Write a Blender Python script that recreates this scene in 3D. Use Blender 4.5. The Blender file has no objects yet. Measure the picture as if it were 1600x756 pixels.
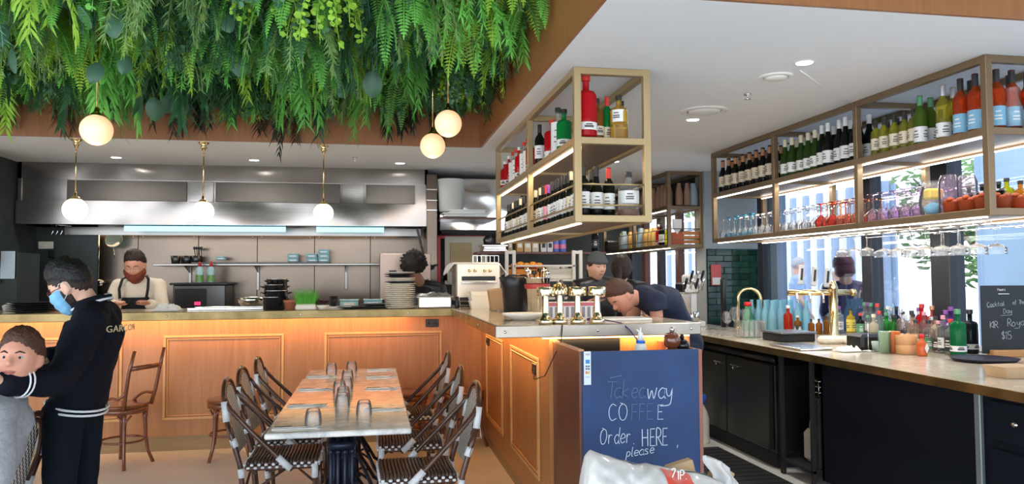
import bpy, bmesh, math, random
from mathutils import Vector, Matrix, noise
R = math.radians
random.seed(7)
S = bpy.context.scene
COL = S.collection

# ---------------- camera, sky, sun, big lights, exposure ----------------
cam = bpy.data.cameras.new('camera'); cam_o = bpy.data.objects.new('camera', cam); COL.objects.link(cam_o)
cam.sensor_width = 36; cam.lens = 36*1181.3/1600; cam.clip_start = .05; cam.clip_end = 300
_y, _p, _r = R(10.42), R(2.578), R(-.313)
FW = Vector((math.sin(_y)*math.cos(_p), math.cos(_y)*math.cos(_p), math.sin(_p)))
_a = Vector((math.cos(_y), -math.sin(_y), 0)); _b = _a.cross(FW)
RT = _a*math.cos(_r) + _b*math.sin(_r); UP = _b*math.cos(_r) - _a*math.sin(_r)
CAM = Vector((0, 0, 1.5))
cam_o.matrix_world = Matrix.Translation(CAM) @ Matrix((RT, UP, -FW)).transposed().to_4x4()
S.camera = cam_o

W = bpy.data.worlds.new('sky'); S.world = W; W.use_nodes = True
wn = W.node_tree; wn.nodes.clear()
_o = wn.nodes.new('ShaderNodeOutputWorld'); _bg = wn.nodes.new('ShaderNodeBackground')
_tc = wn.nodes.new('ShaderNodeTexCoord'); _sx = wn.nodes.new('ShaderNodeSeparateXYZ'); _cr = wn.nodes.new('ShaderNodeValToRGB')
wn.links.new(_tc.outputs['Generated'], _sx.inputs[0]); wn.links.new(_sx.outputs['Z'], _cr.inputs[0])
_cr.color_ramp.elements[0].color = (.86, .92, 1, 1); _cr.color_ramp.elements[1].color = (.42, .64, 1, 1)
_bg.inputs['Strength'].default_value = 2.9
wn.links.new(_cr.outputs[0], _bg.inputs[0]); wn.links.new(_bg.outputs[0], _o.inputs[0])

def lamp(kind, name, loc, energy, color=(1, 1, 1), size=1, size_y=None, target=None, parent=None, **k):
    d = bpy.data.lights.new(name, kind); d.energy = energy; d.color = color
    if kind == 'AREA':
        d.size = size
        if size_y: d.shape = 'RECTANGLE'; d.size_y = size_y
    elif kind == 'SUN': d.angle = size
    else: d.shadow_soft_size = size
    for a, v in k.items(): setattr(d, a, v)
    o = bpy.data.objects.new(name, d); COL.objects.link(o); o.location = loc
    if target is not None:
        o.rotation_euler = (Vector(target) - Vector(loc)).to_track_quat('-Z', 'Y').to_euler()
    if parent: o.parent = parent
    return o
lamp('SUN', 'sun', (0, 0, 20), 4.0, (1, .95, .88), R(.6), target=Vector((0, 0, 20)) + Vector((.36, .42, -.85)))
# area lamps added out of view, standing in for shopfront and side daylight
lamp('AREA', 'shopfront_daylight_fill', (-1.0, -2.6, 1.9), 62, (.93, .97, 1), 6.5, 2.4, target=(-.4, 5, 1.5))
lamp('AREA', 'side_window_daylight', (-4.3, 1.0, 1.8), 42, (.95, .98, 1), 3.5, 2.2, target=(0, 3.6, 1.2))
S.view_settings.view_transform = 'Standard'; S.view_settings.look = 'None'
S.view_settings.gamma = 1; S.view_settings.use_curve_mapping = False
S.view_settings.exposure = .14
try:
    S.cycles.max_bounces = 10; S.cycles.transparent_max_bounces = 24; S.cycles.transmission_bounces = 10
    S.cycles.diffuse_bounces = 4; S.cycles.glossy_bounces = 4; S.cycles.sample_clamp_indirect = 6
    S.cycles.caustics_reflective = False; S.cycles.caustics_refractive = False
except Exception: pass

def at(px, py, **k):
    """the point where the sight line of a photo pixel meets the real plane x=, y= or z="""
    (ax, v), = k.items(); i = 'xyz'.index(ax)
    d = FW + RT*((px-800)/1181.3) - UP*((py-378)/1181.3)
    return CAM + d*((v - CAM[i])/d[i])

# ---------------- materials ----------------
MATS = {}
def nodes(m):
    m.use_nodes = True; t = m.node_tree; b = t.nodes['Principled BSDF']; return t, b
def mat(name, col, rough=.5, metal=0, spec=.5, emit=None, estr=0, noise_amt=0, nscale=8, bump=0, bscale=40, alpha=1, trans=0, coat=0, stretch=None, ior=1.45, rnd=0):
    if name in MATS: return MATS[name]
    m = bpy.data.materials.new(name); MATS[name] = m; t, b = nodes(m)
    c = (*col, 1); b.inputs['Base Color'].default_value = c; m.diffuse_color = c
    b.inputs['Roughness'].default_value = rough; b.inputs['Metallic'].default_value = metal
    b.inputs['Specular IOR Level'].default_value = spec; b.inputs['Transmission Weight'].default_value = trans
    b.inputs['Coat Weight'].default_value = coat; b.inputs['IOR'].default_value = ior
    if emit: b.inputs['Emission Color'].default_value = (*emit, 1); b.inputs['Emission Strength'].default_value = estr
    if noise_amt or bump or rnd:
        tc = t.nodes.new('ShaderNodeTexCoord'); mp = t.nodes.new('ShaderNodeMapping')
        t.links.new(tc.outputs['Object'], mp.inputs[0])
        if stretch: mp.inputs['Scale'].default_value = stretch
    if noise_amt:
        n = t.nodes.new('ShaderNodeTexNoise'); n.inputs['Scale'].default_value = nscale; n.inputs['Detail'].default_value = 5
        t.links.new(mp.outputs[0], n.inputs[0])
        r = t.nodes.new('ShaderNodeValToRGB'); e = r.color_ramp.elements
        e[0].position = .3; e[1].position = .7
        e[0].color = (*[max(0, x*(1-noise_amt)) for x in col], 1); e[1].color = (*[min(1, x*(1+noise_amt)) for x in col], 1)
        t.links.new(n.outputs['Fac'], r.inputs[0]); t.links.new(r.outputs[0], b.inputs['Base Color'])
        src = r.outputs[0]
    else: src = None
    if rnd:
        oi = t.nodes.new('ShaderNodeObjectInfo'); hs = t.nodes.new('ShaderNodeHueSaturation'); mr = t.nodes.new('ShaderNodeMapRange')
        mr.inputs['To Min'].default_value = 1-rnd; mr.inputs['To Max'].default_value = 1+rnd
        t.links.new(oi.outputs['Random'], mr.inputs[0]); t.links.new(mr.outputs[0], hs.inputs['Value'])
        if src: t.links.new(src, hs.inputs['Color'])
        else: hs.inputs['Color'].default_value = c
        t.links.new(hs.outputs[0], b.inputs['Base Color'])
    if bump:
        n = t.nodes.new('ShaderNodeTexNoise'); n.inputs['Scale'].default_value = bscale; n.inputs['Detail'].default_value = 4
        t.links.new(mp.outputs[0], n.inputs[0])
        bp = t.nodes.new('ShaderNodeBump'); bp.inputs['Strength'].default_value = bump; bp.inputs['Distance'].default_value = .01
        t.links.new(n.outputs['Fac'], bp.inputs['Height']); t.links.new(bp.outputs[0], b.inputs['Normal'])
    return m

def glass(name, col=(1, 1, 1), dens=.06, refl=1.0):
    """thin-walled glass: clear see-through with fresnel reflection, optionally tinted"""
    if name in MATS: return MATS[name]
    m = bpy.data.materials.new(name); MATS[name] = m; m.use_nodes = True; t = m.node_tree; t.nodes.clear()
    o = t.nodes.new('ShaderNodeOutputMaterial'); tr = t.nodes.new('ShaderNodeBsdfTransparent'); tr.inputs[0].default_value = (*col, 1)
    gl = t.nodes.new('ShaderNodeBsdfGlossy'); gl.inputs['Roughness'].default_value = .03
    df = t.nodes.new('ShaderNodeBsdfDiffuse'); df.inputs[0].default_value = (*col, 1)
    lw = t.nodes.new('ShaderNodeLayerWeight'); lw.inputs[0].default_value = .22
    m1 = t.nodes.new('ShaderNodeMixShader'); m2 = t.nodes.new('ShaderNodeMixShader'); m1.inputs[0].default_value = dens
    mu = t.nodes.new('ShaderNodeMath'); mu.operation = 'MULTIPLY'; mu.inputs[1].default_value = refl; mu.use_clamp = True
    t.links.new(lw.outputs['Fresnel'], mu.inputs[0])
    t.links.new(tr.outputs[0], m1.inputs[1]); t.links.new(df.outputs[0], m1.inputs[2])
    t.links.new(mu.outputs[0], m2.inputs[0]); t.links.new(m1.outputs[0], m2.inputs[1]); t.links.new(gl.outputs[0], m2.inputs[2])
    t.links.new(m2.outputs[0], o.inputs[0]); m.diffuse_color = (*col, .4)
    return m

def wood(name, c0, c1, rough=.45, scale=2.0, axis='z', coat=.15):
    if name in MATS: return MATS[name]
    m = bpy.data.materials.new(name); MATS[name] = m; t, b = nodes(m)
    tc = t.nodes.new('ShaderNodeTexCoord'); mp = t.nodes.new('ShaderNodeMapping')
    s = {'z': (14, 14, .9), 'x': (.9, 14, 14), 'y': (14, .9, 14)}[axis]
    mp.inputs['Scale'].default_value = [q*scale for q in s]
    n = t.nodes.new('ShaderNodeTexNoise'); n.inputs['Scale'].default_value = 1.3; n.inputs['Detail'].default_value = 7; n.inputs['Distortion'].default_value = 1.2
    n2 = t.nodes.new('ShaderNodeTexNoise'); n2.inputs['Scale'].default_value = .8; n2.inputs['Detail'].default_value = 2
    r = t.nodes.new('ShaderNodeValToRGB'); r.color_ramp.elements[0].position = .32; r.color_ramp.elements[1].position = .68
    r.color_ramp.elements[0].color = (*c0, 1); r.color_ramp.elements[1].color = (*c1, 1)
    t.links.new(tc.outputs['Object'], mp.inputs[0]); t.links.new(mp.outputs[0], n.inputs[0]); t.links.new(tc.outputs['Object'], n2.inputs[0])
    ma = t.nodes.new('ShaderNodeMath'); ma.operation = 'MULTIPLY_ADD'; ma.inputs[1].default_value = .75; 
    mb_ = t.nodes.new('ShaderNodeMath'); mb_.operation = 'MULTIPLY'; mb_.inputs[1].default_value = .25
    t.links.new(n2.outputs['Fac'], mb_.inputs[0]); t.links.new(n.outputs['Fac'], ma.inputs[0]); t.links.new(mb_.outputs[0], ma.inputs[2])
    t.links.new(ma.outputs[0], r.inputs[0]); t.links.new(r.outputs[0], b.inputs['Base Color'])
    b.inputs['Roughness'].default_value = rough; b.inputs['Coat Weight'].default_value = coat; b.inputs['Coat Roughness'].default_value = .25
    bp = t.nodes.new('ShaderNodeBump'); bp.inputs['Strength'].default_value = .08; bp.inputs['Distance'].default_value = .004
    t.links.new(n.outputs['Fac'], bp.inputs['Height']); t.links.new(bp.outputs[0], b.inputs['Normal'])
    m.diffuse_color = (*c1, 1); return m

def veined(name, base, vein, scale=2.5, rough=.12):
    if name in MATS: return MATS[name]
    m = bpy.data.materials.new(name); MATS[name] = m; t, b = nodes(m)
    tc = t.nodes.new('ShaderNodeTexCoord'); n = t.nodes.new('ShaderNodeTexNoise'); n.inputs['Scale'].default_value = scale
    n.inputs['Detail'].default_value = 8; n.inputs['Distortion'].default_value = 2.2
    t.links.new(tc.outputs['Object'], n.inputs[0])
    r = t.nodes.new('ShaderNodeValToRGB'); e = r.color_ramp.elements
    e[0].position = .4; e[0].color = (*base, 1); e[1].position = .6; e[1].color = (*base, 1)
    q = e.new(.5); q.color = (*vein, 1)
    t.links.new(n.outputs['Fac'], r.inputs[0]); t.links.new(r.outputs[0], b.inputs['Base Color'])
    b.inputs['Roughness'].default_value = rough; m.diffuse_color = (*base, 1); return m

def brushed(name, col, rough=.25, axis='x', wave=.25):
    """stainless sheet: fine brush lines plus the slow buckle that bends its reflections"""
    if name in MATS: return MATS[name]
    m = mat(name, col, rough, 1); t, b = nodes(m)
    b.inputs['Anisotropic'].default_value = .75
    tc = t.nodes.new('ShaderNodeTexCoord'); mp = t.nodes.new('ShaderNodeMapping')
    mp.inputs['Scale'].default_value = {'x': (2, 60, 220), 'z': (220, 220, 2)}[axis]
    n = t.nodes.new('ShaderNodeTexNoise'); n.inputs['Scale'].default_value = 1
    n2 = t.nodes.new('ShaderNodeTexNoise'); n2.inputs['Scale'].default_value = 1.6; n2.inputs['Detail'].default_value = 1
    t.links.new(tc.outputs['Object'], mp.inputs[0]); t.links.new(mp.outputs[0], n.inputs[0]); t.links.new(tc.outputs['Object'], n2.inputs[0])
    b1 = t.nodes.new('ShaderNodeBump'); b1.inputs['Strength'].default_value = .05; b1.inputs['Distance'].default_value = .002
    b2 = t.nodes.new('ShaderNodeBump'); b2.inputs['Strength'].default_value = wave; b2.inputs['Distance'].default_value = .12
    t.links.new(n.outputs['Fac'], b1.inputs['Height']); t.links.new(n2.outputs['Fac'], b2.inputs['Height'])
    t.links.new(b2.outputs[0], b1.inputs['Normal']); t.links.new(b1.outputs[0], b.inputs['Normal'])
    return m

def checks(name, c0, c1, sc, plane='xz', rough=.6):
    """woven two-tone checker, printed on the strands"""
    if name in MATS: return MATS[name]
    m = bpy.data.materials.new(name); MATS[name] = m; t, b = nodes(m)
    tc = t.nodes.new('ShaderNodeTexCoord'); mp = t.nodes.new('ShaderNodeMapping'); mp.inputs['Scale'].default_value = sc
    mp.inputs['Location'].default_value = (.013, .013, .013)
    ck = t.nodes.new('ShaderNodeTexChecker'); ck.inputs['Scale'].default_value = 1; ck.inputs[1].default_value = (*c0, 1); ck.inputs[2].default_value = (*c1, 1)
    t.links.new(tc.outputs['Object'], mp.inputs[0]); t.links.new(mp.outputs[0], ck.inputs[0]); t.links.new(ck.outputs['Color'], b.inputs['Base Color'])
    b.inputs['Roughness'].default_value = rough; m.diffuse_color = (*c1, 1); return m

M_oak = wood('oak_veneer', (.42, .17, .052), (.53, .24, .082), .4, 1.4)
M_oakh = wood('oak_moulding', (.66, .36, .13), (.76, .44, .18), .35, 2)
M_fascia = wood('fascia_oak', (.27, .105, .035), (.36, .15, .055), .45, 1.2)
M_skirt = wood('skirting_oak', (.30, .19, .075), (.38, .25, .11), .45, 1.5, 'x')
M_dkwood = wood('dark_walnut', (.085, .028, .018), (.15, .05, .03), .35, 1.5)
M_bent = wood('bentwood_brown', (.13, .035, .014), (.26, .08, .03), .22, 2, coat=.6)
M_white = mat('ceiling_white', (.90, .91, .92), .7)
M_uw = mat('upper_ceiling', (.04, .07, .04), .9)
M_floor = mat('concrete_floor', (.86, .85, .81), .35, noise_amt=.08, nscale=1.8, bump=.04, bscale=60)
M_brass = mat('aged_brass', (.27, .20, .09), .42, 1, noise_amt=.3, nscale=6)
M_brassp = mat('polished_brass', (.83, .62, .30), .16, 1)
M_champ = mat('champagne_brass', (.86, .72, .48), .14, 1)
M_band = mat('steel_band', (.36, .32, .27), .34, 1, noise_amt=.15, nscale=5)
M_frame = mat('bronze_frame', (.24, .165, .095), .42, .55)
M_shelfb = mat('bronze_board', (.19, .135, .10), .4, .3)
M_steel = brushed('stainless', (.30, .275, .255), .2)
M_steelz = brushed('stainless_wall', (.13, .105, .085), .25, 'x', .10)
M_steels = mat('stainless_small', (.72, .70, .67), .18, 1)
M_chrome = mat('chrome', (.85, .85, .85), .06, 1)
M_black = mat('black_plastic', (.012, .012, .014), .35)
M_blackm = mat('black_matte', (.02, .02, .022), .7)
M_dark = mat('dark_wall', (.035, .045, .045), .6, noise_amt=.2, nscale=3)
M_navy = mat('navy_panel', (.003, .006, .012), .7, spec=.25)
M_marble = veined('marble_top', (.80, .78, .74), (.50, .50, .50), 3.0, .12)
M_stone = veined('stone_top', (.66, .57, .45), (.54, .46, .36), 5, .13)
M_whitep = mat('white_plastic', (.85, .84, .80), .4)
M_cream = mat('cream_ceramic', (.80, .74, .62), .35)
M_paper = mat('paper_white', (.82, .80, .76), .8)
M_kraft = mat('kraft_paper', (.56, .38, .22), .8, noise_amt=.1)
M_led = mat('led_strip', (1, .9, .75), .5, emit=(1, .80, .55), estr=14)
M_ledc = mat('led_strip_cool', (1, 1, 1), .5, emit=(1, .95, .88), estr=9)
M_leda = mat('led_strip_amber', (1, .7, .3), .5, emit=(1, .55, .18), estr=9)
M_tube = mat('hood_light', (.6, .9, 1), .5, emit=(.30, .72, .88), estr=1.3)
M_down = mat('downlight_lens', (1, 1, 1), .5, emit=(1, .97, .92), estr=22)
M_globe = mat('opal_globe_lit', (1, .9, .7), .3, emit=(1, .76, .46), estr=1.9)
M_globe2 = mat('opal_globe_dim', (1, .85, .62), .25, emit=(1, .55, .24), estr=.72)
M_glass = glass('clear_glass', (1, 1, 1), .09, 1.15)
M_pane = glass('window_glass', (.97, .985, 1), .0, .5)
M_red = mat('red_plastic', (.7, .02, .02), .35)
M_orange = mat('orange_peel', (.95, .36, .03), .45, bump=.2, bscale=120)

# ---------------- mesh building ----------------
class MB:
    def __init__(s): s.v = []; s.f = []; s.mi = []; s.sm = []; s.m = 0; s.smooth = False
    def add(s, vs, fs, sm=None):
        n = len(s.v); s.v += [tuple(v) for v in vs]; s.f += [tuple(i+n for i in f) for f in fs]
        s.mi += [s.m]*len(fs); s.sm += [s.smooth if sm is None else sm]*len(fs); return s
    def box(s, x0, x1, y0, y1, z0, z1, M=None):
        vs = [Vector((x, y, z)) for z in (z0, z1) for y in (y0, y1) for x in (x0, x1)]
        if M: vs = [M @ v for v in vs]
        return s.add(vs, [(0, 2, 3, 1), (4, 5, 7, 6), (0, 1, 5, 4), (2, 6, 7, 3), (0, 4, 6, 2), (1, 3, 7, 5)], False)
    def cbox(s, x0, x1, y0, y1, z0, z1, c=.004, M=None):
        """box with chamfered edges"""
        vs = []; c = min(c, (x1-x0)*.45, (y1-y0)*.45, (z1-z0)*.45)
        bm = bmesh.new(); bmesh.ops.create_cube(bm, size=1)
        for v in bm.verts: v.co = Vector(((x0+x1)/2+v.co.x*(x1-x0), (y0+y1)/2+v.co.y*(y1-y0), (z0+z1)/2+v.co.z*(z1-z0)))
        bmesh.ops.bevel(bm, geom=bm.edges[:], offset=c, segments=1, affect='EDGES')
        bm.verts.ensure_lookup_table()
        vs = [M @ v.co if M else v.co for v in bm.verts]; fs = [[v.index for v in f.verts] for f in bm.faces]; bm.free()
        return s.add(vs, fs, False)
    def prism(s, pts, z0, z1, M=None):
        n = len(pts); vs = [Vector((x, y, z0)) for x, y in pts]+[Vector((x, y, z1)) for x, y in pts]
        if M: vs = [M @ v for v in vs]
        return s.add(vs, [tuple(range(n))[::-1], tuple(range(n, 2*n))]+[(i, (i+1) % n, n+(i+1) % n, n+i) for i in range(n)], False)
    def lathe(s, prof, c=(0, 0, 0), n=20, M=None, sx=1, sy=1, closed=True):
        """prof = [(r,z)...] bottom to top"""
        vs = []; fs = []; c = Vector(c)
        for r, z in prof:
            for i in range(n):
                a = 2*math.pi*i/n; vs.append(Vector((r*math.cos(a)*sx, r*math.sin(a)*sy, z)))
        for j in range(len(prof)-1):
            for i in range(n): fs.append((j*n+i, j*n+(i+1) % n, (j+1)*n+(i+1) % n, (j+1)*n+i))
        if closed:
            if prof[0][0] > 1e-5: fs.append(tuple(range(n))[::-1])
            if prof[-1][0] > 1e-5: fs.append(tuple(range((len(prof)-1)*n, len(prof)*n)))
        vs = [(M @ v if M else v)+c for v in vs]
        return s.add(vs, fs, True)
    def cyl(s, p0, p1, r, r1=None, n=12): return s.tube([p0, p1], [r, r if r1 is None else r1], n)
    def tube(s, pts, r, n=8, cap=True, flat=1.0, ref=None):
        pts = [Vector(p) for p in pts]; k = len(pts)
        rs = r if isinstance(r, (list, tuple)) else [r]*k
        vs = []; fs = []; prev = None
        for i, p in enumerate(pts):
            t = ((pts[min(i+1, k-1)]-p).normalized()+(p-pts[max(i-1, 0)]).normalized())
            t = t.normalized() if t.length > 1e-6 else Vector((0, 0, 1))
            if prev is None:
                u = Vector(ref) if ref else (Vector((0, 0, 1)) if abs(t.z) < .9 else Vector((1, 0, 0)))
            else: u = prev
            u = (u-t*u.dot(t)); u = u.normalized() if u.length > 1e-6 else t.orthogonal().normalized()
            prev = u; w = t.cross(u)
            for j in range(n):
                a = 2*math.pi*(j+.5)/n; vs.append(p+(u*math.cos(a)*flat+w*math.sin(a))*rs[i])
        for i in range(k-1):
            for j in range(n): fs.append((i*n+j, i*n+(j+1) % n, (i+1)*n+(j+1) % n, (i+1)*n+j))
        if cap: fs += [tuple(range(n))[::-1], tuple(range((k-1)*n, k*n))]
        return s.add(vs, fs, n > 4)
    def ball(s, c, r, n=12, m=8, M=None):
        rx, ry, rz = (r, r, r) if not isinstance(r, (tuple, list)) else r
        c = Vector(c); vs = [Vector((0, 0, -rz))]; fs = []
        for j in range(1, m):
            b = -math.pi/2+math.pi*j/m
            for i in range(n):
                a = 2*math.pi*i/n; vs.append(Vector((rx*math.cos(a)*math.cos(b), ry*math.sin(a)*math.cos(b), rz*math.sin(b))))
        vs.append(Vector((0, 0, rz)))
        for i in range(n): fs.append((0, 1+(i+1) % n, 1+i))
        for j in range(m-2):
            for i in range(n): a = 1+j*n; fs.append((a+i, a+(i+1) % n, a+n+(i+1) % n, a+n+i))
        l = len(vs)-1; a = 1+(m-2)*n
        for i in range(n): fs.append((a+i, a+(i+1) % n, l))
        vs = [(M @ v if M else v)+c for v in vs]
        return s.add(vs, fs, True)
    def cap(s, p0, p1, r0, r1, n=12):
        """tapered capsule"""
        s.tube([p0, p1], [r0, r1], n); s.ball(p0, r0, n, 8); return s.ball(p1, r1, n, 8)
    def sheet(s, fn, nu, nv, th=0):
        """surface fn(u,v) for u,v in 0..1; with thickness th downwards if th"""
        vs = [Vector(fn(i/nu, j/nv)) for j in range(nv+1) for i in range(nu+1)]; k = nu+1
        fs = [(j*k+i, j*k+i+1, (j+1)*k+i+1, (j+1)*k+i) for j in range(nv) for i in range(nu)]
        if th:
            N = len(vs); vs += [v-Vector((0, 0, th)) for v in vs]; fs += [tuple(q+N for q in f[::-1]) for f in fs]
            b = [i for i in range(k)]+[j*k+nu for j in range(1, nv+1)]+[nv*k+i for i in range(nu-1, -1, -1)]+[j*k for j in range(nv-1, 0, -1)]
            fs += [(b[(i+1) % len(b)], b[i], b[i]+N, b[(i+1) % len(b)]+N) for i in range(len(b))]
        return s.add(vs, fs, True)
    def build(s, name, mats, parent=None, loc=None):
        me = bpy.data.meshes.new(name); me.from_pydata(s.v, [], s.f)
        if not isinstance(mats, (list, tuple)): mats = [mats]
        for m in mats: me.materials.append(m)
        if len(mats) > 1: me.polygons.foreach_set('material_index', s.mi)
        me.polygons.foreach_set('use_smooth', s.sm); me.update()
        return link(name, me, parent, loc)
def link(name, me, parent=None, loc=None):
    o = bpy.data.objects.new(name, me); COL.objects.link(o)
    if parent: o.parent = parent
    if loc: o.location = loc
    return o
def tag(o, label=None, cat=None, group=None, kind=None):
    if label: o['label'] = label
    if cat: o['category'] = cat
    if group: o['group'] = group
    if kind: o['kind'] = kind
    return o
def empty(name, loc=(0, 0, 0), rz=0, label=None, cat=None, group=None, kind=None):
    o = bpy.data.objects.new(name, None); COL.objects.link(o); o.location = loc; o.rotation_euler.z = rz; o.empty_display_size = .1
    return tag(o, label, cat, group, kind)
KIDS = {}
def kids(o):
    return [c for c in COL.objects if c.parent == o]
def proto_tree(o):
    """remember a thing's tree once so copies are cheap"""
    ch = kids(o); KIDS[o.name] = [(c, kids(c)) for c in ch]; return o
def dup(o, loc=None, rz=None, label=None, group=None, sc=None):
    if o.name not in KIDS: proto_tree(o)
    c = o.copy(); COL.objects.link(c)
    if loc is not None: c.location = loc
    if rz is not None: c.rotation_euler = (0, 0, rz)
    if sc is not None: c.scale = (sc, sc, sc) if not isinstance(sc, tuple) else sc
    if label: c['label'] = label
    if group: c['group'] = group
    for p, subs in KIDS[o.name]:
        q = p.copy(); COL.objects.link(q); q.parent = c
        for g in subs:
            h = g.copy(); COL.objects.link(h); h.parent = q
    return c
def inst(o, loc, rz=0, sc=1, parent=None, name=None):
    c = o.copy(); COL.objects.link(c); c.location = loc; c.rotation_euler = (0, 0, rz); c.scale = (sc, sc, sc)
    if parent: c.parent = parent
    return c
class Series:
    """first use moves the prototype itself, later uses copy it"""
    def __init__(s, o): s.o = o; s.used = False
    def put(s, loc, rz=0, label=None, group=None, sc=None):
        if not s.used:
            s.used = True; o = s.o; proto_tree(o); s.first = (loc, rz, sc); o.location = loc; o.rotation_euler = (0, 0, rz)
            if sc is not None: o.scale = (sc, sc, sc)
            if label: o['label'] = label
            if group: o['group'] = group
            return o
        return dup(s.o, loc, rz, label, group, sc if sc is not None else 1.0)
M_dsteel = mat('shelf_steel', (.26, .25, .24), .3, .9)
# ================= SETTING =================
def struct(name, mb, m, parent=None, loc=None): o = mb.build(name, m, parent, loc); return tag(o, kind='structure') if not parent else o
b = MB(); b.box(-6, 5.2, -3.2, 11.2, -.1, 0); struct('floor', b, M_floor)
CZ = 2.70
b = MB(); b.box(-5.2, 1.0, 6.97, 10.9, CZ, CZ+.06); b.box(1.0, 4.45, 3.05, 10.9, CZ, CZ+.06); struct('ceiling', b, M_white)
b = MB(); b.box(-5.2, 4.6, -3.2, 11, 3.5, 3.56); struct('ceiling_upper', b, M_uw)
b = MB(); b.box(-5.2, .98, 6.95, 6.97, CZ, 3.5)
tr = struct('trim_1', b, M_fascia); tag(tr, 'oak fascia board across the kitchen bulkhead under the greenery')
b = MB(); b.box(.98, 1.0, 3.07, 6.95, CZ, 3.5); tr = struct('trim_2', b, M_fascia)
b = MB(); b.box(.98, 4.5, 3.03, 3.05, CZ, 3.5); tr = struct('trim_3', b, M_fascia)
# kitchen walls
b = MB(); b.box(-5.2, .69, 9.4, 9.5, 0, CZ); wb = struct('wall_back', b, M_dark)
for i in range(6):                                   # stainless splashback sheets
    x0 = -3.33+i*.66; x1 = x0+.655
    if x1 > .62: x1 = .62
    b = MB(); b.cbox(x0, x1, 9.375, 9.399, .9, 2.16, .002); sp = b.build('steel_sheet', M_steelz, wb)
    c = MB()
    for zz in (1.98, 1.3):
        for xx in (x0+.05, x1-.05): c.ball((xx, 9.372, zz), (.006, .004, .006), 6, 4)
    c.build('screw', M_steels, sp)
b = MB(); b.box(-3.72, -3.60, 7.55, 9.4, 0, CZ); struct('wall_left', b, M_dark)
b = MB(); b.box(-3.6, -3.30, 9.30, 9.4, 0, CZ); b.box(-3.6, -2.98, 9.0, 9.02, 0, 2.12); struct('wall_kitchen_side', b, M_dark)
b = MB(); b.box(.69, 4.0, 10.85, 10.95, 0, CZ); struct('wall_far', b, M_dark)
b = MB(); b.box(.62, .70, 8.48, 10.9, 0, CZ-.06); struct('wall_kitchen_end', b, M_steelz)
# tiled pier
M_gwall = mat('grey_paint', (.36, .40, .41), .7)
b = MB(); b.box(3.76, 4.46, 8.15, 8.4, 0, CZ); pier = struct('wall_pier', b, M_gwall)
M_tile = mat('green_tile', (.012, .055, .035), .12, rnd=.5, coat=.5)
M_grout = mat('dark_grout', (.015, .02, .018), .8)
b = MB(); b.box(3.77, 4.45, 8.142, 8.15, .95, 1.80); b.build('grout_bed', M_grout, pier)
b = MB(); b.cbox(-.098, .098, -.006, .006, -.034, .034, .004); tile0 = b.build('tile', M_tile)
first = True
for r in range(12):
    z = .985+r*.0705; x = 3.775-(.1 if r % 2 else 0)
    while x < 4.44:
        x0, x1 = max(x, 3.775), min(x+.2, 4.445)
        if x1-x0 > .04:
            o = tile0 if first else tile0.copy()
            if not first: COL.objects.link(o)
            first = False; o.parent = pier; o.location = ((x0+x1)/2, 8.136, z); o.scale = ((x1-x0)/.2, 1, 1)
        x += .203
# right window wall, posts and panes
M_post = mat('window_post_dark', (.03, .032, .04), .4); M_postb = mat('window_post_grey', (.20, .27, .36), .45)
WX = 4.4
b = MB(); b.box(WX-.05, WX+.05, 1.0, 8.15, 0, .80); b.box(WX-.05, WX+.05, 1.0, 8.15, 2.55, CZ); struct('wall_right', b, M_post)
def win(n, y0, y1, x=WX, z0=.80, z1=2.55):
    w = empty('window_%d' % n, (x, y0, 0), 0, kind='structure')
    b = MB(); b.cbox(-.02, .02, 0, y1-y0, z0, z0+.05); b.cbox(-.02, .02, 0, y1-y0, z1-.05, z1); b.build('window_frame', M_post, w)
    b = MB(); b.box(-.004, .004, .01, y1-y0-.01, z0+.05, z1-.05); b.build('pane', M_pane, w); return w
def post(n, y0, y1, m, x=WX, d=.06, z1=2.55):
    b = MB(); b.cbox(x-d, x+d, y0, y1, .8, z1, .005); return struct('trim_%d' % n, b, m)
post(10, 7.90, 8.02, M_post); post(11, 7.60, 7.74, M_postb); post(12, 6.01, 6.15, M_post); post(13, 5.08, 5.28, M_post, d=.07)
post(14, 3.2, 3.32, M_post)
win(1, 8.02, 8.15); win(2, 7.74, 7.9); win(3, 6.15, 7.60); win(4, 5.28, 6.01); win(5, 3.32, 5.08); win(6, 1.2, 3.2)
# windows behind the far shelf
b = MB(); b.box(3.80, 3.88, 8.4, 10.85, 0, .9); b.box(3.80, 3.88, 8.4, 10.85, 2.4, CZ); struct('wall_right_far', b, M_dark)
for i, (y0, y1) in enumerate(((8.4, 8.5), (9.0, 9.1), (9.62, 9.74), (10.2, 10.32), (10.75, 10.85))):
    b = MB(); b.cbox(3.79, 3.87, y0, y1, .9, 2.4); struct('trim_%d' % (20+i), b, M_dkwood if i % 2 else M_post)
for i, (y0, y1) in enumerate(((8.5, 9.0), (9.1, 9.62), (9.74, 10.2), (10.32, 10.75))): win(7+i, y0, y1, 3.83, .9, 2.4)
# shell that closes the room out of frame
b = MB(); b.box(-5.3, -5.2, 3.2, 9.5, 0, 3.5); struct('wall_left_far', b, M_white)
b = MB(); b.box(4.4, 4.5, -1.0, 1.0, 0, 3.5); b.box(4.4, 4.5, 1.0, 3.05, 2.7, 3.5); b.box(4.4, 4.5, 3.05, 11, CZ+.0, 3.5); struct('wall_right_near', b, M_white)

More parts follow.
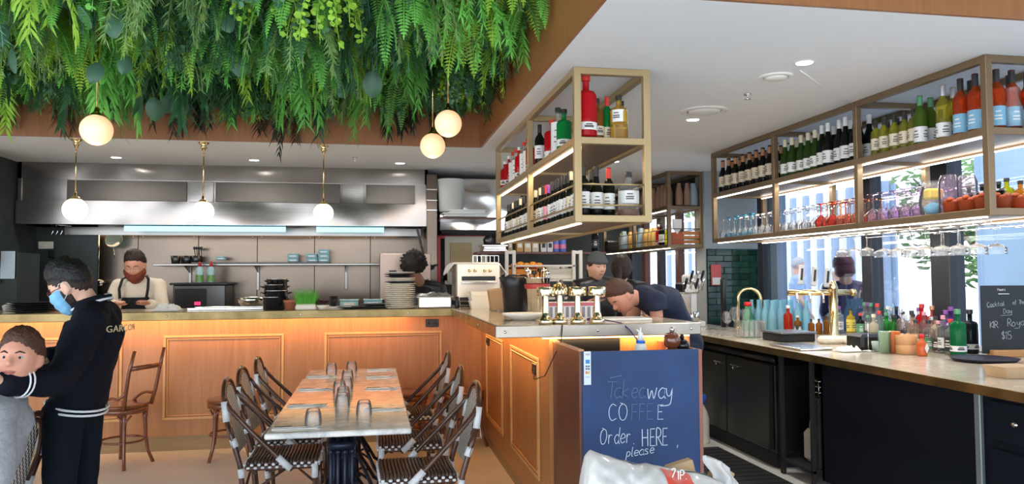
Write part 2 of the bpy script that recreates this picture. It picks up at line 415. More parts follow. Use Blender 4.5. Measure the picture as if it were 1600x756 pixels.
# ================= OUTSIDE =================
M_pave = mat('pavement', (.62, .62, .60), .8, noise_amt=.1); M_fence = mat('white_corrugated', (.90, .93, .97), .5); M_fence2 = mat('blue_grey_slat', (.30, .40, .55), .5)
b = MB(); b.box(5.2, 60, -30, 60, -.15, -.02); tag(b.build('ground', M_pave), kind='structure')
fe = empty('corrugated_fence', (7.6, 10.3, 0), 0, 'white corrugated fence with upright ribs across the terrace outside the windows', 'fence')
k = 0; first = None
for yy in [i*.21 for i in range(-1, 40)]:
    if first is None:
        b = MB(); b.prism([(0, 0), (-.05, .03), (-.05, .10), (0, .13), (0, .20), (.02, .20), (.02, 0)], 0, 2.9); first = b.build('rib', M_fence, fe); o = first
    else: o = first.copy(); COL.objects.link(o)
    o.location = (0, yy, 0)
    o.material_slots[0].link = 'OBJECT'; o.material_slots[0].material = M_fence2 if round(yy/.21) % 2 else M_fence
b = MB(); b.box(.03, .06, -.3, 8.6, 0, 2.85); b.build('backing', M_fence2, fe)
# trees
M_bark = mat('bark', (.16, .11, .07), .9, bump=.5, bscale=20); M_treeleaf = mat('tree_leaf', (.16, .30, .09), .7, rnd=.3)
def tree(loc, h, r, lab, seed):
    rr = random.Random(seed); t = empty('tree', loc, 0, lab, 'tree')
    b = MB(); b.tube([(0, 0, 0), (.05, 0, h*.4), (0, .05, h*.8)], [.12, .09, .04], 8)
    for i in range(5):
        a = i*1.3; b.tube([(0, 0, h*.45), (math.cos(a)*r*.4, math.sin(a)*r*.4, h*.7), (math.cos(a)*r*.7, math.sin(a)*r*.7, h*.85)], [.05, .03, .015], 6)
    b.build('trunk', M_bark, t)
    b = MB()
    for i in range(2600):
        d = Vector((rr.gauss(0, 1), rr.gauss(0, 1), rr.gauss(0, 1))).normalized()*r*(rr.random()**.4)
        c = Vector((0, 0, h*.72))+Vector((d.x, d.y, d.z*.9)); u = Vector((rr.gauss(0, 1), rr.gauss(0, 1), rr.gauss(0, .6))).normalized(); w = u.orthogonal().normalized(); s = rr.uniform(.06, .13)
        b.add([c-u*s, c+w*s*.4, c+u*s, c-w*s*.4], [(0, 1, 2, 3)], False)
    tag(b.build('foliage', M_treeleaf, t), kind='stuff'); return t
tree((9.6, 10.4, 0), 3.6, 1.5, 'leafy green tree on the terrace seen right of the corrugated fence', 3)
t = empty('terrace_screen', (6.6, 5.2, 0), 0, 'pale blue-grey flat screen outside the rightmost window', 'screen')  # flat blue-grey sheet added to fill the rightmost window
b = MB(); b.cbox(-.03, .03, -3.6, 2.1, .35, 3.2); b.build('screen_panel', mat('flat_blue', (.34, .46, .58), .35, noise_amt=.08, nscale=1.2), t)
for y in (-3.5, -1.6, .3, 2.05): b = MB(); b.cbox(-.04, .04, y-.03, y+.03, 0, 3.25); b.build('screen_post', M_fence2, t)
tree((9.5, 19.5, 0), 4.5, 1.4, 'tall tree beyond the far end of the terrace', 8)

# ================= KITCHEN COUNTER, ISLAND, WORKTOP =================
CT = 1.22
def mould(parent, x0, x1, z0, z1, plane, pos, w=.022, d=.014):
    """raised picture-frame moulding: four mitred strips as one part; sits on plane x or y"""
    b = MB()
    def bx(a0, a1, c0, c1):
        if plane == 'y': b.cbox(a0, a1, pos-d, pos, c0, c1, .004)
        else: b.cbox(pos-d, pos, a0, a1, c0, c1, .004)
    bx(x0, x1, z1-w, z1); bx(x0, x1, z0, z0+w); bx(x0, x0+w, z0+w, z1-w); bx(x1-w, x1, z0+w, z1-w)
    bx(x0+w+.01, x1-w-.01, z1-w-.018, z1-w-.010); bx(x0+w+.01, x1-w-.01, z0+w+.010, z0+w+.018)
    bx(x0+w+.01, x0+w+.018, z0+w+.018, z1-w-.018); bx(x1-w-.018, x1-w-.01, z0+w+.018, z1-w-.018)
    return b.build('panel_moulding', M_oakh, parent)
kc = empty('kitchen_counter', (-2, 7.1, 0), 0, 'long oak panelled counter in front of the open kitchen with raised rectangular mouldings', 'counter')
def L(b, n, m, root): 
    o = b.build(n, m, root); o.location = -Vector(root.location); return o
b = MB(); b.box(-5.1, 1.0, 7.05, 7.12, .13, CT-.065); b.box(-5.1, .4, 7.12, 7.5, .1, CT-.07); L(b, 'front_panel', M_oak, kc)
b = MB(); b.box(-5.1, .985, 7.065, 7.12, 0, .13); L(b, 'skirting', M_skirt, kc)
for x0, x1 in ((-4.6, -3.4), (-3.25, -2.12), (-1.79, -.78), (-.43, .63)):
    o = mould(kc, x0, x1, .27, 1.0, 'y', 7.05); o.location = -Vector(kc.location)
b = MB(); b.box(-5.0, .68, 6.86, 6.87, CT-.079, CT-.072); tag(L(b, 'led_strip', M_leda, kc), 'amber light strip tucked under the worktop')
isl = empty('island_counter', (1.45, 5.6, 0), 0, 'oak clad island counter running toward the camera beside the dining table', 'counter')
b = MB(); b.box(1.0, 1.04, 4.27, 7.05, .10, CT-.065); b.box(1.04, 1.86, 4.27, 4.31, .10, CT-.065); b.box(1.82, 1.86, 4.31, 4.85, .1, CT-.065)
L(b, 'side_panel', M_oak, isl)
b = MB(); b.box(1.012, 1.04, 4.29, 7.05, 0, .10); b.box(1.02, 1.85, 4.285, 4.31, 0, .1); L(b, 'skirting', M_skirt, isl)
for y0, y1 in ((4.52, 5.48), (5.83, 6.69)):
    o = mould(isl, y0, y1, .26, 1.0, 'x', 1.0); o.location = -Vector(isl.location)
b = MB(); b.box(.80, .81, 4.4, 6.8, CT-.079, CT-.072); b.box(.95, 1.84, 4.222, 4.23, CT-.079, CT-.072); L(b, 'led_strip', M_leda, isl)
for k_, (pt, tg) in enumerate((((-2.3, 6.9, CT-.085), (-2.3, 7.2, .6)),)):
    l = lamp('AREA', 'counter_led_light', pt, 12, (1, .50, .15), 5.2, .03, target=None); l.rotation_euler = (R(62), 0, 0)
l = lamp('AREA', 'island_led_light', (.86, 5.6, CT-.085), 5.5, (1, .50, .15), .03, 2.5); l.rotation_euler = (0, R(-62), 0)
l = lamp('AREA', 'island_front_led_light', (1.4, 4.235, CT-.085), 1.8, (1, .52, .18), .85, .02); l.rotation_euler = (R(20), 0, 0)
# power boxes
def outlet(name, loc, rz, lab):
    t = empty(name, loc, rz, lab, 'socket'); b = MB(); b.cbox(-.06, .06, -.014, 0, -.036, .036, .004); b.build('face_plate', M_black, t)
    b = MB()
    for x in (-.03, .03): b.cbox(x-.012, x+.012, -.018, -.012, -.014, .008, .002)
    b.build('socket_holes', M_blackm, t); return t
outlet('power_outlet', (.54, 7.05, 1.07), 0, 'black double socket under the kitchen worktop by the corner')
outlet('power_outlet', (1.0, 4.64, .92), R(-90), 'black socket with a plug inside the near panel of the island')
outlet('power_outlet', (1.0, 6.60, .93), R(-90), 'black socket in the far panel of the island')
# worktop (one continuous L)
wt = empty('stone_worktop', (0, 6.9, CT), 0, 'continuous pale stone worktop with a metal edge over kitchen counter and island', 'worktop')
def top(x0, x1, y0, y1): b.cbox(x0, x1, y0, y1, CT-.06, CT, .003)
b = MB(); top(-5.1, .69, 6.63, 7.42); top(.69, 1.42, 4.85, 7.42); top(.69, 1.888, 4.21, 4.85); L(b, 'stone_slab', M_stone, wt)
b = MB(); b.cbox(-5.1, .70, 6.615, 6.63, CT-.068, CT+.001); b.cbox(.675, .69, 4.2, 6.63, CT-.068, CT+.001)
L(b, 'edge_band', M_brass, wt)
b = MB(); b.cbox(.675, 1.90, 4.197, 4.21, CT-.068, CT+.001); b.cbox(1.888, 1.90, 4.21, 4.86, CT-.068, CT+.001)
tag(L(b, 'edge_band', M_band, wt), 'dull steel band on the island front edge')
b = MB()
for x in (-4.4, -3.2, -1.66, -.6, .3): b.ball((x, 6.613, CT-.034), (.009, .004, .009), 8, 4)
for x in (.73, 1.27, 1.84): b.ball((x, 4.195, CT-.034), (.009, .004, .009), 8, 4)
for y in (4.9, 5.9): b.ball((.673, y, CT-.034), (.004, .009, .009), 8, 4)
L(b, 'screw', M_steels, wt)

# ================= RANGE HOOD AND KITCHEN =================
hd = empty('range_hood', (-1.5, 8.9, 2.05), 0, 'long stainless extraction hood with mesh filter panels above the open kitchen', 'hood')
b = MB(); b.box(-3.58, .60, 8.5, 8.53, 2.53, 2.70); b.box(-3.58, .60, 8.46, 8.53, 2.06, 2.30); b.box(-3.58, .6, 8.515, 8.53, 2.3, 2.53)
b.box(-3.58, -3.55, 8.5, 9.36, 2.06, 2.7); b.box(.57, .60, 8.5, 9.36, 2.06, 2.7); b.box(-3.55, .57, 9.0, 9.03, 2.06, 2.7); L(b, 'canopy', M_steel, hd)
M_mesh = mat('filter_mesh', (.13, .12, .11), .4, .7, bump=.5, bscale=260)
for x0, x1 in ((-3.2, -1.93), (-1.66, -.33), (-1.0+.0, .0), (-.06, .42))[:0]: pass
for x0, x1 in ((-3.12, -1.95), (-1.66, -.36), (-.08, .46)):
    b = MB(); b.cbox(x0, x1, 8.495, 8.516, 2.31, 2.52, .003); L(b, 'filter_panel', M_mesh, hd)
for x0, x1 in ((-1.93, -1.68), (-.34, -.10)): b = MB(); b.cbox(x0, x1, 8.492, 8.516, 2.305, 2.525, .003); L(b, 'cover_plate', M_steel, hd)
for x0, x1 in ((-2.6, -.95), (-.35, .02), (-.02-1+.9, .1))[:1]+((-.62, .12),):
    b = MB(); b.box(x0, x1, 8.62, 8.66, 2.00, 2.055); L(b, 'light_tube', M_tube, hd)
lamp('AREA', 'hood_light', (-1.5, 8.75, 2.0), 2, (.85, .95, 1), 3.6, .2, target=(-1.5, 9.2, .9))
lamp('AREA', 'wall_warm_fill', (-1.5, 9.22, 2.03), 6, (1, .70, .42), 3.6, .15, target=(-1.5, 9.4, 1.5))  # warm lamp added to brighten the upper steel wall, no fixture
b = MB(); b.box(-3.3, .55, 8.95, 8.99, 1.975, 2.06); L(b, 'inner_lip', M_dsteel, hd)
cp = MB(); cp.cbox(.585, .70, 8.40, 8.47, .9, 2.64, .004); cpo = empty('steel_corner_post', (.64, 8.44, 0), 0, 'bright stainless corner column right of the extraction hood', 'column')
L(cp, 'post', M_steelz, cpo); b = MB()
for z in (2.46, 2.34, 2.23): b.cbox(.583, .702, 8.392, 8.402, z, z+.012, .002)
L(b, 'strap', M_steels, cpo)
# second hood box
h2 = empty('steel_duct_box', (1.05, 8.8, 2.04), 0, 'shiny buckled steel duct box high behind the bottle shelf', 'duct')
b = MB(); b.cbox(.76, 1.72, 8.75, 9.4, 2.03, 2.64); L(b, 'casing', brushed('duct_steel', (.66, .66, .66), .1, 'x', .6), h2)
b = MB(); b.cbox(.76, 1.72, 8.6, 9.4, 1.99, 2.03); L(b, 'lower_rim', M_blackm, h2)
# kitchen wall shelf with brackets
ks = empty('steel_wall_shelf', (-1.2, 9.2, 1.66), 0, 'long stainless wall shelf on brackets behind the cook', 'shelf')
b = MB(); b.cbox(-2.42, .22, 9.02, 9.37, 1.635, 1.66); L(b, 'shelf_board', M_dsteel, ks)
for x in (-2.1, -1.34, -.32+.0, .18):
    b = MB(); b.cbox(x-.018, x+.018, 9.355, 9.372, 1.35, 1.635); b.prism([(0, 0), (.3, 0), (0, -.08)], -.004, .004, Matrix.Translation((x, 9.365, 1.635)) @ Matrix(((0, 0, 1, 0), (-1, 0, 0, 0), (0, 1, 0, 0), (0, 0, 0, 1)))); L(b, 'bracket', M_dsteel, ks)
# cooking bench
kb = empty('steel_cooking_bench', (-1.3, 9.0, 0), 0, 'low stainless cooking bench along the back wall of the kitchen', 'bench')
b = MB(); b.cbox(-2.97, .6, 8.7, 9.37, .93, 1.0); L(b, 'bench_top', M_steels, kb)
b = MB(); b.box(-2.95, .58, 8.74, 9.37, .1, .93); L(b, 'cabinet', M_dark, kb)
M_dmetal = mat('dark_steel', (.12, .12, .12), .35, .9)
# oven / heat lamp with red display
ov = empty('black_oven', (-1.83, 9.05, 1.0), 0, 'small dark oven with red digits beside the cook', 'oven')
b = MB(); b.cbox(-.33, .22, -.2, .25, 0, .42, .01); b.build('oven_body', M_dmetal, ov)
b = MB(); b.cbox(-.31, .02, -.215, -.2, .03, .38, .004); b.build('oven_door', M_black, ov)
b = MB(); b.box(-.10, -.04, -.219, -.215, .20, .235); b.build('display', mat('red_display', (1, .02, .05), .5, emit=(1, .02, .08), estr=3), ov)
b = MB(); b.cbox(-.36, .25, -.24, .27, .42, .445, .008); b.build('oven_lid', M_black, ov)

# ================= HANGING SHELVES =================
def beam(b, p0, p1, w):
    p0, p1 = Vector(p0), Vector(p1); h = w/2
    b.cbox(min(p0.x, p1.x)-h, max(p0.x, p1.x)+h, min(p0.y, p1.y)-h, max(p0.y, p1.y)+h, min(p0.z, p1.z)-h, max(p0.z, p1.z)+h, .003)
def hang_shelf(name, label, x0, x1, ys, z0, z1, zm, m, w=.042, rails=True, led=True, backled=False, zt=None):
    y0, y1 = ys[0], ys[-1]; t = empty(name, ((x0+x1)/2, (y0+y1)/2, z0), 0, label, 'shelf'); h = w/2
    X0, X1, Y0, Y1, Z0, Z1 = x0+h, x1-h, y0+h, y1-h, z0+h, z1-h
    YY = [Y0]+[y for y in ys[1:-1]]+[Y1]
    for y in YY:
        for x in (X0, X1):
            b = MB(); beam(b, (x, y, Z0), (x, y, Z1), w); L(b, 'post', m, t)
    for z in (Z0, Z1, zm-.02):
        for x in (X0, X1):
            b = MB(); beam(b, (x, Y0, z), (x, Y1, z), w*.98); L(b, 'rail', m, t)
        for y in YY:
            b = MB(); beam(b, (X0, y, z), (X1, y, z), w*.96); L(b, 'cross_rail', m, t)
    for z in (Z0+.006, zm-.012):
        b = MB(); b.box(X0, X1, Y0, Y1, z-.012, z+.012); L(b, 'shelf_board', M_shelfb, t)
    if rails:
        for z in (z0+.10, z0+.22):
            for x in (X0, X1):
                b = MB()
                for ya, yb in zip(YY[:-1], YY[1:]): b.tube([(x, ya+.01, z-.03), (x, ya+.04, z), (x, yb-.01, z)], .006, 6)
                L(b, 'guard_rail', m, t)
            b = MB(); b.tube([(X0, Y0, z), (X1, Y0, z)], .006, 6); L(b, 'guard_rail', m, t)
    if led:
        for z in (zm-.047, z0-.006):
            for x in ((x0+.05,) if not backled else (x0+.05, x1-.05)):
                b = MB(); b.box(x-.009, x+.009, y0+.08, y1-.04, z, z+.006); L(b, 'led_strip', M_led if not backled else M_ledc, t)
    return t
hang_shelf('hanging_bottle_shelf', 'two-tier brass framed bottle shelf hung above the island counter', 1.13, 1.59, (4.15, 5.5, 6.97), 1.805, 2.70, 2.295, mat('brass_frame', (.42, .31, .16), .38, .5))
for z in (2.24, 1.80): lamp('AREA', 'shelf_led_light', (1.2, 5.5, z), 5, (1, .74, .46), .03, 2.7)
hang_shelf('hanging_bar_shelf', 'long bronze framed glass and bottle shelf hung above the right bar', 3.29, 3.86, (3.55, 4.70, 5.80, 6.97), 1.815, 2.70, 2.30, M_frame, rails=False, backled=True)
for x in (3.36, 3.78):
    for z in (2.235, 1.80): lamp('AREA', 'bar_shelf_led_light', (x, 5.2, z), 9, (1, .93, .84), .03, 3.3)
hang_shelf('hanging_far_shelf', 'short dark framed shelf hung in front of the far side windows', 3.33, 3.77, (8.2, 9.4, 10.7), 1.815, 2.70, 2.30, M_frame, backled=False)
for z in (2.235, 1.80): lamp('AREA', 'far_shelf_led_light', (3.42, 9.4, z), 5, (1, .93, .84), .03, 2.4)
# far corner shelf run along the dark wall
fs = empty('dark_wall_shelf', (1.9, 8.5, 1.73), 0, 'dark wall shelf carrying boxes behind the island', 'shelf')
b = MB(); b.cbox(1.13, 2.62, 8.3, 8.62, 1.745, 1.77); L(b, 'shelf_board', M_dkwood, fs)
for x in (1.2, 2.5): b = MB(); b.cbox(x-.015, x+.015, 8.6, 8.63, 0, 1.745); L(b, 'upright', M_blackm, fs)

# ================= RIGHT BAR =================
BT = .95
bar = empty('bar_counter', (3.6, 5, 0), 0, 'long back bar with pale stone top, brass edge and dark blue front', 'counter')
b = MB(); b.cbox(2.965, 4.33, 2.6, 7.2, BT-.045, BT, .003); L(b, 'stone_slab', M_stone, bar)
b = MB(); b.cbox(2.95, 2.965, 2.6, 7.2, BT-.05, BT+.001, .002); L(b, 'edge_band', M_brass, bar)
b = MB(); b.box(3.10, 3.12, 2.6, 4.88, .06, BT-.05); b.box(3.10, 4.3, 4.86, 4.88, .06, BT-.05); b.box(3.9, 4.3, 4.88, 7.2, 0, BT-.05); L(b, 'front_panel', M_navy, bar)
b = MB(); b.cbox(3.075, 3.10, 3.43, 3.47, .0, BT-.05); tag(L(b, 'trim_strip', mat('grey_metal_trim', (.25, .30, .31), .4, .5), bar), 'upright pale grey metal strip')
b = MB(); b.cbox(3.08, 3.10, 2.75, 3.38, .66, .86); L(b, 'drawer', M_navy, bar); b = MB(); b.ball((3.07, 3.21, .765), (.014, .022, .014), 10, 6); L(b, 'drawer_knob', M_steels, bar)
b = MB(); b.cbox(3.08, 3.10, 2.75, 3.38, .08, .62); L(b, 'cupboard_door', M_navy, bar)
b = MB(); b.cbox(3.04, 3.07, 5.30, 5.34, 0, BT-.05); b.cbox(3.04, 3.07, 4.90, 4.93, 0, BT-.05); L(b, 'support_leg', M_blackm, bar)
b = MB(); b.box(3.04, 3.9, 4.9, 5.32, .10, .12); L(b, 'lower_board', M_blackm, bar)
# far extension
fb = empty('far_bar_counter', (3.6, 9, 0), 0, 'far coffee counter under the windows behind the navy shirt', 'counter')
b = MB(); b.cbox(2.98, 3.75, 7.22, 10.2, BT-.06, BT-.005); L(b, 'stone_slab', M_stone, fb); b = MB(); b.box(3.05, 3.75, 7.25, 10.15, 0, BT-.06); L(b, 'front_panel', M_navy, fb)
b = MB(); b.box(3.75, 4.33, 7.22, 8.13, .0, BT); L(b, 'tiled_end', M_navy, fb)
# fridge
fr = empty('undercounter_fridge', (3.04, 5.42, 0), 0, 'black two-door undercounter fridge with steel cup handles', 'fridge')
b = MB(); b.cbox(0.015, .78, 0, 1.62, .13, .80, .006); b.build('cabinet', M_dmetal, fr)
b = MB(); b.cyl((.02, .0, .835), (.02, 1.62, .835), .024, n=10); b.cbox(.02, .78, 0, 1.62, .805, .858, .006); b.build('top_rail', mat('black_steel', (.05, .05, .055), .3, .8), fr)
for y0, y1, hy in ((.02, .72, .55), (.74, 1.44, .87)):
    b = MB(); b.cbox(-.03, .013, y0, y1, .15, .80, .006); d = b.build('door', mat('fridge_door', (.055, .058, .055), .32, .75, bump=.05, bscale=6), fr)
    b = MB()
    b.lathe([(0, -.03), (.03, -.028), (.05, -.012), (.055, 0)], (-.031, hy, .715), 16, Matrix.Rotation(R(-90), 4, 'Y') @ Matrix.Diagonal((.8, 1, 1, 1)), closed=False)
    b.cbox(-.05, -.03, hy-.065, hy+.065, .728, .742, .004); b.build('handle', M_steels, d)
b = MB(); b.box(.05, .75, .05, 1.58, .0, .13); b.build('plinth', M_blackm, fr)
# floor mat behind bar
b = MB(); b.cbox(2.15, 2.95, 3.0, 6.2, .0, .014, .004)
for i in range(30): b.box(2.17, 2.93, 3.04+i*.105, 3.09+i*.105, .014, .02)
tag(b.build('rubber_mat', M_blackm), 'black ribbed rubber mat on the floor behind the bar', 'mat')
# ================= GREENERY =================
G = [mat('leaf_bright', (.30, .56, .05), .6, rnd=.45, noise_amt=.2, nscale=5), mat('leaf_mid', (.10, .33, .05), .6, rnd=.45, noise_amt=.2, nscale=5),
     mat('leaf_dark', (.025, .10, .035), .55, rnd=.45), mat('leaf_blue', (.09, .24, .14), .5, rnd=.35), mat('leaf_olive', (.17, .30, .09), .65, rnd=.35), mat('leaf_black', (.02, .028, .02), .6)]
def arc(L_, a, bend, n=8):
    """spine of a frond: leaves outward then hangs; a = heading"""
    pts = []; p = Vector((0, 0, 0)); th = bend[0]
    for i in range(n+1):
        pts.append(p.copy()); t = i/n; th = bend[0]+(bend[1]-bend[0])*t
        p += Vector((math.cos(a)*math.cos(th), math.sin(a)*math.cos(th), -math.sin(th)))*(L_/n)
    return pts
def lerp_pts(pts, t):
    k = t*(len(pts)-1); i = min(int(k), len(pts)-2); return pts[i].lerp(pts[i+1], k-i), (pts[i+1]-pts[i]).normalized()
def leaflet(b, p, d, n, ln, w):
    s = d.cross(n).normalized()*w; q = p+d*ln
    b.add([p, p+d*ln*.35+s, q, p+d*ln*.35-s], [(0, 1, 2, 3)], False)
def fern(b, rr, L_, a, w=.085, n=19, org=Vector((0, 0, 0))):
    pts = [p+org for p in arc(L_, a, (rr.uniform(.2, .9), rr.uniform(1.35, 1.75)))]
    b.tube(pts, [.0035]*len(pts), 3, False)
    side0 = Vector((-math.sin(a), math.cos(a), 0))
    for i in range(1, n):
        t = i/n; p, tg = lerp_pts(pts, t); pw = w*math.sin(math.pi*min(1, .12+t*.92))**.7+.008
        nn = tg.cross(side0).normalized()
        for sgn in (-1, 1):
            d = (side0*sgn+tg*.45+nn*rr.uniform(-.12, .12)).normalized()
            leaflet(b, p, d, nn, pw, L_/n*.38)
def feather(b, rr, L_, a, org):
    pts = [p+org for p in arc(L_, a, (rr.uniform(.3, 1.0), 1.62))]
    b.tube(pts, [.003]*len(pts), 3, False)
    for i in range(2, 26):
        t = i/26; p, tg = lerp_pts(pts, t)
        for k in range(3):
            d = (tg*rr.uniform(.5, 1.2)+Vector((rr.gauss(0, 1), rr.gauss(0, 1), rr.gauss(0, .4)))*.5).normalized(); leaflet(b, p, d, d.orthogonal(), rr.uniform(.03, .075), .0035)
def sprig(b, rr, L_, a, org, r=.014):
    pts = [p+org for p in arc(L_, a, (rr.uniform(.3, 1.0), 1.6))]
    b.tube(pts, [.003]*len(pts), 3, False)
    for i in range(2, 24):
        p, tg = lerp_pts(pts, i/24)
        for k in range(2):
            d = Vector((rr.gauss(0, 1), rr.gauss(0, 1), rr.gauss(0, .5))).normalized(); c = p+d*.02; n_ = d.orthogonal().normalized(); m_ = d.cross(n_)
            q = r*rr.uniform(.7, 1.3); b.add([c-m_*q, c-m_*q*.5+d*q, c+m_*q*.5+d*q, c+m_*q, c-d*q], [(0, 1, 2, 3, 4)], False)
def lance(b, rr, L_, a, org, w=.014):
    pts = [p+org for p in arc(L_, a, (rr.uniform(.4, 1.1), 1.6))]
    b.tube(pts, [.003]*len(pts), 3, False)
    for i in range(2, 12):
        p, tg = lerp_pts(pts, i/12)
        for sg in (-1, 1):
            d = (Vector((-math.sin(a), math.cos(a), 0))*sg*rr.uniform(.3, .8)+tg).normalized(); n_ = d.orthogonal().normalized()
            leaflet(b, p, d, n_, rr.uniform(.08, .15), w)
def clump(kind, seed):
    rr = random.Random(seed); b = MB(); Z = Vector((0, 0, 0))
    for k in range({0: 9, 1: 11, 2: 13, 3: 12, 4: 10, 5: 8}[kind]):
        a = rr.uniform(0, 6.28); o_ = Vector((rr.uniform(-.06, .06), rr.uniform(-.06, .06), rr.uniform(-.1, .04))); L_ = rr.uniform(.34, .58)
        if kind == 0: fern(b, rr, L_, a, .062, 26, o_)
        elif kind == 1: fern(b, rr, L_*.95, a, .042, 30, o_)
        elif kind == 2: feather(b, rr, L_, a, o_)
        elif kind == 3: sprig(b, rr, L_*.9, a, o_)
        elif kind == 4: lance(b, rr, L_, a, o_, .009)
        else: lance(b, rr, L_*.9, a, o_, .013)
    return b
gc = empty('hanging_greenery', (-1.3, 5.6, 3.5), 0, 'dense ceiling of hanging artificial ferns and trailing leaves above the dining area', 'plants')
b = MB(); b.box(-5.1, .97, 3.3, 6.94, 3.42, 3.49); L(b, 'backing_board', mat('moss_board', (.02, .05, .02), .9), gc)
names = ['fern_frond_clump', 'fern_frond_clump', 'feathery_spray', 'round_leaf_spray', 'trailing_vine', 'trailing_vine']
kindmat = [0, 1, 4, 3, 1, 2]
protos = []
for kd in range(6):
    for v in range(2):
        ob = clump(kd, kd*10+v).build(names[kd], [G[kindmat[kd]] if v == 0 else G[[1, 0, 3, 1, 2, 2][kd]]]); protos.append(ob)
rr = random.Random(11); usedp = set(); stuffb = [MB() for _ in range(3)]; spots = []
y = 6.86
while y > 4.0:
    x = -4.1+rr.uniform(0, .1)
    while x < .93:
        spots.append((x+rr.uniform(-.07, .07), y+rr.uniform(-.07, .07))); x += .20
    y -= .185
for x in [i*.19-4 for i in range(26)]: spots.append((x, 6.90))
for y_ in [4.2+i*.2 for i in range(14)]: spots.append((.93, y_))
rr.shuffle(spots)
def clear(x, y):
    for rx, ry in ((-1.81, 5.4), (.53, 5.4), (.465, 6.0)):      # leave each pendant rod its gap in the greenery
        if ry-1.0 < y < ry+.06 and abs(x-rx*y/ry) < .13: return False
    return True
spots = [q for q in spots if clear(*q)]
spots.sort(key=lambda s: s[1])
for i, (x, y) in enumerate(spots):
    x = min(x, .90); y = min(y, 6.86)
    zz = 3.40-rr.uniform(0, .20)
    if y > 6.3: zz += .04
    # leaf mix brighter forward, darker at the back: front daylight put into the colours
    w = [3, 4, 5, 3.5, .8, .5] if y < 5.6 else [1.5, 3, 4, 3, 2, 1.8]
    k = rr.choices(range(6), w)[0]; pr_ = protos[k*2+(rr.random() < .4)]
    sc = rr.uniform(.8, 1.15); rz = rr.uniform(0, 6.28)
    if x > .6 or y > 6.6: sc *= .85
    if i % 9 < 5 and len(usedp) < 290:
        if pr_.name not in usedp and pr_.parent is None: o = pr_
        else: o = pr_.copy(); COL.objects.link(o)
        usedp.add(o.name); o.parent = gc; o.location = Vector((x, y, zz))-Vector(gc.location); o.rotation_euler = (0, 0, rz); o.scale = (sc, sc, sc)
    else:
        sb = stuffb[rr.randrange(3)]; M = Matrix.Translation((x, y, zz)) @ Matrix.Rotation(rz, 4, 'Z') @ Matrix.Scale(sc, 4)
        me = pr_.data; sb.add([M @ v.co for v in me.vertices], [tuple(p.vertices) for p in me.polygons], False)
for i, sb in enumerate(stuffb):
    o = sb.build('mixed_foliage', G[[0, 1, 2][i]], gc); o.location = -Vector(gc.location); tag(o, kind='stuff')
# a few dark sprays dangling below the rest against the fascia
for x, L0 in ((-3.1, .3), (-2.6, .33), (-1.75, .36), (-1.5, .3), (-.9, .32), (-.6, .5), (.25, .3), (.45, .36), (.02, .3)):
    b = MB(); rq = random.Random(int(x*100))
    for q in range(4): lance(b, rq, L0*rq.uniform(.9, 1.3), rq.uniform(0, 6.28), Vector((0, 0, 0)), .010)
    o = b.build('dark_trailing_spray', G[5], gc); o.location = Vector((x, 6.75, 3.08+.03*math.sin(x*9)))-Vector(gc.location)
# big soft round leaves
M_bl = mat('broad_leaf_grey', (.07, .17, .10), .45, rnd=.3); M_bl2 = mat('broad_leaf_lime', (.30, .55, .06), .45)
def bleaf(w, l, curl=.25):
    b = MB(); n = 8; m = 4; vs = []; fs = []
    for i in range(n+1):
        t = i/n; ww = w*math.sin(math.pi*min(1, .04+t*.95))**.6
        for j in range(-m//2, m//2+1): s_ = j/(m/2); vs.append(Vector((s_*ww/2, curl*t*t*l+abs(s_)*.015-.0, -t*l)))
    for i in range(n):
        for j in range(m): a = i*(m+1)+j; fs.append((a, a+1, a+m+2, a+m+1))
    b.add(vs, fs, True); b.tube([(0, 0, .08), (0, 0, 0)], .004, 4); return b
bl0 = bleaf(.13, .17).build('broad_leaf', M_bl, gc); bl0.location = at(567+15, 110, y=5.0)-Vector(gc.location)
for px, py, Y, s_, m in ((685, 55, 4.9, 1, 0), (300, 8, 4.4, .9, 0), (175, 25, 4.35, .9, 0), (345, 28, 4.4, .7, 0), (8, 45, 4.5, .9, 0), (15, 85, 4.9, .8, 0), (155, 105, 5.0, .8, 0), (240, 160, 5.9, 1.0, 0), (270, 155, 6.1, .9, 0), (285, 160, 6.0, 1, 0), (375, 95, 5.2, .8, 0), (452, 130, 5.8, .8, 0), (540, 130, 5.7, .9, 0), (405, 85, 5.1, .8, 0), (655, 45, 4.7, .7, 0), (22, 8, 4.2, .35, 1), (316, 28, 4.3, .3, 1), (575, 125, 5.8, .7, 0), (200, 95, 5, .7, 0), (770, 60, 5.0, .7, 0), (618, 40, 4.7, .6, 0), (120, 18, 4.3, .7, 0)):
    o = bl0.copy(); COL.objects.link(o); o.parent = gc; o.location = at(px, py-8, y=Y)-Vector(gc.location); o.rotation_euler = (R(rr.uniform(-25, 25)), R(rr.uniform(-30, 30)), rr.uniform(-.8, .8)); o.scale = (s_, s_, s_)
    if m: o.material_slots[0].link = 'OBJECT'; o.material_slots[0].material = M_bl2

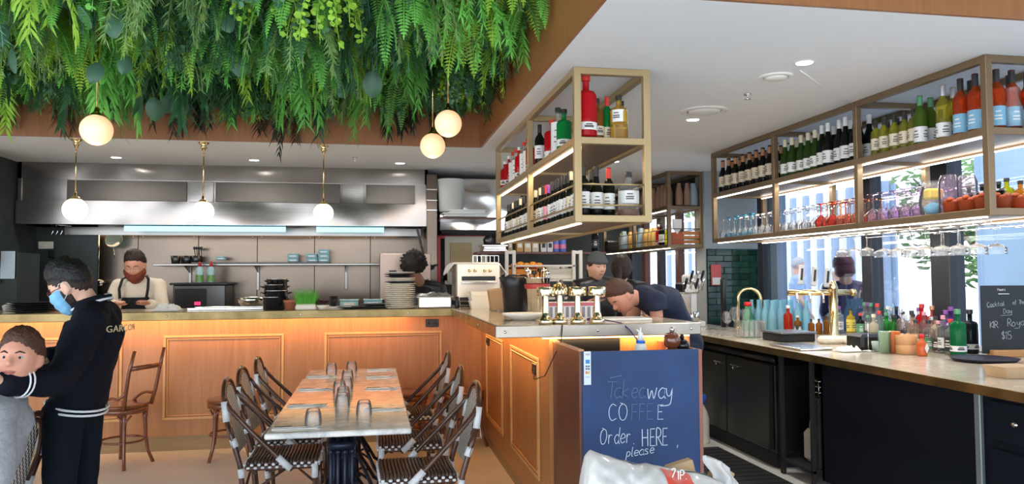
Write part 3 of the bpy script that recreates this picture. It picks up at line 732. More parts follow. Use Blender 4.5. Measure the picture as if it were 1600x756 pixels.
# ================= PENDANTS, DOWNLIGHTS, VENTS =================
def pendant(loc, r, rod_top, m, lab, power, ceilplate=True, col=(1, .78, .5)):
    t = empty('globe_pendant', loc, 0, lab, 'lamp'); b = MB(); b.ball((0, 0, 0), r, 28, 18); b.build('glass_globe', m, t)
    b = MB(); h = rod_top-loc[2]
    b.lathe([(r*.42, r*.86), (r*.46, r*.93), (r*.36, r*1.02), (r*.30, r*1.10), (r*.16, r*1.18), (r*.12, r*1.45), (.007, r*1.5)], n=16, closed=False); b.build('brass_gallery', M_brassp, t)
    b = MB(); b.cyl((0, 0, r*1.4), (0, 0, h), .006, n=8)
    for z in (.33, .66): b.ball((0, 0, r+h*z), (.009, .009, .009), 8, 4)
    b.build('rod', M_brassp, t)
    if ceilplate:
        b = MB(); b.lathe([(.012, -.075), (.022, -.05), (.03, -.04), (.022, -.03), (.045, -.006), (.05, 0)], (0, 0, h), 16); b.build('ceiling_rose', M_brassp, t)
    l = lamp('POINT', 'globe_light', (0, 0, -r-.02), power, col, r*.8, parent=t); return t
pendant((-2.52, 7.05, 2.09), .10, CZ, M_globe, 'leftmost small brass pendant with a glowing globe in front of the hood', 3)
pendant((-1.48, 7.05, 2.085), .093, CZ, M_globe, 'middle small brass pendant with a glowing globe in front of the hood', 3)
pendant((-.445, 7.05, 2.08), .090, CZ, M_globe, 'rightmost small brass pendant with a glowing globe in front of the hood', 3)
pendant((-1.81, 5.4, 2.484), .102, 3.42, M_globe2, 'large amber opal globe hanging from the greenery at the left', 1.5, False, (1, .6, .3))
pendant((.53, 5.4, 2.60), .098, 3.42, M_globe2, 'large amber opal globe hanging from the greenery, higher of the pair', 1.5, False, (1, .6, .3))
pendant((.465, 6.0, 2.54), .100, 3.42, M_globe2, 'large amber opal globe hanging from the greenery, lower of the pair', 1.5, False, (1, .6, .3))
def downlight(x, y, lab, e=7):
    t = empty('downlight', (x, y, CZ), 0, lab, 'lamp'); b = MB(); b.lathe([(.045, -.001), (.056, -.006), (.062, 0)], n=20, closed=False); b.build('trim_ring', M_whitep, t)
    b = MB(); b.lathe([(0, -.003), (.045, -.003)], n=20, closed=False); b.build('lens', M_down, t)
    lamp('AREA', 'downlight_beam', (0, 0, -.02), e, (1, .95, .87), .09, parent=t, spread=R(150))
downlight(-2.515, 8.06, 'downlight in the kitchen ceiling nearest the left wall'); downlight(-1.2, 8.04, 'middle downlight in the kitchen ceiling')
downlight(.278, 8.04, 'rightmost downlight in the kitchen ceiling'); downlight(2.405, 3.87, 'near bright downlight over the bar aisle', 8); downlight(2.43, 5.45, 'farther bright downlight below the round vent', 8)
downlight(2.5, 7.6, 'far downlight hidden behind the bottle shelf', 8)
def vent(x, y, r, lab):
    t = empty('ceiling_vent', (x, y, CZ), 0, lab, 'vent'); b = MB(); b.lathe([(r*.72, -.004), (r*.80, -.012), (r, -.006), (r*1.02, 0)], n=32, closed=False); b.build('outer_ring', M_whitep, t)
    b = MB(); b.lathe([(0, -.022), (r*.55, -.020), (r*.66, -.012), (r*.70, 0)], n=32, closed=False); b.build('centre_disc', M_whitep, t)
    b = MB(); b.lathe([(0, -.001), (r*.8, -.001)], n=32, closed=False); b.build('dark_gap', M_blackm, t)
vent(2.38, 5.14, .17, 'round white ceiling vent beside the hanging bottle shelf'); vent(2.40, 4.17, .10, 'flat round ceiling speaker with a cable running from it')
vent(1.72, 6.05, .07, 'small flat disc in the ceiling behind the brass shelf post')
for x, y, lab in ((2.447, 4.613, 'small sprinkler head in the bar ceiling'), (-.18, 7.72, 'small sprinkler head in the kitchen ceiling')):
    t = empty('sprinkler', (x, y, CZ), 0, lab, 'sprinkler'); b = MB(); b.lathe([(.028, 0), (.022, -.008), (.006, -.012), (.006, -.03), (.02, -.034)][::-1], n=12); b.build('head', M_steels, t)
cb = MB(); cb.tube([at(1250, 110, z=CZ-.004), at(1275, 128, z=CZ-.004), at(1310, 152, z=CZ-.01), at(1337, 164, z=CZ-.02)], .004, 5)
tag(cb.build('ceiling_cable', M_whitep), 'thin white cable across the ceiling to the right shelf', 'cable')

# ================= DINING TABLES =================
def bistro_table(x0, x1, y0, y1, lab):
    cx, cy = (x0+x1)/2, (y0+y1)/2; t = empty('bistro_table', (cx, cy, 0), 0, lab, 'table', 'marble tables pushed end to end'); hx, hy = (x1-x0)/2, (y1-y0)/2
    b = MB(); b.cbox(-hx, hx, -hy, hy, .722, .75, .006); b.build('marble_top', M_marble, t)
    M_iron = mat('cast_iron', (.018, .024, .045), .35, .6)
    for yy in ([0] if hy < .5 else [-.33, .33]):
        b = MB(); b.cbox(-.2, .2, yy-.035, yy+.035, .69, .722, .004); b.cbox(-.03, .03, yy-.2, yy+.2, .69, .722, .004); b.build('top_spider', M_iron, t)
        for dx, dy in ((-.055, -.02), (-.018, -.03), (.018, -.03), (.055, -.02), (-.04, .04), (.04, .04)):
            b = MB(); b.cyl((dx, yy+dy, .12), (dx, yy+dy, .70), .011, n=8); b.ball((dx, yy+dy, .40), .019, 8, 6); b.ball((dx, yy+dy, .58), .016, 8, 6); b.build('column_rod', M_iron, t)
        b = MB(); b.lathe([(.08, .10), (.09, .12), (.05, .16)], (0, yy, 0), 12); b.build('collar', M_iron, t); b = MB(); b.lathe([(.07, .60), (.085, .62), (.07, .64)], (0, yy, 0), 12); b.build('collar', M_iron, t)
        for k in range(4):
            a = R(45+90*k); c_, s_ = math.cos(a), math.sin(a)
            b = MB(); b.tube([(c_*q*1, yy+s_*q, z) for q, z in ((.05, .30), (.10, .24), (.17, .15), (.24, .05), (.30, .012), (.34, .02))], [.011, .011, .013, .013, .014, .012], 7)
            b.tube([(c_*q, yy+s_*q, z) for q, z in ((.05, .13), (.12, .14), (.19, .11), (.23, .07))], .008, 6); b.build('foot', M_iron, t)
    return t
bistro_table(-.511, .19, 3.81, 4.495, 'nearest marble bistro table with black iron base')
bistro_table(-.511, .19, 4.50, 5.80, 'long middle marble table of the joined row')
bistro_table(-.50, .19, 5.805, 6.35, 'farthest marble table of the row, nearest the kitchen counter')
# tumblers upside down and cutlery
def tumbler():
    b = MB(); b.lathe([(.042, 0), (.043, .02), (.040, .055), (.034, .078), (.030, .084), (.0, .084)], n=12, closed=False); b.lathe([(.039, 0), (.037, .05), (.030, .068), (0, .068)], n=12, closed=False)
    o = b.build('tumbler', M_glass); return tag(o, cat='glass', group='upturned tumblers on the marble tables')
tm = Series(tumbler())
for (x, y), lab in (((-.317, 6.08), 'upturned tumbler alone on the far left of the table row'), ((-.165, 6.17), 'upturned tumbler at the far end of the glass line'), ((-.178, 5.60), 'tumbler near the middle of the glass line, farther one'), ((-.172, 5.20), 'tumbler in the middle of the glass line'),
                    ((-.21, 5.03), 'tumbler touching the middle one in the glass line'), ((-.176, 4.74), 'tumbler second nearest in the glass line'), ((-.172, 4.50), 'nearest tumbler of the glass line, over the table joint'), ((-.296, 3.99), 'nearest tumbler at the left corner of the tables'), ((-.046, 4.20), 'tumbler at the right beside a rolled knife and fork')):
    tm.put((x, y, .75), 0, lab, 'upturned tumblers on the marble tables')
def cutlery():
    t = empty('cutlery_set', cat='cutlery'); b = MB(); b.cbox(-.11, .11, -.03, .03, 0, .005, .002); b.build('napkin', M_paper, t)
    b = MB(); b.cbox(-.10, -.01, .004, .014, .006, .012, .002); b.cbox(-.01, .12, .002, .018, .006, .009, .001); b.build('knife', M_steels, t)
    b = MB(); b.cbox(-.10, .06, -.014, -.008, .006, .010, .001); b.ball((.075, -.011, .009), (.025, .012, .003), 8, 5)
    for q in (-.008, 0, .008): b.cbox(.09, .125, -.012+q, -.010+q, .007, .009, .0005)
    b.build('fork', M_steels, t); return t
cs = Series(cutlery())
for x, y, a, lab in ((-.38, 3.93, .02, 'napkin with knife and fork on the near left corner'), (.06, 4.37, 0, 'napkin with knife and fork at the near right'), (-.38, 4.60, 0, 'napkin and cutlery, second place on the left side'), (.06, 5.18, 0, 'napkin and cutlery, second place on the right side'),
                     (-.38, 5.24, 0, 'napkin and cutlery, third place on the left side'), (.06, 5.78, 0, 'napkin and cutlery, third place on the right side'), (-.38, 5.90, 0, 'napkin and cutlery at the far left place'), (.06, 6.22, 0, 'napkin and cutlery at the far right place')):
    cs.put((x, y, .75), a, lab, 'cutlery sets on the marble tables')

# ================= RATTAN CHAIRS =================
M_cane = mat('brown_cane', (.075, .030, .017), .28, noise_amt=.4, nscale=12, coat=.4); M_bind = mat('white_binding', (.72, .74, .76), .5, bump=.4, bscale=150)
M_weave = checks('woven_check', (.75, .73, .68), (.02, .013, .012), (52, 0, 46)); M_strand = mat('dark_strand', (.075, .042, .030), .4, noise_amt=.35, nscale=30)
def rattan_chair():
    t = empty('rattan_chair', cat='chair')
    b = MB()
    n = 20
    for i in range(n):                                   # seat strands
        y = -.185+i*.37/(n-1); w = .205-.02*(1 if y < 0 else 0)*abs(y)/.2
        b.tube([(-w, y, .445), (-w*.9, y, .462), (0, y, .456), (w*.9, y, .462), (w, y, .445)], .0105, 6)
    tag(b.build('woven_seat', M_strand, t), kind='stuff')
    b = MB()
    for k in range(2):
        for i in range(20):
            if (i+k) % 2 == 0:
                for sx in (-1, 1): b.cbox(sx*.213-.006, sx*.213+.006, -.19+i*.0195, -.172+i*.0195, .425+k*.016, .438+k*.016, .003)
                for sy in (-1, 1): b.cbox(-.2+i*.0205, -.182+i*.0205, sy*.203-.006, sy*.203+.006, .425+k*.016, .438+k*.016, .003)
    tag(b.build('bead_edging', M_bind, t), kind='stuff')
    b = MB(); b.cbox(-.21, .21, -.20, .20, .412, .446, .012); b.build('seat_frame', M_cane, t)
    for s in (-1, 1):
        b = MB(); b.tube([(s*.195, .18, .44), (s*.198, .188, .2), (s*.205, .20, 0)], .015, 8); b.build('leg', M_cane, t)
        b = MB(); b.tube([(s*.20, -.19, 0), (s*.20, -.20, .20), (s*.205, -.225, .45), (s*.205, -.27, .60), (s*.19, -.305, .70)], .015, 8); b.build('leg', M_cane, t)
        b = MB(); b.tube([(s*.222, .06, .415), (s*.225, -.03, .50), (s*.215, -.17, .64), (s*.19, -.285, .76), (s*.165, -.315, .81)], .014, 8); b.build('side_brace', M_cane, t)
    for off, r in ((0, .0145), (.026, .010)):
        b = MB(); pts = []
        for i in range(17):
            a = math.pi*i/16; x = math.cos(a)*(.188-off); z = .70+math.sin(a)**.8*(.205-off); y = -.305-(z-.70)*.16
            pts.append((x, y, z))
        if off: pts = [(.17, -.262, .58)]+pts+[(-.17, -.262, .58)]
        b.tube(pts, r, 8); b.build('back_hoop', M_cane, t)
    b = MB()                                              # woven back: an oval panel between hoop and seat
    def f(u, v):
        z = .50+v*.375; half = .150*math.sqrt(max(.02, 1-((v-.42)/.62)**2)) if v > .42 else .150-.03*(.42-v)
        y = -.245-(z-.50)*.22 ; return (half*(2*u-1), y, z)
    b.sheet(f, 14, 18); b.build('woven_back', M_weave, t)
    bb = [((s*.192, -.302, .69), (s*.175, -.318, .80)) for s in (-1, 1)]+[((s*.2, -.268, .595), (s*.203, -.25, .55)) for s in (-1, 1)]+[((s*.222, .05, .42), (s*.224, -.02, .49)) for s in (-1, 1)]
    bb += [((s*.196, .182, .36), (s*.195, .18, .44)) for s in (-1, 1)]+[((s*.203, -.215, .38), (s*.205, -.222, .43)) for s in (-1, 1)]+[((s*.20, -.195, .12), (s*.20, -.198, .17)) for s in (-1, 1)]
    for p0, p1 in bb:
        b = MB(); b.cyl(p0, p1, .0195, n=9); b.build('white_binding', M_bind, t)
    for p in ([(-.2, .19, .16), (0, 0, .26), (.2, -.195, .16)], [(.2, .19, .16), (0, 0, .26), (-.2, -.195, .16)], [(-.2, .185, .30), (0, .19, .37), (.2, .185, .30)], [(-.2, -.2, .30), (0, -.2, .37), (.2, -.2, .30)]):
        b = MB(); b.tube(p, .008, 6); b.build('stretcher', M_cane, t)
    return t
rc = Series(rattan_chair())
g_ = 'rattan bistro chairs around the marble tables'
for x, y, rz, lab in ((-.505, 4.70, -90, 'nearest woven bistro chair on the left of the tables'), (-.52, 5.28, -92, 'middle woven bistro chair on the left of the tables'), (-.51, 5.93, -90, 'farthest woven bistro chair on the left of the tables'),
                      (.235, 4.22, 92, 'nearest woven bistro chair on the right, its seat facing the camera'), (.235, 5.0, 90, 'middle woven bistro chair on the right of the tables'), (.25, 5.98, 90, 'farthest woven bistro chair on the right of the tables'),
                      (-1.80, 3.66, 95, 'woven bistro chair that the seated man in grey leans on')):
    rc.put((x, y, 0), R(rz), lab, g_)

# ================= BENTWOOD STOOLS =================
def bentwood(back):
    t = empty('bentwood_chair' if back else 'bentwood_stool', cat='chair' if back else 'stool')
    b = MB(); b.lathe([(0, .462), (.16, .458), (.185, .468), (.192, .476), (.19, .488), (.17, .492), (0, .486)], n=28, closed=False); b.build('round_seat', M_bent, t)
    b = MB(); b.lathe([(.170, .425), (.186, .425), (.186, .465), (.170, .465)], n=28, closed=False); b.build('seat_ring', M_bent, t)
    for k in range(4):
        a = R(45+90*k); c_, s_ = math.cos(a), math.sin(a)
        b = MB(); b.tube([(c_*q, s_*q, z) for q, z in ((.155, .45), (.162, .36), (.168, .22), (.185, .10), (.225, 0))], [.018, .016, .014, .013, .014], 9); b.build('leg', M_bent, t)
        b = MB(); a2 = a+R(90); pm = ((c_+math.cos(a2))*.09, (s_+math.sin(a2))*.09)
        b.tube([(c_*.165, s_*.165, .31), (c_*.155+pm[0]*.15, s_*.155+pm[1]*.15, .37), (c_*.12+pm[0]*.55, s_*.12+pm[1]*.55, .415)], .009, 6)
        a3 = a-R(90); pm = ((c_+math.cos(a3))*.09, (s_+math.sin(a3))*.09)
        b.tube([(c_*.165, s_*.165, .31), (c_*.155+pm[0]*.15, s_*.155+pm[1]*.15, .37), (c_*.12+pm[0]*.55, s_*.12+pm[1]*.55, .415)], .009, 6); b.build('leg_bracket', M_bent, t)
    b = MB(); b.tube([(math.cos(R(a))*.162, math.sin(R(a))*.162, .20) for a in range(0, 361, 15)], .010, 7); b.build('foot_ring', M_bent, t)
    if back:
        for s in (-1, 1):
            b = MB(); b.tube([(s*.15, -.14, .47), (s*.165, -.17, .60), (s*.17, -.20, .76), (s*.165, -.245, .93)], [.016, .015, .014, .013], 9); b.build('back_post', M_bent, t)
            b = MB(); b.tube([(s*.163, -.172, .63), (s*.175, -.16, .585), (s*.185, -.12, .555), (s*.19, -.06, .56), (s*.188, -.01, .545), (s*.18, .03, .515), (s*.165, .05, .48)], .012, 7); b.build('side_arch', M_bent, t)
        b = MB(); b.tube([(-.168, -.205, .79), (-.12, -.245, .795), (-.06, -.27, .80), (0, -.278, .80), (.06, -.27, .80), (.12, -.245, .795), (.168, -.205, .79)], .012, 7, flat=1.6); b.build('back_rail', M_bent, t)
    return t
bw = bentwood(True); bw.location = (-1.98, 6.62, 0); bw.rotation_euler.z = R(65); tag(bw, 'brown bentwood chair standing behind the waiter against the panelled counter')
st = Series(bentwood(False)); st.put((-1.17, 6.72, 0), R(8), 'brown bentwood stool left of the tables', 'bentwood stools by the counter'); st.put((.79, 6.76, 0), R(20), 'brown bentwood stool in the corner by the island', 'bentwood stools by the counter')
st.put((.30, 6.76, 0), R(5), 'brown bentwood stool half hidden behind the right chairs', 'bentwood stools by the counter')
# ================= BOTTLES AND GLASSES =================
SH = {  # radius/height profiles, 1 = full height, r in units of body radius
 'wine': [(0, 0), (.95, 0), (1, .015), (1, .60), (.93, .66), (.45, .76), (.36, .80), (.35, .97), (.40, .975), (.40, 1)],
 'burg': [(0, 0), (.95, 0), (1, .015), (1, .45), (.85, .56), (.50, .68), (.36, .80), (.34, .97), (.39, .975), (.39, 1)],
 'champ': [(0, 0), (.95, 0), (1, .02), (1, .44), (.86, .56), (.52, .68), (.36, .80), (.36, .95), (.42, .96), (.40, 1)],
 'spirit': [(0, 0), (.95, 0), (1, .02), (1, .62), (.90, .69), (.38, .75), (.33, .78), (.33, .92), (.38, .925), (.38, 1)],
 'gin': [(0, 0), (.95, 0), (1, .02), (.98, .66), (.80, .72), (.33, .745), (.30, .78), (.30, .93), (.36, .935), (.36, 1)],
 'carafe': [(0, 0), (.9, 0), (1, .02), (1, .55), (.80, .68), (.42, .80), (.38, .90), (.42, 1)]}
def bmat(col, dens=None):
    nm = 'bottle_glass_%d_%d_%d' % tuple(int(c*99) for c in col)
    d = (dens*.6 if dens is not None else (.08 if min(col) > .6 else .45))
    return glass(nm, col, d, .8)
DARK = (.015, .018, .014); GREEN = (.05, .12, .02); GRN2 = (.02, .45, .12); CLEAR = (.95, .97, .97); REDB = (.75, .02, .03); ROSE = (.85, .16, .04); YEL = (.80, .74, .14); AMB = (.45, .18, .03); BLUE = (.45, .80, .92)
LABC = {'w': (.82, .82, .80), 'k': (.03, .03, .03), 'b': (.22, .45, .62), 'r': (.7, .05, .04), 'c': (.78, .68, .5), 'p': (.85, .35, .45), 'g': (.1, .3, .15), 'y': (.85, .68, .12), 'v': (.28, .08, .35), 'o': (.85, .35, .08), 's': (.6, .6, .62), 't': (.62, .30, .16)}
def lmat(k): return mat('label_'+k, LABC[k], .6)
def cmat(k): return mat('cap_'+k, LABC[k], .35, .6 if k in 'st' else 0)
def bottle(kind, h, r, col, cap='k', lab='w', lz=(.16, .48), dens=None, foil=None, sq=False, name='bottle', n=16):
    b = MB(); b.lathe([(q*r, z*h) for q, z in SH[kind]], n=n)
    if sq:
        for i, v in enumerate(b.v):
            x, y, z = v; m = max(abs(x), abs(y), 1e-6); rad = math.hypot(x, y)
            if z < h*.7: k = (rad/m)*.5+.5; b.v[i] = (x*k*1.1, y*k*.8, z)
    o = b.build(name, bmat(col, dens)); tag(o, cat='bottle')
    if lab:
        b = MB(); b.lathe([(r*1.012, lz[0]*h), (r*1.012, lz[1]*h)], n=n, closed=False, sx=1.1 if sq else 1, sy=.92 if sq else 1); b.build('label', lmat(lab), o)
        b = MB()
        for q in (.72, .5, .34):
            zz = h*(lz[0]+(lz[1]-lz[0])*q); k = .35 if q > .6 else .5
            for a0 in (-100, -10, 80, 170):
                vs = [(r*1.02*math.cos(R(a0+da*k)), r*1.02*math.sin(R(a0+da*k)), zz+dz) for dz in (-.0035, .0035) for da in (-50, -20, 20, 50)]
                b.add(vs, [(i, i+1, i+5, i+4) for i in range(3)], True)
        lp_ = b.build('label_print', mat('print_'+('w' if lab in 'kbrgv' else 'k'), (.8, .8, .78) if lab in 'kbrgv' else (.12, .1, .1), .6), o); tag(lp_, kind='stuff')
    if cap:
        z0 = foil if foil else .90; nr = r*.40
        b = MB(); b.lathe([(nr*1.0, z0*h), (nr*1.02, h*.99), (nr*.95, h*1.004), (0, h*1.005)], n=12, closed=False); b.build('cap' if not foil else 'foil', cmat(cap), o)
    return o
SER = {}
def bot(key, loc, what, grp=None, rz=None, sc=None, **k):
    if key not in SER: SER[key] = Series(bottle(**k))
    return SER[key].put(loc, rz if rz is not None else rr.uniform(-.5, .5)+R(180), what, grp, sc)
TZ = 2.307; LZ = 1.846
ORD = 'first second third fourth fifth sixth seventh eighth ninth tenth eleventh twelfth thirteenth fourteenth fifteenth sixteenth seventeenth eighteenth nineteenth twentieth'.split()
CNT = {}
def nth(base, key=None):
    k = key or base; CNT[k] = CNT.get(k, 0)+1; return '%s %s' % (ORD[min(CNT[k], 20)-1], base)
# -- hanging shelf over the island, lower tier: wine rows
kinds = [('wA', dict(kind='wine', h=.30, r=.037, col=DARK, cap='k', lab='w', foil=.80)), ('wB', dict(kind='burg', h=.30, r=.040, col=DARK, cap='k', lab='w', foil=.80)), ('wC', dict(kind='wine', h=.30, r=.037, col=DARK, cap='c', lab='c', foil=.82)),
         ('wD', dict(kind='wine', h=.30, r=.037, col=DARK, cap='r', lab='w', foil=.78)), ('wE', dict(kind='burg', h=.29, r=.040, col=DARK, cap='v', lab='p', foil=.80))]
desc = {'wA': 'slim dark bottle, black foil', 'wB': 'sloping-shouldered dark bottle', 'wC': 'gold-foiled dark bottle', 'wD': 'red-foiled dark bottle', 'wE': 'purple-foiled pink-labelled bottle'}
kd = dict(kinds)
seq = 'A A B C A B A A A B E D B C C A B A B A B C A B A C B A B'.split()
for row, x in enumerate((1.215, 1.31)):
    y = 4.27
    for i, s in enumerate(seq):
        if row and i % 2: y += .088; continue
        if 5.44 < y < 5.56: y = 5.57
        if y > 6.88: break
        if row and y < 4.4: y += .088; continue
        k = 'w'+s; bot(k, (x+rr.uniform(-.008, .008), y, LZ), nth('%s, %s row, lower island shelf' % (desc[k], ('front', 'back')[row])), 'lower island shelf wines', **kd[k]); y += .088
for x, y, k, w in ((1.30, 4.30, 'wB', 'behind the front rail, left,'), (1.39, 4.34, 'wD', 'at the front, middle,')):
    bot(k, (x, y, LZ), desc[k]+' '+w+' of the brass shelf', **kd[k])
bot('clearbig', (1.50, 4.30, LZ), 'square clear spirit bottle holding a little gold liquid, front of the brass shelf', rz=0, kind='spirit', h=.27, r=.056, col=CLEAR, cap='k', lab='w', lz=(.30, .58), sq=True)
b = MB(); b.cbox(-.052, .052, -.04, .04, .004, .05, .01); o = b.build('liquid', bmat(AMB, .6), SER['clearbig'].o)
# upper tier
T = [('champred', (1.20, 6.85), dict(kind='spirit', h=.25, r=.045, col=REDB, cap='w', lab='w', lz=(.12, .3)), 'short red bottle with white band at the far end of the upper island shelf'),
     ('bigred', (1.255, 5.20), dict(kind='gin', h=.30, r=.062, col=REDB, cap='r', lab='w', lz=(.10, .24)), 'large red gin bottle with white band beside the middle shelf post'),
     ('wA', (1.20, 5.38), kd['wA'], 'dark wine bottle standing by the middle post of the upper island shelf'),
     ('clearlab', (1.22, 4.90), dict(kind='spirit', h=.32, r=.048, col=CLEAR, cap='k', lab='w', lz=(.05, .68)), 'tall white-labelled bottle with dark cap behind the green one'),
     ('green', (1.215, 4.72), dict(kind='gin', h=.27, r=.050, col=GRN2, cap='k', lab='w', lz=(.10, .26), dens=.5), 'bright green gin bottle with white band on the upper island shelf'),
     ('redw', (1.25, 4.42), dict(kind='gin', h=.30, r=.046, col=REDB, cap='r', lab='w', lz=(.12, .5)), 'red bottle with tall white label next to the biggest red bottle'),
     ('hugered', (1.225, 4.24), dict(kind='gin', h=.37, r=.064, col=REDB, cap='r', lab='w', lz=(.10, .22)), 'biggest red gin bottle behind the front post of the brass shelf'),
     ('amber', (1.315, 4.32), dict(kind='spirit', h=.25, r=.042, col=AMB, cap='k', lab='c', lz=(.10, .32)), 'amber spirit bottle with black cap on the front of the brass shelf'),
     ('greenr', (1.385, 4.34), dict(kind='wine', h=.27, r=.034, col=GRN2, cap='r', lab='c', foil=.78, lz=(.05, .3)), 'green bottle with bright red foil neck on the brass shelf'),
     ('gold', (1.435, 4.27), dict(kind='spirit', h=.26, r=.048, col=(.85, .62, .15), cap='k', lab='w', lz=(.38, .66), sq=True, dens=.3), 'golden square bottle with high white label and black cap'),
     ('goldb', (1.485, 4.36), dict(kind='spirit', h=.25, r=.036, col=(.80, .55, .12), cap='k', lab='w', lz=(.3, .5), dens=.3), 'smaller golden bottle behind the square golden one'),
     ('white', (1.52, 4.46), dict(kind='spirit', h=.18, r=.032, col=AMB, cap='t', lab='w', lz=(.1, .7)), 'small bottle with white label and brown top at the right of the brass shelf')]
for k, (x, y), kw, lab in T: bot(k, (x, y, TZ), lab, **kw)
for i, y in enumerate((5.72, 5.86, 6.0, 6.18, 6.34, 6.5, 6.66)):
    if i % 3 == 0: bot('redslim', (1.20, y, TZ), nth('slim bright red bottle from the middle post, upper island shelf'), 'slim bright red bottles, upper island shelf', kind='spirit', h=.27, r=.036, col=REDB, cap='w', lab='w', lz=(.08, .2))
    else: bot('whslim', (1.205, y, TZ), nth('slim white bottle from the middle post, upper island shelf'), 'slim white bottles, upper island shelf', kind='spirit', h=.28, r=.036, col=CLEAR, cap='r' if i == 1 else 's', lab='w', lz=(.04, .66))
# -- right shelf upper tier
def row(key, ys, xs, z, kw, lab, grp=None):
    for y in ys:
        for q, x in enumerate(xs): bot(key, (x+rr.uniform(-.01, .01), y+rr.uniform(-.006, .006), z), nth(lab+(', aisle side' if q == 0 else ', window side' if q == len(xs)-1 else ', middle row')), grp or lab, **kw)
fr_ = lambda a, b_, n: [a+(b_-a)*i/(n-1) for i in range(n)]
row('ch', fr_(5.98, 6.86, 8), (3.37, 3.47), TZ, dict(kind='champ', h=.31, r=.044, col=DARK, cap='t', lab='c', foil=.66), 'copper-foiled bottle from the near end of its group')
row('chw', (5.86,), (3.37, 3.47), TZ, dict(kind='champ', h=.31, r=.044, col=DARK, cap='w', lab='w', foil=.7), 'white-foiled bottle beside the copper-foiled ones')
row('gw', fr_(5.30, 5.72, 5), (3.37, 3.47), TZ, dict(kind='burg', h=.31, r=.042, col=GREEN, cap='c', lab='k' if 0 else 'w', foil=.80, lz=(.08, .34)), 'green pale-foiled bottle from the near end of its group')
row('dw', fr_(4.80, 5.22, 5), (3.37, 3.47), TZ, dict(kind='burg', h=.33, r=.043, col=DARK, cap='w', lab='w', foil=.80, lz=(.08, .36)), 'dark white-capped bottle from the near end of its group')
row('yw', fr_(4.26, 4.63, 5), (3.40, 3.50, 3.60), TZ, dict(kind='wine', h=.25, r=.034, col=(.62, .60, .10), cap='k', lab='c', foil=.80, dens=.35), 'small yellow dark-capped bottle from the near end of its group')
bot('gr2', (3.38, 4.17, TZ), 'green bottle with black-figured white label on the right shelf', kind='wine', h=.31, r=.040, col=(.12, .22, .03), cap='g', lab='w', foil=.8, lz=(.05, .36))
bot('gr2', (3.48, 4.20, TZ), 'green bottle tucked behind the figured-label bottle', kind='wine')
bot('yc', (3.385, 3.98, TZ), 'pale yellow wine bottle with clear neck and white label', kind='wine', h=.33, r=.042, col=YEL, cap='s', lab='w', foil=.8, lz=(.04, .30), dens=.25)
bot('yc', (3.49, 4.02, TZ), 'second pale yellow wine bottle behind the first', kind='wine')
RK = dict(kind='wine', h=.33, r=.043, col=ROSE, cap='k', lab='b', foil=.70, lz=(.03, .36), dens=.35)
for i, (x, y) in enumerate(((3.375, 3.83), (3.47, 3.86), (3.375, 3.72), (3.47, 3.74))): bot('rose', (x, y, TZ), nth('orange blue-labelled bottle from the window, left of the near post'), 'orange rose bottles left of the near post', **RK)
for x, y in ((3.42, 3.62), (3.52, 3.62), (3.60, 3.72), (3.66, 3.66)): bot('rose', (x, y, TZ), nth('orange blue-labelled bottle right of the near post'), 'orange rose bottles right of the near post', **RK)
def carafe(h, r):
    b = MB(); b.lathe([(0, .004), (r, .004), (r, h*.5), (r*.6, h*.75), (r*.75, h)], n=20, closed=False); return b.build('carafe', M_glass)
tag(carafe(.22, .05), 'clear glass carafe standing in front of the rose bottles', 'carafe').location = (3.49, 3.52+.07, TZ)
o = tag(carafe(.20, .055), 'larger clear carafe at the right edge of the upper shelf', 'carafe'); o.location = (3.73, 3.60, TZ)

# stemware, upside down on the shelf or hanging
def stem(h, rb, hb, m=M_glass, rim=.8, name='wine_glass'):
    """height h, bowl radius rb, bowl height hb; standing upright, origin at foot"""
    b = MB(); f = h-hb
    b.lathe([(rb*.80, 0), (rb*.75, .003), (.006, .008), (.004, .02), (.004, f*.9), (.008, f), (rb*.6, f+hb*.12), (rb, f+hb*.42), (rb*.96, f+hb*.7), (rb*rim, h)], n=14, closed=False)
    b.lathe([(rb*.80, 0), (0, 0)], n=14, closed=False); return b
def flip(b, h): b.v = [(x, y, h-z) for x, y, z in b.v]; b.f = [f[::-1] for f in b.f]; return b
def gseries(name, h, rb, hb, m, inverted=True, rim=.8):
    b = stem(h, rb, hb, rim=rim)
    if inverted: flip(b, h)
    return Series(tag(b.build(name, m), cat='glass'))
M_gpink = glass('pink_glass', (.93, .80, .93), .08, 1.1); M_gred = glass('red_glass', (.95, .22, .16), .12, 1); M_gorange = glass('orange_glass', (.98, .62, .45), .08, 1.1); M_gblue = glass('blue_glass', (.2, .65, .85), .2, 1)
gs = gseries('wine_glass', .19, .040, .09, M_glass)
def grid(ser, ys, xs, z, lab, grp):
    for y in ys:
        for q, x in enumerate(xs): ser.put((x+rr.uniform(-.008, .008), y+rr.uniform(-.008, .008), z), 0, nth('%s, row %s' % (lab, ('nearest the aisle', 'second from the aisle', 'third from the aisle', 'nearest the window')[q])), grp)
grid(gs, fr_(5.90, 6.85, 10), (3.36, 3.47, 3.58), LZ, 'upturned clear glass, far bay', 'clear wine glasses in the far bay')
gb = gseries('coupe_glass', .21, .045, .06, M_gblue, True, 1.0)
grid(gb, (6.35, 6.50, 6.65, 6.8), (3.38,), LZ+.0, 'blue-footed coupe, far bay', 'blue-footed coupes')
grid(gs, fr_(5.32, 5.74, 5), (3.36, 3.46, 3.56, 3.66), LZ, 'upturned clear glass, middle bay', 'clear wine glasses in the middle bay')
go = gseries('wine_glass', .19, .042, .09, M_gorange)
grid(go, (4.80, 4.89, 4.98, 5.15), (3.36, 3.46, 3.56), LZ, 'upturned peach glass, middle bay', 'peach wine glasses in the middle bay')
gr = gseries('wine_glass', .19, .044, .10, M_gred)
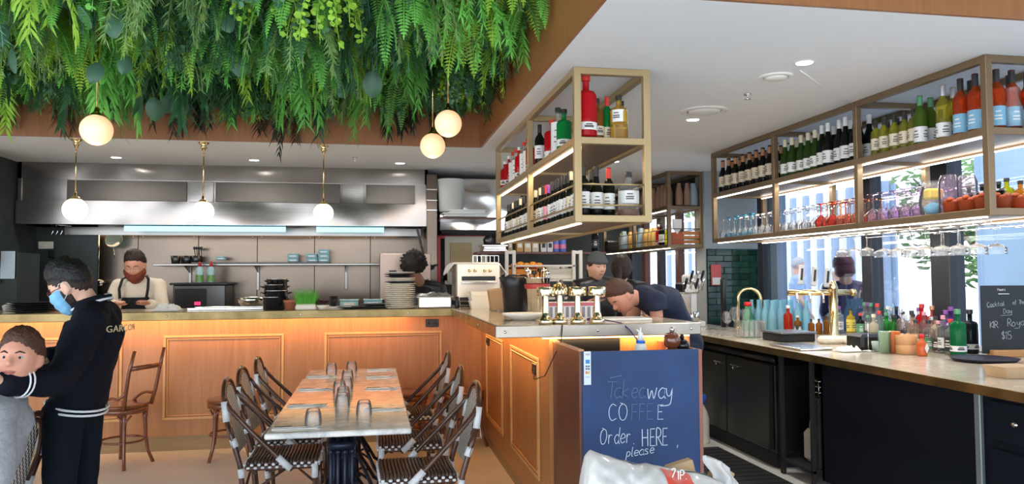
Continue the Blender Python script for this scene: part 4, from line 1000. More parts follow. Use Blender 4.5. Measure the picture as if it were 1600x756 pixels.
grid(gr, (5.07, 5.23), (3.36, 3.46), LZ, 'upturned red glass, middle bay', 'red glasses in the middle bay')
gp = gseries('wine_glass', .20, .046, .10, M_gpink)
grid(gp, fr_(4.20, 4.62, 5), (3.36, 3.46, 3.56, 3.66), LZ, 'upturned pink glass, near bay', 'pink wine glasses in the near bay')
# jug with lemon, tall glasses, cocktails, decanters
j = empty('glass_jug', (3.38, 4.08, LZ), R(180), 'round glass jug holding something yellow above something blue', 'jug')
b = MB(); b.lathe([(.055, 0), (.075, .03), (.08, .11), (.06, .19), (.065, .22)], n=18, closed=False); b.build('jug_glass', M_glass, j)
b = MB(); b.cbox(-.055, .05, -.03, .03, .11, .175, .012); b.build('yellow_packet', mat('lemon_yellow', (.9, .62, .05), .5), j); b = MB(); b.ball((0, 0, .05), (.055, .05, .04), 12, 8); b.build('blue_packet', mat('soft_blue', (.15, .45, .65), .5), j)
jg = MB(); jg.lathe([(.05, 0), (.055, .02), (.055, .20), (.04, .24)], n=18, closed=False); tj = Series(tag(jg.build('tall_tumbler', M_gpink), cat='glass'))
for x, y in ((3.37, 3.94), (3.48, 3.92)): tj.put((x, y, LZ), 0, nth('tall pinkish tumbler beside the jug with yellow'), 'tall tumblers by the jug')
M_cop = mat('orange_garnish', (.50, .10, .03), .4, noise_amt=.5, nscale=30)
def basket():
    t = empty('garnish_tin', cat='tin'); b = MB(); b.lathe([(.05, 0), (.058, .07), (.06, .075)], n=16); b.build('tin', glass('red_amber_glass', (.75, .16, .06), .35, .9), t)
    b = MB()
    for i in range(9): a = i*.7; b.ball((math.cos(a)*.034, math.sin(a)*.034, .075+.008*(i % 3)), (.022, .016, .012), 8, 5)
    b.build('dried_slices', M_cop, t); return t
bk = Series(basket())
for y in (3.66, 3.78, 3.90): bk.put((3.365, y, LZ), 0, nth('amber tub of dried orange slices left of the near post'), 'tubs of dried orange slices')
for x in (3.43, 3.55, 3.67): bk.put((x, 3.63, LZ), 0, nth('amber tub of dried orange slices at the shelf end'), 'tubs of dried orange slices, shelf end')
for i, (x, y) in enumerate(((3.47, 3.68), (3.47, 3.80), (3.49, 3.92))): bot('pour', (x, y, LZ), nth('dark little bottle with a steel collar behind the orange tubs'), 'dark bottles behind the orange tubs', kind='spirit', h=.17, r=.032, col=DARK, cap='k', lab='s', lz=(.70, .76))
bot('pourd', (3.47, 3.73+.01, LZ), 'dark square bottle at the shelf end', kind='spirit', h=.19, r=.036, col=DARK, cap='k', lab=None)
bot('poury', (3.58, 3.74, LZ), 'yellow-green bottle with dark stopper at the shelf end', kind='spirit', h=.20, r=.038, col=(.75, .70, .05), cap='k', lab=None, dens=.4)
bot('pouro', (3.69, 3.76, LZ), 'orange bottle with dark stopper at the shelf end', kind='spirit', h=.19, r=.038, col=(.9, .40, .05), cap='k', lab=None, dens=.4)
# hanging rack
rk = empty('hanging_glass_rack', (3.55, 4.5, 1.80), 0, 'steel wire rack under the right shelf that holds hanging glasses', 'rack')
for i in range(7):
    b = MB(); y = 3.72+i*.17; b.tube([(3.33, y, 1.795), (3.33, y, 1.775), (3.83, y, 1.775), (3.83, y, 1.795)], .003, 5); L(b, 'rack_wire', M_steels, rk)
for x in (3.34, 3.58, 3.82): b = MB(); b.tube([(x, 3.60, 1.785), (x, 5.35, 1.785)], .003, 5); L(b, 'rack_wire', M_steels, rk)
hg = gseries('hanging_glass', .175, .058, .06, M_glass, True, 1.0)
for i in range(7):
    for x in (3.42, 3.55): hg.put((x, 3.80+i*.135, 1.612), 0, nth('hanging coupe from the near end, '+('aisle', 'window')[x > 3.5]+' side of the wire rack'), 'coupes hanging from the rack')
hm = gseries('martini_glass', .16, .05, .06, M_glass, True, 1.05)
for y in (4.78, 4.92, 5.06): hm.put((3.42, y, 1.627), 0, nth('martini glass hanging at the far end of the wire rack'), 'martini glasses on the rack')

# ================= FAR SHELF CONTENTS =================
M_brown = mat('brown_bag', (.34, .20, .13), .8, bump=.4, bscale=20); M_kb = mat('yellow_paper', (.78, .50, .16), .8, bump=.4, bscale=18)
def sack(m, h=.26, w=.06):
    b = MB()
    def f(u, v):
        a = u*2*math.pi; z = v*h; k = 1 if v < .6 else 1-(v-.6)*1.5; fl = (1+.22*math.sin(a*5)*(v > .7))*(1+(.35 if v > .95 else 0))
        return (math.cos(a)*w*k*fl, math.sin(a)*w*.7*k*fl, z)
    b.sheet(f, 14, 8); b.lathe([(0, 0), (w, 0)], n=14, sy=.7, closed=False); return Series(tag(b.build('paper_sack', m), cat='bag'))
sk = sack(M_brown)
for i in range(13): sk.put((3.40+rr.uniform(-.01, .02), 8.35+i*.165, 2.31), rr.uniform(0, 3), nth('brown paper sack from the near end of the far shelf top'), 'brown sacks on the far shelf')
for x, lab in ((3.50, 'brown paper sack left at the end of the far shelf'), (3.60, 'brown paper sack near the corner of the far shelf')): sk.put((x, 8.27, 2.31), 1, lab, 'brown sacks on the far shelf end')
s2 = sack(mat('blue_grey_bag', (.32, .42, .46), .8)); s2.put((3.68, 8.28, 2.31), 0, 'pale blue-grey paper sack at the right end of the far shelf top'); s2.put((3.40, 9.95, LZ), 0, 'pale blue sack with yellow top, farther', 'pale blue sacks'); s2.put((3.40, 9.28, LZ), 0, 'pale blue sack among the yellow paper bags', 'pale blue sacks')
s3 = sack(M_kb, .24, .055)
for i, y in enumerate((8.85, 9.0, 9.15, 9.6, 9.75, 10.1)): s3.put((3.42, y, LZ), i, nth('yellow paper bag from the near end, lower far shelf'), 'yellow paper bags on the far shelf')
t = empty('shield_plaque', (3.46, 8.26, LZ), 0, 'white shield-shaped plaque on an orange-red block on the far shelf', 'plaque')
b = MB(); b.cbox(-.07, .07, -.01, .05, 0, .15, .004); b.build('red_block', mat('brick_red', (.55, .12, .05), .6), t); b = MB(); b.prism([(-.055, .30), (.055, .30), (.055, .20), (0, .13), (-.055, .20)], 0, .012, Matrix(((1, 0, 0, 0), (0, 0, -1, -.012), (0, 1, 0, 0), (0, 0, 0, 1)))); b.build('shield', M_whitep, t)
t = empty('wooden_crate', (3.63, 8.30, LZ), 0, 'small orange wooden crate on the far shelf corner', 'box')
b = MB()
b = MB(); b.cbox(-.10, .11, -.05, .07, 0, .012); b.build('crate_base', M_oak, t)
for z in (.02, .07, .12): b = MB(); b.cbox(-.10, .11, -.055, -.045, z, z+.04); b.build('slat', mat('orange_wood', (.62, .24, .08), .5), t)
for k, y, lab in (('wA', 8.62, 'dark bottle beside the red box on the far shelf'), ('redslim', 8.72, 'small red bottle on the far lower shelf')): bot(k, (3.42, y, LZ), lab)
bot('yelsp', (3.43, 8.45, LZ), 'yellow-green bottle near the post of the far shelf', kind='spirit', h=.26, r=.04, col=(.8, .75, .05), cap='k', lab=None, dens=.5)
b = MB(); b.cbox(-.13, .13, -.06, .06, 0, .15, .02); o = b.build('black_gift_bag', M_black, None, (3.40, 10.4, LZ)); tag(o, 'black carrier box at the far left of the far shelf', 'bag')
# dark wall shelf contents
M_dt = mat('orange_box', (.62, .35, .12), .7)
for i, (x, w, m, h, lab, nm) in enumerate(((1.46, .05, M_kraft, .12, 'speckled small carton on the dark shelf', 'carton'), (1.57, .075, M_dt, .15, 'left tan box on the dark shelf', 'box'), (1.66, .08, mat('tan_box', (.66, .48, .26), .7), .15, 'middle tan box on the dark shelf', 'box'),
        (1.75, .075, mat('pale_box', (.62, .52, .42), .7), .14, 'pale brown box on the dark shelf', 'box'), (1.845, .065, mat('grey_carton', (.60, .60, .62), .6), .15, 'left grey carton with black print', 'carton'), (1.92, .065, mat('grey_carton', (.6, .6, .62), .6), .15, 'right grey carton with black print', 'carton'))):
    t = empty('carton' if nm == 'carton' else 'cardboard_box', (x+.06, 8.42, 1.77), 0, lab, nm); b = MB(); b.cbox(-w/2, w/2, -.05, .06, 0, h+.10, .003); b.build('box_body', m, t)
    b = MB(); b.box(-w*.3, w*.3, -.052, -.05, .05, .10); b.build('print', M_black if i > 3 else M_paper, t)
for i, x in enumerate((2.06, 2.14)):
    t = empty('blue_can', (x, 8.42, 1.77), 0, ['blue and white tin with red spot, left', 'blue and white tin with red spot, right'][i], 'tin'); b = MB(); b.lathe([(.036, 0), (.037, .005), (.037, .16), (.03, .165)], n=14); b.build('tin_body', mat('blue_tin', (.08, .15, .5), .4), t)
    b = MB(); b.lathe([(.038, .04), (.038, .09)], n=14, closed=False); b.build('pink_band', mat('pink_band', (.7, .2, .35), .5), t)
bot('winefar', (2.52, 8.4, 1.77), 'dark wine bottle at the right end of the dark shelf', kind='wine', h=.30, r=.04, col=DARK, cap='k', lab='k', foil=.8)
b = MB(); b.cbox(1.2, 1.47, 8.3, 8.6, 1.775, 1.80); b.cbox(1.19, 1.48, 8.29, 8.61, 1.83, 1.85); b.cbox(1.21, 1.46, 8.31, 8.59, 1.80, 1.83)
tag(b.build('steel_tray', M_steels), 'shallow steel trays stacked on the dark shelf', 'tray')
b = MB(); b.lathe([(.0, 0), (.05, .0), (.06, .06), (.03, .1)], n=14); o = b.build('steel_pot', M_dmetal, None, (1.28, 8.45, 1.855)); tag(o, 'small dark pot on top of the steel trays', 'pot')
# white wire rack with oranges
wr = empty('white_wire_rack', (1.84, 8.1, 0), 0, 'tall white rack of shelves holding oranges behind the island', 'rack'); M_wr = mat('white_rack', (.80, .74, .66), .4)
for x in (-.41, -.33, .34, .42): b = MB(); b.cbox(x-.018, x+.018, -.02, .02, 0, 1.78, .004); b.build('upright', M_wr, wr)
for x in (-.37, .38): b = MB(); b.cbox(x-.055, x+.055, -.018, .018, 1.74, 1.775, .003); b.build('top_bar', M_wr, wr)
for z in (1.24, 1.44, 1.60):
    b = MB(); b.cbox(-.34, .36, -.02, .02, z, z+.02, .003); b.cbox(-.34, .36, .28, .3, z, z+.02, .003)
    for i in range(14): b.cyl((-.32+i*.05, 0, z+.01), (-.32+i*.05, .29, z+.01), .004, n=4)
    b.build('wire_shelf', M_wr, wr)
oc = empty('orange_crate', (1.66, 8.22, 1.462), 0, 'orange plastic crate in the white rack', 'crate'); b = MB(); b.cbox(-.17, .17, -.1, .1, 0, .115, .01); b.build('crate_body', mat('orange_plastic', (.92, .30, .03), .45), oc)
osr = None; b = MB(); b.ball((0, 0, .036), .036, 14, 10); osr = Series(tag(b.build('orange', M_orange), cat='fruit'))
for i in range(5):
    for j_ in range(2): osr.put((1.52+i*.07+(.03 if j_ else 0), 8.17+j_*.07, 1.575+(.012 if i % 2 else 0)), i, nth('orange from the left in the '+('front', 'back')[j_]+' row on the orange crate'), 'oranges in the crate')
wc = empty('white_crate', (2.02, 8.22, 1.462), 0, 'white tub of folded paper in the white rack', 'tub'); b = MB(); b.cbox(-.16, .16, -.1, .1, 0, .12, .01); b.build('tub', M_cream, wc); b = MB(); b.cbox(-.12, .02, -.06, .06, .12, .155, .01); b.cbox(.05, .12, -.04, .05, .12, .14, .01); b.build('folded_paper', M_paper, wc)
# ================= ON THE KITCHEN COUNTER =================
def plate_stack(name, x, y, z, n, r, m, dz, labf, grp, jit=.004):
    b = MB(); b.lathe([(0, 0), (r*.6, 0), (r*.64, .004), (r*.98, .014), (r, .017), (r*.97, .018), (r*.6, .008), (0, .008)], n=26, closed=False); s = Series(tag(b.build(name, m), cat='plate'))
    for i in range(n):
        s.put((x+rr.uniform(-jit, jit), y+rr.uniform(-jit, jit), z+i*dz), i, nth(labf(i)), grp)
    return s
plate_stack('black_plate', -2.79, 6.93, CT+.001, 5, .19, M_black, .017, lambda i: 'black plate from the bottom of the stack left of the waiter', 'black plates at the left')
mixed = [M_cream]*17
ps = empty('x') if 0 else None
b = MB(); b.lathe([(0, 0), (.08, 0), (.085, .004), (.132, .012), (.136, .016), (.13, .0175), (.08, .008), (0, .008)], n=28, closed=False)
pm = Series(tag(b.build('dinner_plate', M_cream), cat='plate'))
for i in range(19):
    k = i not in (13, 16, 17); z = CT+.001+i*.0168
    o = pm.put((.235+rr.uniform(-.004, .004), 6.78, z), i*.3, nth('cream plate from the bottom of the tall plate stack') if k else nth('black plate from below in the tall plate stack'), 'plates in the tall stack' if k else 'black-rimmed plates in the tall stack')
    if not k: o.material_slots[0].link = 'OBJECT'; o.material_slots[0].material = M_black
# paper and glass at far left
b = MB(); b.sheet(lambda u, v: (-.16+.2*u, .02*v-.08*u, .14*v*(1-.3*u)+.03*u), 4, 4, .002); o = b.build('paper_sheet', M_paper, None, (-2.95, 6.70, CT+.003)); tag(o, 'cream paper leaning over the black plates', 'paper')
def simple_glass(name, loc, r, h, m, lab, cat='glass'):
    b = MB(); b.lathe([(r*.8, .003), (r, h)], n=14, closed=False); b.lathe([(0, .003), (r*.8, .003)], n=14, closed=False); return tag(b.build(name, m, None, loc), lab, cat)
simple_glass('glass_jar', (-2.55, 7.0, CT), .045, .09, M_gorange, 'small glass of brown sauce in front of the masked waiter')
b = MB(); b.cbox(-.1, .12, -.04, .04, 0, .025, .008); o = b.build('wooden_board', M_oakh, None, (-2.72+.0, 7.18, CT+.001)); tag(o, 'small wooden board beside the black plates', 'board')
M_cloth = mat('white_cloth', (.80, .78, .75), .9, bump=.3, bscale=80)
def crumple(name, loc, sx, sy, h, m, lab, cat, seed=1, folds=7):
    b = MB()
    def f(u, v):
        n = noise.noise(Vector((u*folds*.6, v*folds*.6, seed)))*.5+noise.noise(Vector((u*folds*1.6, v*folds*1.2, seed+3)))*.25
        e = min(1, 4*min(u, 1-u), 4*min(v, 1-v)); return ((u-.5)*sx*(1+.1*n), (v-.5)*sy*(1+.12*n), max(.004, e**.6*h*(.6+n)))
    b.sheet(f, 22, 22); return tag(b.build(name, m, None, loc), lab, cat)
crumple('folded_cloth', (-1.72, 6.86, CT), .22, .18, .075, M_cloth, 'crumpled white cloth on the counter in front of the cook', 'cloth')
tr_ = MB(); tr_.cbox(-.36, .36, -.14, .14, 0, .012, .004); tr_.cbox(-.36, .36, -.14, -.13, .012, .022, .003); tr_.cbox(-.36, .36, .13, .14, .012, .022, .003); tag(tr_.build('steel_tray', M_steels, None, (-1.2, 7.0, CT+.001)), 'flat steel tray on the counter right of the cook', 'tray')
# black pots
def pot(r, h, m):
    t = empty('black_pot', cat='pot'); b = MB(); b.lathe([(0, 0), (r*.9, 0), (r, .01), (r, h*.97), (r*1.05, h), (r*.93, h), (r*.93, .012), (0, .012)], n=22, closed=False); b.build('pot_body', m, t)
    b = MB()
    for s in (-1, 1): b.tube([(s*r, -.03, h*.75), (s*(r+.03), -.03, h*.85), (s*(r+.03), .03, h*.85), (s*r, .03, h*.75)], .006, 6)
    b.build('handle', m, t); b = MB(); b.lathe([(r*1.05, h-.003), (r*1.07, h), (r*1.05, h+.003), (r*.99, h)], n=22, closed=False); b.build('rim', M_steels, t); return t
M_enam = mat('black_enamel', (.01, .01, .012), .12)
p1 = Series(pot(.095, .11, M_enam))
for i, lab in enumerate(('bottom pot of the stack of black enamel pots', 'second pot of the stack of black enamel pots', 'third pot of the stack of black enamel pots', 'topmost pot of the stack of black enamel pots')):
    p1.put((-.83+(-.01, .008, -.004, .012)[i], 6.82, CT+.001+i*.055), i*.3, lab, 'black enamel pots', sc=(1, 1.0, .96, .9)[i])
b = MB(); b.lathe([(0, 0), (.09, 0), (.14, .06), (.15, .10), (.145, .10), (.13, .06), (0, .01)], n=24, closed=False); tag(b.build('steel_bowl', M_steels, None, (-1.08, 7.28, CT)), 'steel mixing bowl behind the black pots', 'bowl')
t = empty('terracotta_pot', (-.70, 6.74, CT), 0, 'small terracotta pot in front of the black pots', 'pot'); M_ter = mat('terracotta', (.42, .14, .07), .7)
b = MB(); b.lathe([(0, 0), (.038, 0), (.05, .065), (.056, .066), (.057, .085), (.048, .085), (.045, .07), (0, .07)], n=18, closed=False); b.build('pot_body', M_ter, t); b = MB(); b.lathe([(0, .072), (.046, .072)], n=12, closed=False); b.build('soil', M_blackm, t)
t = empty('potted_grass', (-.565, 6.74, CT), 0, 'tub of bright green wheatgrass on the kitchen counter', 'plant'); b = MB(); b.cbox(-.085, .085, -.06, .06, 0, .05, .01); b.build('tub', M_cream, t)
b = MB()
for i in range(420):
    x, y = rr.uniform(-.075, .075), rr.uniform(-.05, .05); h = rr.uniform(.09, .20); lx, ly = x*1.3+rr.gauss(0, .015), y*1.3+rr.gauss(0, .012)
    b.add([(x-.0025, y, .045), (x+.0025, y, .045), (lx, ly, h)], [(0, 1, 2)], False)
tag(b.build('grass_blades', mat('wheatgrass', (.10, .42, .03), .6), t), kind='stuff')
t = empty('dark_succulent', (-.43, 6.74, CT), 0, 'dark purple leafy plant in a pale bowl beside the wheatgrass', 'plant'); b = MB(); b.lathe([(0, 0), (.03, 0), (.06, .035), (.055, .04)], n=16); b.build('bowl', M_cream, t); b = MB()
for i in range(90):
    a = rr.uniform(0, 6.28); q = rr.random()**.5*.075; leaflet(b, Vector((math.cos(a)*q*.5, math.sin(a)*q*.5, .045+rr.uniform(0, .02))), Vector((math.cos(a), math.sin(a), rr.uniform(0, .9))).normalized(), Vector((0, 0, 1)), .05, .012)
tag(b.build('leaves', mat('purple_leaf', (.07, .035, .035), .6), t), kind='stuff')
b = MB(); b.cbox(-.34, .26, -.12, .10, 0, .016, .004); tag(b.build('white_board', M_whitep, None, (-.45, 7.0, CT+.0)), 'white cutting board behind the small plants', 'board')
b = MB(); b.lathe([(0, 0), (.03, 0), (.04, .09), (.036, .09), (.03, .01)], n=14, closed=False); tag(b.build('dark_cup', M_black, None, (-.35, 7.05, CT+.017)), 'dark green cup behind the purple plant', 'cup')
bp = MB(); bp.lathe([(0, 0), (.09, 0), (.15, .014), (.152, .018), (.09, .008), (0, .008)], n=24, closed=False); bps = Series(tag(bp.build('black_dish', M_black), cat='plate'))
bps.put((-.16, 6.86, CT+.002), 0, 'flat black dish left of the tall plate stack', 'flat black dishes'); bps.put((.035, 6.88, CT+.022), 0, 'flat black dish touching the tall plate stack', 'flat black dishes'); bps.put((.03, 6.87, CT+.001), 0, 'lower black dish beside the tall plate stack', 'flat black dishes')
M_bluelid = mat('blue_film_tub', (.30, .55, .60), .35, noise_amt=.15, nscale=20)
def tub(): 
    t = empty('film_covered_tub', cat='tub'); b = MB(); b.cbox(-.085, .085, -.055, .055, 0, .06, .012); b.build('tub_body', M_bluelid, t); b = MB(); b.cbox(-.09, .09, -.06, .06, .06, .07, .003); b.build('lid', mat('tub_lid', (.48, .66, .70), .3), t)
    b = MB(); b.cbox(-.05, .05, -.057, -.055, .015, .04, .0005); b.build('label', M_whitep, t); return t
tb = Series(tub())
for i, (x, y, z, s) in enumerate(((-.22, 7.30, CT, 1), (-.0, 7.30, CT, 1), (-.92+.0, 9.16, 1.66, .72), (-.92, 9.16, 1.66+.05, .72), (-.70, 9.16, 1.66, .72), (-.71, 9.16, 1.71, .72), (-.57, 9.16, 1.66, .72), (-.57, 9.16, 1.71, .72), (-.57, 9.16, 1.76, .72), (-1.72, 9.16, 1.685, .6))):
    tb.put((x, y, z), 0, ('blue film-covered tub on the counter left of its twin', 'blue film-covered tub on the counter right of its twin', 'lower blue tub at the left of the wall shelf cluster', 'upper blue tub at the left of the wall shelf cluster', 'lower blue tub in the middle of the wall shelf cluster', 'upper blue tub in the middle of the wall shelf cluster', 'bottom blue tub of the right stack on the wall shelf', 'middle blue tub of the right stack on the wall shelf', 'top blue tub of the right stack on the wall shelf', 'lone flat blue packet toward the left of the wall shelf')[i], 'blue tubs', sc=s)
b = MB(); b.cbox(-2.02, -.5, 9.04, 9.32, 1.66, 1.675, .004); o = tag(b.build('oven_tray', M_dmetal), 'long dark oven tray on the wall shelf', 'tray')
for q in [o_ for o_ in COL.objects if o_.name.startswith('film_covered_tub') and o_.location.y > 9]: q.location.z += .016
# soap bottles and bins at wall shelf left
def squeeze():
    t = empty('squeeze_bottle', cat='bottle'); b = MB(); b.lathe([(0, 0), (.038, 0), (.042, .01), (.042, .14), (.03, .17), (.014, .18)], n=14); b.build('bottle_body', mat('pale_blue_plastic', (.55, .78, .80), .3), t)
    b = MB(); b.lathe([(.0425, .012), (.0425, .085)], n=14, closed=False); b.build('green_liquid', mat('green_soap', (.22, .45, .12), .3), t); b = MB(); b.lathe([(.02, .18), (.02, .20), (.008, .215), (.005, .24)], n=10); b.build('red_nozzle', M_red, t); return t
sq = Series(squeeze()); sq.put((-1.90, 8.92, 1.446), 0, 'left squeeze bottle with green soap on the oven', 'squeeze bottles'); sq.put((-1.78, 8.92, 1.446), 0, 'right squeeze bottle with green soap on the oven', 'squeeze bottles')
for i, x in enumerate((-2.12, -2.0, -1.90)):
    b = MB(); b.lathe([(0, 0), (.045, 0), (.055, .09), (.05, .09), (.042, .01)], n=14, closed=False); o = b.build('steel_tub', M_dmetal, None, (x-.1, 9.2, 1.662)); tag(o, 'dark steel tub on the wall shelf, %s' % ('leftmost', 'middle', 'with utensils beside it')[i], 'tub')
b = MB(); 
for i in range(4): b.tube([(-2.0+i*.02, 9.2, 1.68), (-2.02+i*.025, 9.2, 1.84)], .005, 5); b.ball((-2.02+i*.025, 9.2, 1.84), (.014, .01, .02), 8, 5)
tag(b.build('kitchen_utensil', M_black), 'dark utensils standing on the wall shelf', 'utensil', kind='stuff')
# sieve hanging at left
t = empty('hanging_sieve', (-2.88, 9.2, 1.93), 0, 'round sieve hanging on the splashback at the left', 'sieve'); b = MB(); b.lathe([(0, -.06), (.05, -.045), (.09, 0), (.094, .004), (.088, .006)], n=20, M=Matrix.Rotation(R(68), 4, 'X'), closed=False); b.build('bowl', glass('mesh_tint', (.30, .42, .42), .45, .6), t)
b = MB(); b.tube([(.0, 0, -.09), (.02, -.02, -.2)], .006, 6); b.build('handle', M_steels, t)
t = empty('hanging_ladle', (-3.05, 9.25, 1.5), 0, 'long ladle hanging behind the waiter', 'ladle'); b = MB(); b.tube([(0, 0, -.02), (0, 0, .50)], .008, 6); b.build('handle', M_steels, t); b = MB(); b.ball((.02, -.02, -.05), (.06, .05, .045), 14, 8); b.build('bowl', M_steels, t)
# hooks and switch on dark wall
t = empty('wall_switch', at(72, 383, y=8.99), 0, 'cream switch plate on the dark kitchen wall', 'switch'); b = MB(); b.cbox(-.075, .075, -.012, .0, -.04, .04, .004); b.build('plate', M_cream, t); b = MB(); b.cbox(-.02, .02, -.018, -.012, -.012, .012, .002); b.build('rocker', M_whitep, t)
b = MB()
p0 = at(80, 353, y=8.9)
for i in range(3):
    x = p0.x+i*.045; b.tube([(x, 8.9, p0.z+.02), (x+.02, 8.9, p0.z-.06), (x+.0, 8.9, p0.z-.10), (x-.02, 8.9, p0.z-.07)], .004, 5)
b.tube([(p0.x-.12, 8.9, p0.z+.03), (p0.x+.2, 8.9, p0.z+.0)], .006, 5); tag(b.build('hook_rail', M_chrome), 'bright hooks on a rail below the hood at the left', 'rail')
b = MB(); b.cbox(-.035, .035, -.02, 0, -.02, .06, .01); b.tube([(0, -.01, 0), (.05, -.02, -.08), (.07, -.02, -.22)], .006, 5); o = b.build('black_plug', M_black, None, at(82, 400, y=8.99)); tag(o, 'black plug and cable under the switch plate', 'plug')
# left edge: grey-brown pillar panel, papers, tubs
t = empty('shelf_unit', (-3.42, 7.9, 0), 0, 'dark shelf unit at the left edge with hanging papers', 'shelf')
b = MB(); b.cbox(-.17, .1, 0, .5, 0, 1.75); b.build('cabinet', M_dark, t)
b = MB(); b.cbox(-.17, -.01, -.35, -.33, 1.60, 2.66, .004); b.build('brown_panel', mat('taupe_panel', (.22, .19, .16), .5), t)
b = MB(); b.cbox(-.02, .10, -.05, -.04, 1.50, 1.76, .002); b.cbox(-.14, -.02, -.06, -.05, 1.46, 1.60, .002); b.build('pinned_paper', mat('blue_white_paper', (.55, .66, .76), .8), t)
b = MB(); b.lathe([(0, 0), (.07, 0), (.08, .05), (.04, .07)], n=16); tag(b.build('white_tub', M_whitep, None, (-3.05, 7.2, CT)), 'small white tub behind the leaning paper', 'tub')
# right of plates
t = empty('steel_pan', (.54, 6.80, CT), 0, 'deep steel pan covered with foil right of the plate stack', 'pan'); b = MB(); b.cbox(-.15, .15, -.09, .09, 0, .10, .012); b.cbox(-.165, .165, -.105, .105, .095, .102, .003); b.build('pan_body', M_steels, t)
o = crumple('foil', (0, 0, .10), .32, .20, .05, mat('foil', (.5, .5, .5), .3, 1, bump=.6, bscale=30), None, None, 5, 9); o.parent = t
b = MB(); b.lathe([(.02, 0), (.024, .01), (.02, .06), (.014, .075), (.018, .08), (.014, .10)], n=12); tag(b.build('pepper_shaker', M_black, None, (.735, 6.70, CT)), 'small black shaker between pan and toaster', 'shaker')
# control panel / easel board behind plates
t = empty('steel_control_box', (.2, 8.3, 1.25), 0, 'tarnished metal box behind the plate stack with a small dark window', 'machine'); b = MB(); b.cbox(-.13, .42, -.0, .35, 0, .50, .006); b.build('box_body', mat('tarnished_metal', (.36, .27, .22), .35, .8), t)
b = MB(); b.cbox(-.03, .05, -.006, 0, .25, .32, .002); b.build('window', M_black, t)
# conveyor toaster with cloth
t = empty('conveyor_toaster', (.93, 6.95, CT), 0, 'beige conveyor toaster with knobs, draped with a white cloth', 'toaster'); M_ts = mat('toaster_steel', (.72, .62, .50), .3, .6)
b = MB(); b.cbox(-.19, .22, -.12, .28, .05, .40, .012); b.build('toaster_body', M_ts, t); b = MB(); b.cbox(-.14, .17, -.128, -.118, .24, .28, .003); b.cbox(-.16, .19, -.125, -.119, .06, .09, .003); b.build('slot', M_black, t)
b = MB(); b.cbox(-.15, .17, -.20, -.12, .215, .232, .004); b.build('feed_tray', M_steels, t)
for x in (-.07, -.02, .07, .12): b = MB(); b.cyl((x, -.12, .33), (x, -.145, .33), .014, n=10); b.build('knob', M_brassp, t)
for x in (-.16, .19): b = MB(); b.cyl((x, -.09, 0), (x, -.09, .05), .012, n=8); b.build('foot', M_steels, t)
b = MB()
def drape(u, v):
    x = -.33+u*.62; e = max(0, abs(x+.0)-.215); y = -.13+v*.42; yy = max(0, -.10-y)
    z = .408-e*1.5-.5*yy+.012*math.sin(u*19+v*4)*(e > 0); return (max(-.27, min(.29, x)) , y, z)
b.sheet(drape, 26, 12, .004); b.build('cloth', M_cloth, t)
b = MB(); 
for i in range(7): b.tube([(-.02+i*.04, .0, .41), (-.02+i*.04, .0, .47)], .003, 4)
b.tube([(-.02, 0, .47), (.22, 0, .47)], .003, 4); b.build('wire_rack', M_steels, t)
# top-of-wall box: bucket and trays
t = empty('white_bucket', (.86, 8.45, 2.225), 0, 'large white plastic bucket high up beside the duct', 'bucket'); b = MB(); b.lathe([(0, 0), (.135, 0), (.15, .33), (.158, .335), (.158, .36), (.14, .36)], n=26); b.build('bucket_body', mat('bucket_plastic', (.60, .62, .60), .4), t)
t = empty('high_dark_shelf', (1.0, 8.4, 2.15), 0, 'dark high shelf under the white bucket', 'shelf'); b = MB(); b.cbox(.72, 1.35, 8.25, 8.74, 2.13, 2.15); L(b, 'shelf_board', M_dkwood, t)
wt_ = MB(); wt_.cbox(-.24, .24, -.12, .12, 0, .03, .008); wt_.cbox(-.255, .255, -.135, .135, .03, .042, .004); ws = Series(tag(wt_.build('white_tray', mat('tray_white', (.72, .74, .73), .4)), cat='tray'))
ws.put((1.0, 8.14+.18, 2.152), 0, 'lower white tray on the high shelf', 'white trays'); ws.put((1.02, 8.14+.18, 2.196), 0, 'upper white tray on the high shelf', 'white trays', sc=.82)
t = empty('dark_cupboard', (1.07, 9.15, 0), 0, 'low dark cupboard behind the toaster that carries the pale board', 'cupboard'); b = MB(); b.cbox(-.33, .35, -.18, .2, 0, 1.398, .006); b.build('cupboard_body', M_dark, t)
b = MB(); b.cbox(.84, 1.36, 9.0, 9.02, 1.40, 1.98, .004); t = b.build('white_menu_board', M_cream); tag(t, 'pale board leaning behind the toaster', 'board'); b = MB(); b.cbox(.90, 1.16, 8.985, 9.0, 1.55, 1.90, .004); b.build('inner_sheet', mat('aged_sheet', (.66, .52, .28), .7), t)
b = MB(); b.cbox(.75, .79, 9.0, 9.02, 1.4, 1.97, .004); b.cbox(.75, 1.36, 9.01, 9.03, 1.95, 1.99, .004); tag(b.build('red_board', M_red), 'red edge of a board left of the pale board', 'frame')
b = MB(); b.tube([(0, 0, 0), (0, 0, .22), (.03, 0, .28), (.07, 0, .28), (.09, 0, .22), (.09, 0, .12)], .011, 8); o = b.build('black_tap', M_blackm, None, (.86, 7.6, CT)); tag(o, 'curved black tap behind the foil-covered pan', 'tap'); o.location = (.80, 7.3, CT)
# gas hose and clamp by hood end
b = MB(); b.tube([(.48, 8.42, 2.03), (.56, 8.40, 1.70), (.62, 8.36, 1.62)], .014, 7); b.ball((.62, 8.36, 1.60), (.05, .04, .03), 10, 6); b.tube([(.60, 8.36, 1.6), (.70, 8.3, 1.63)], .012, 6); b.tube([(.60, 8.36, 1.6), (.58, 8.3, 1.42), (.63, 8.3, 1.38)], .02, 6); tag(b.build('spray_hose', M_blackm), 'black spray hose hanging at the right end of the hood', 'hose')

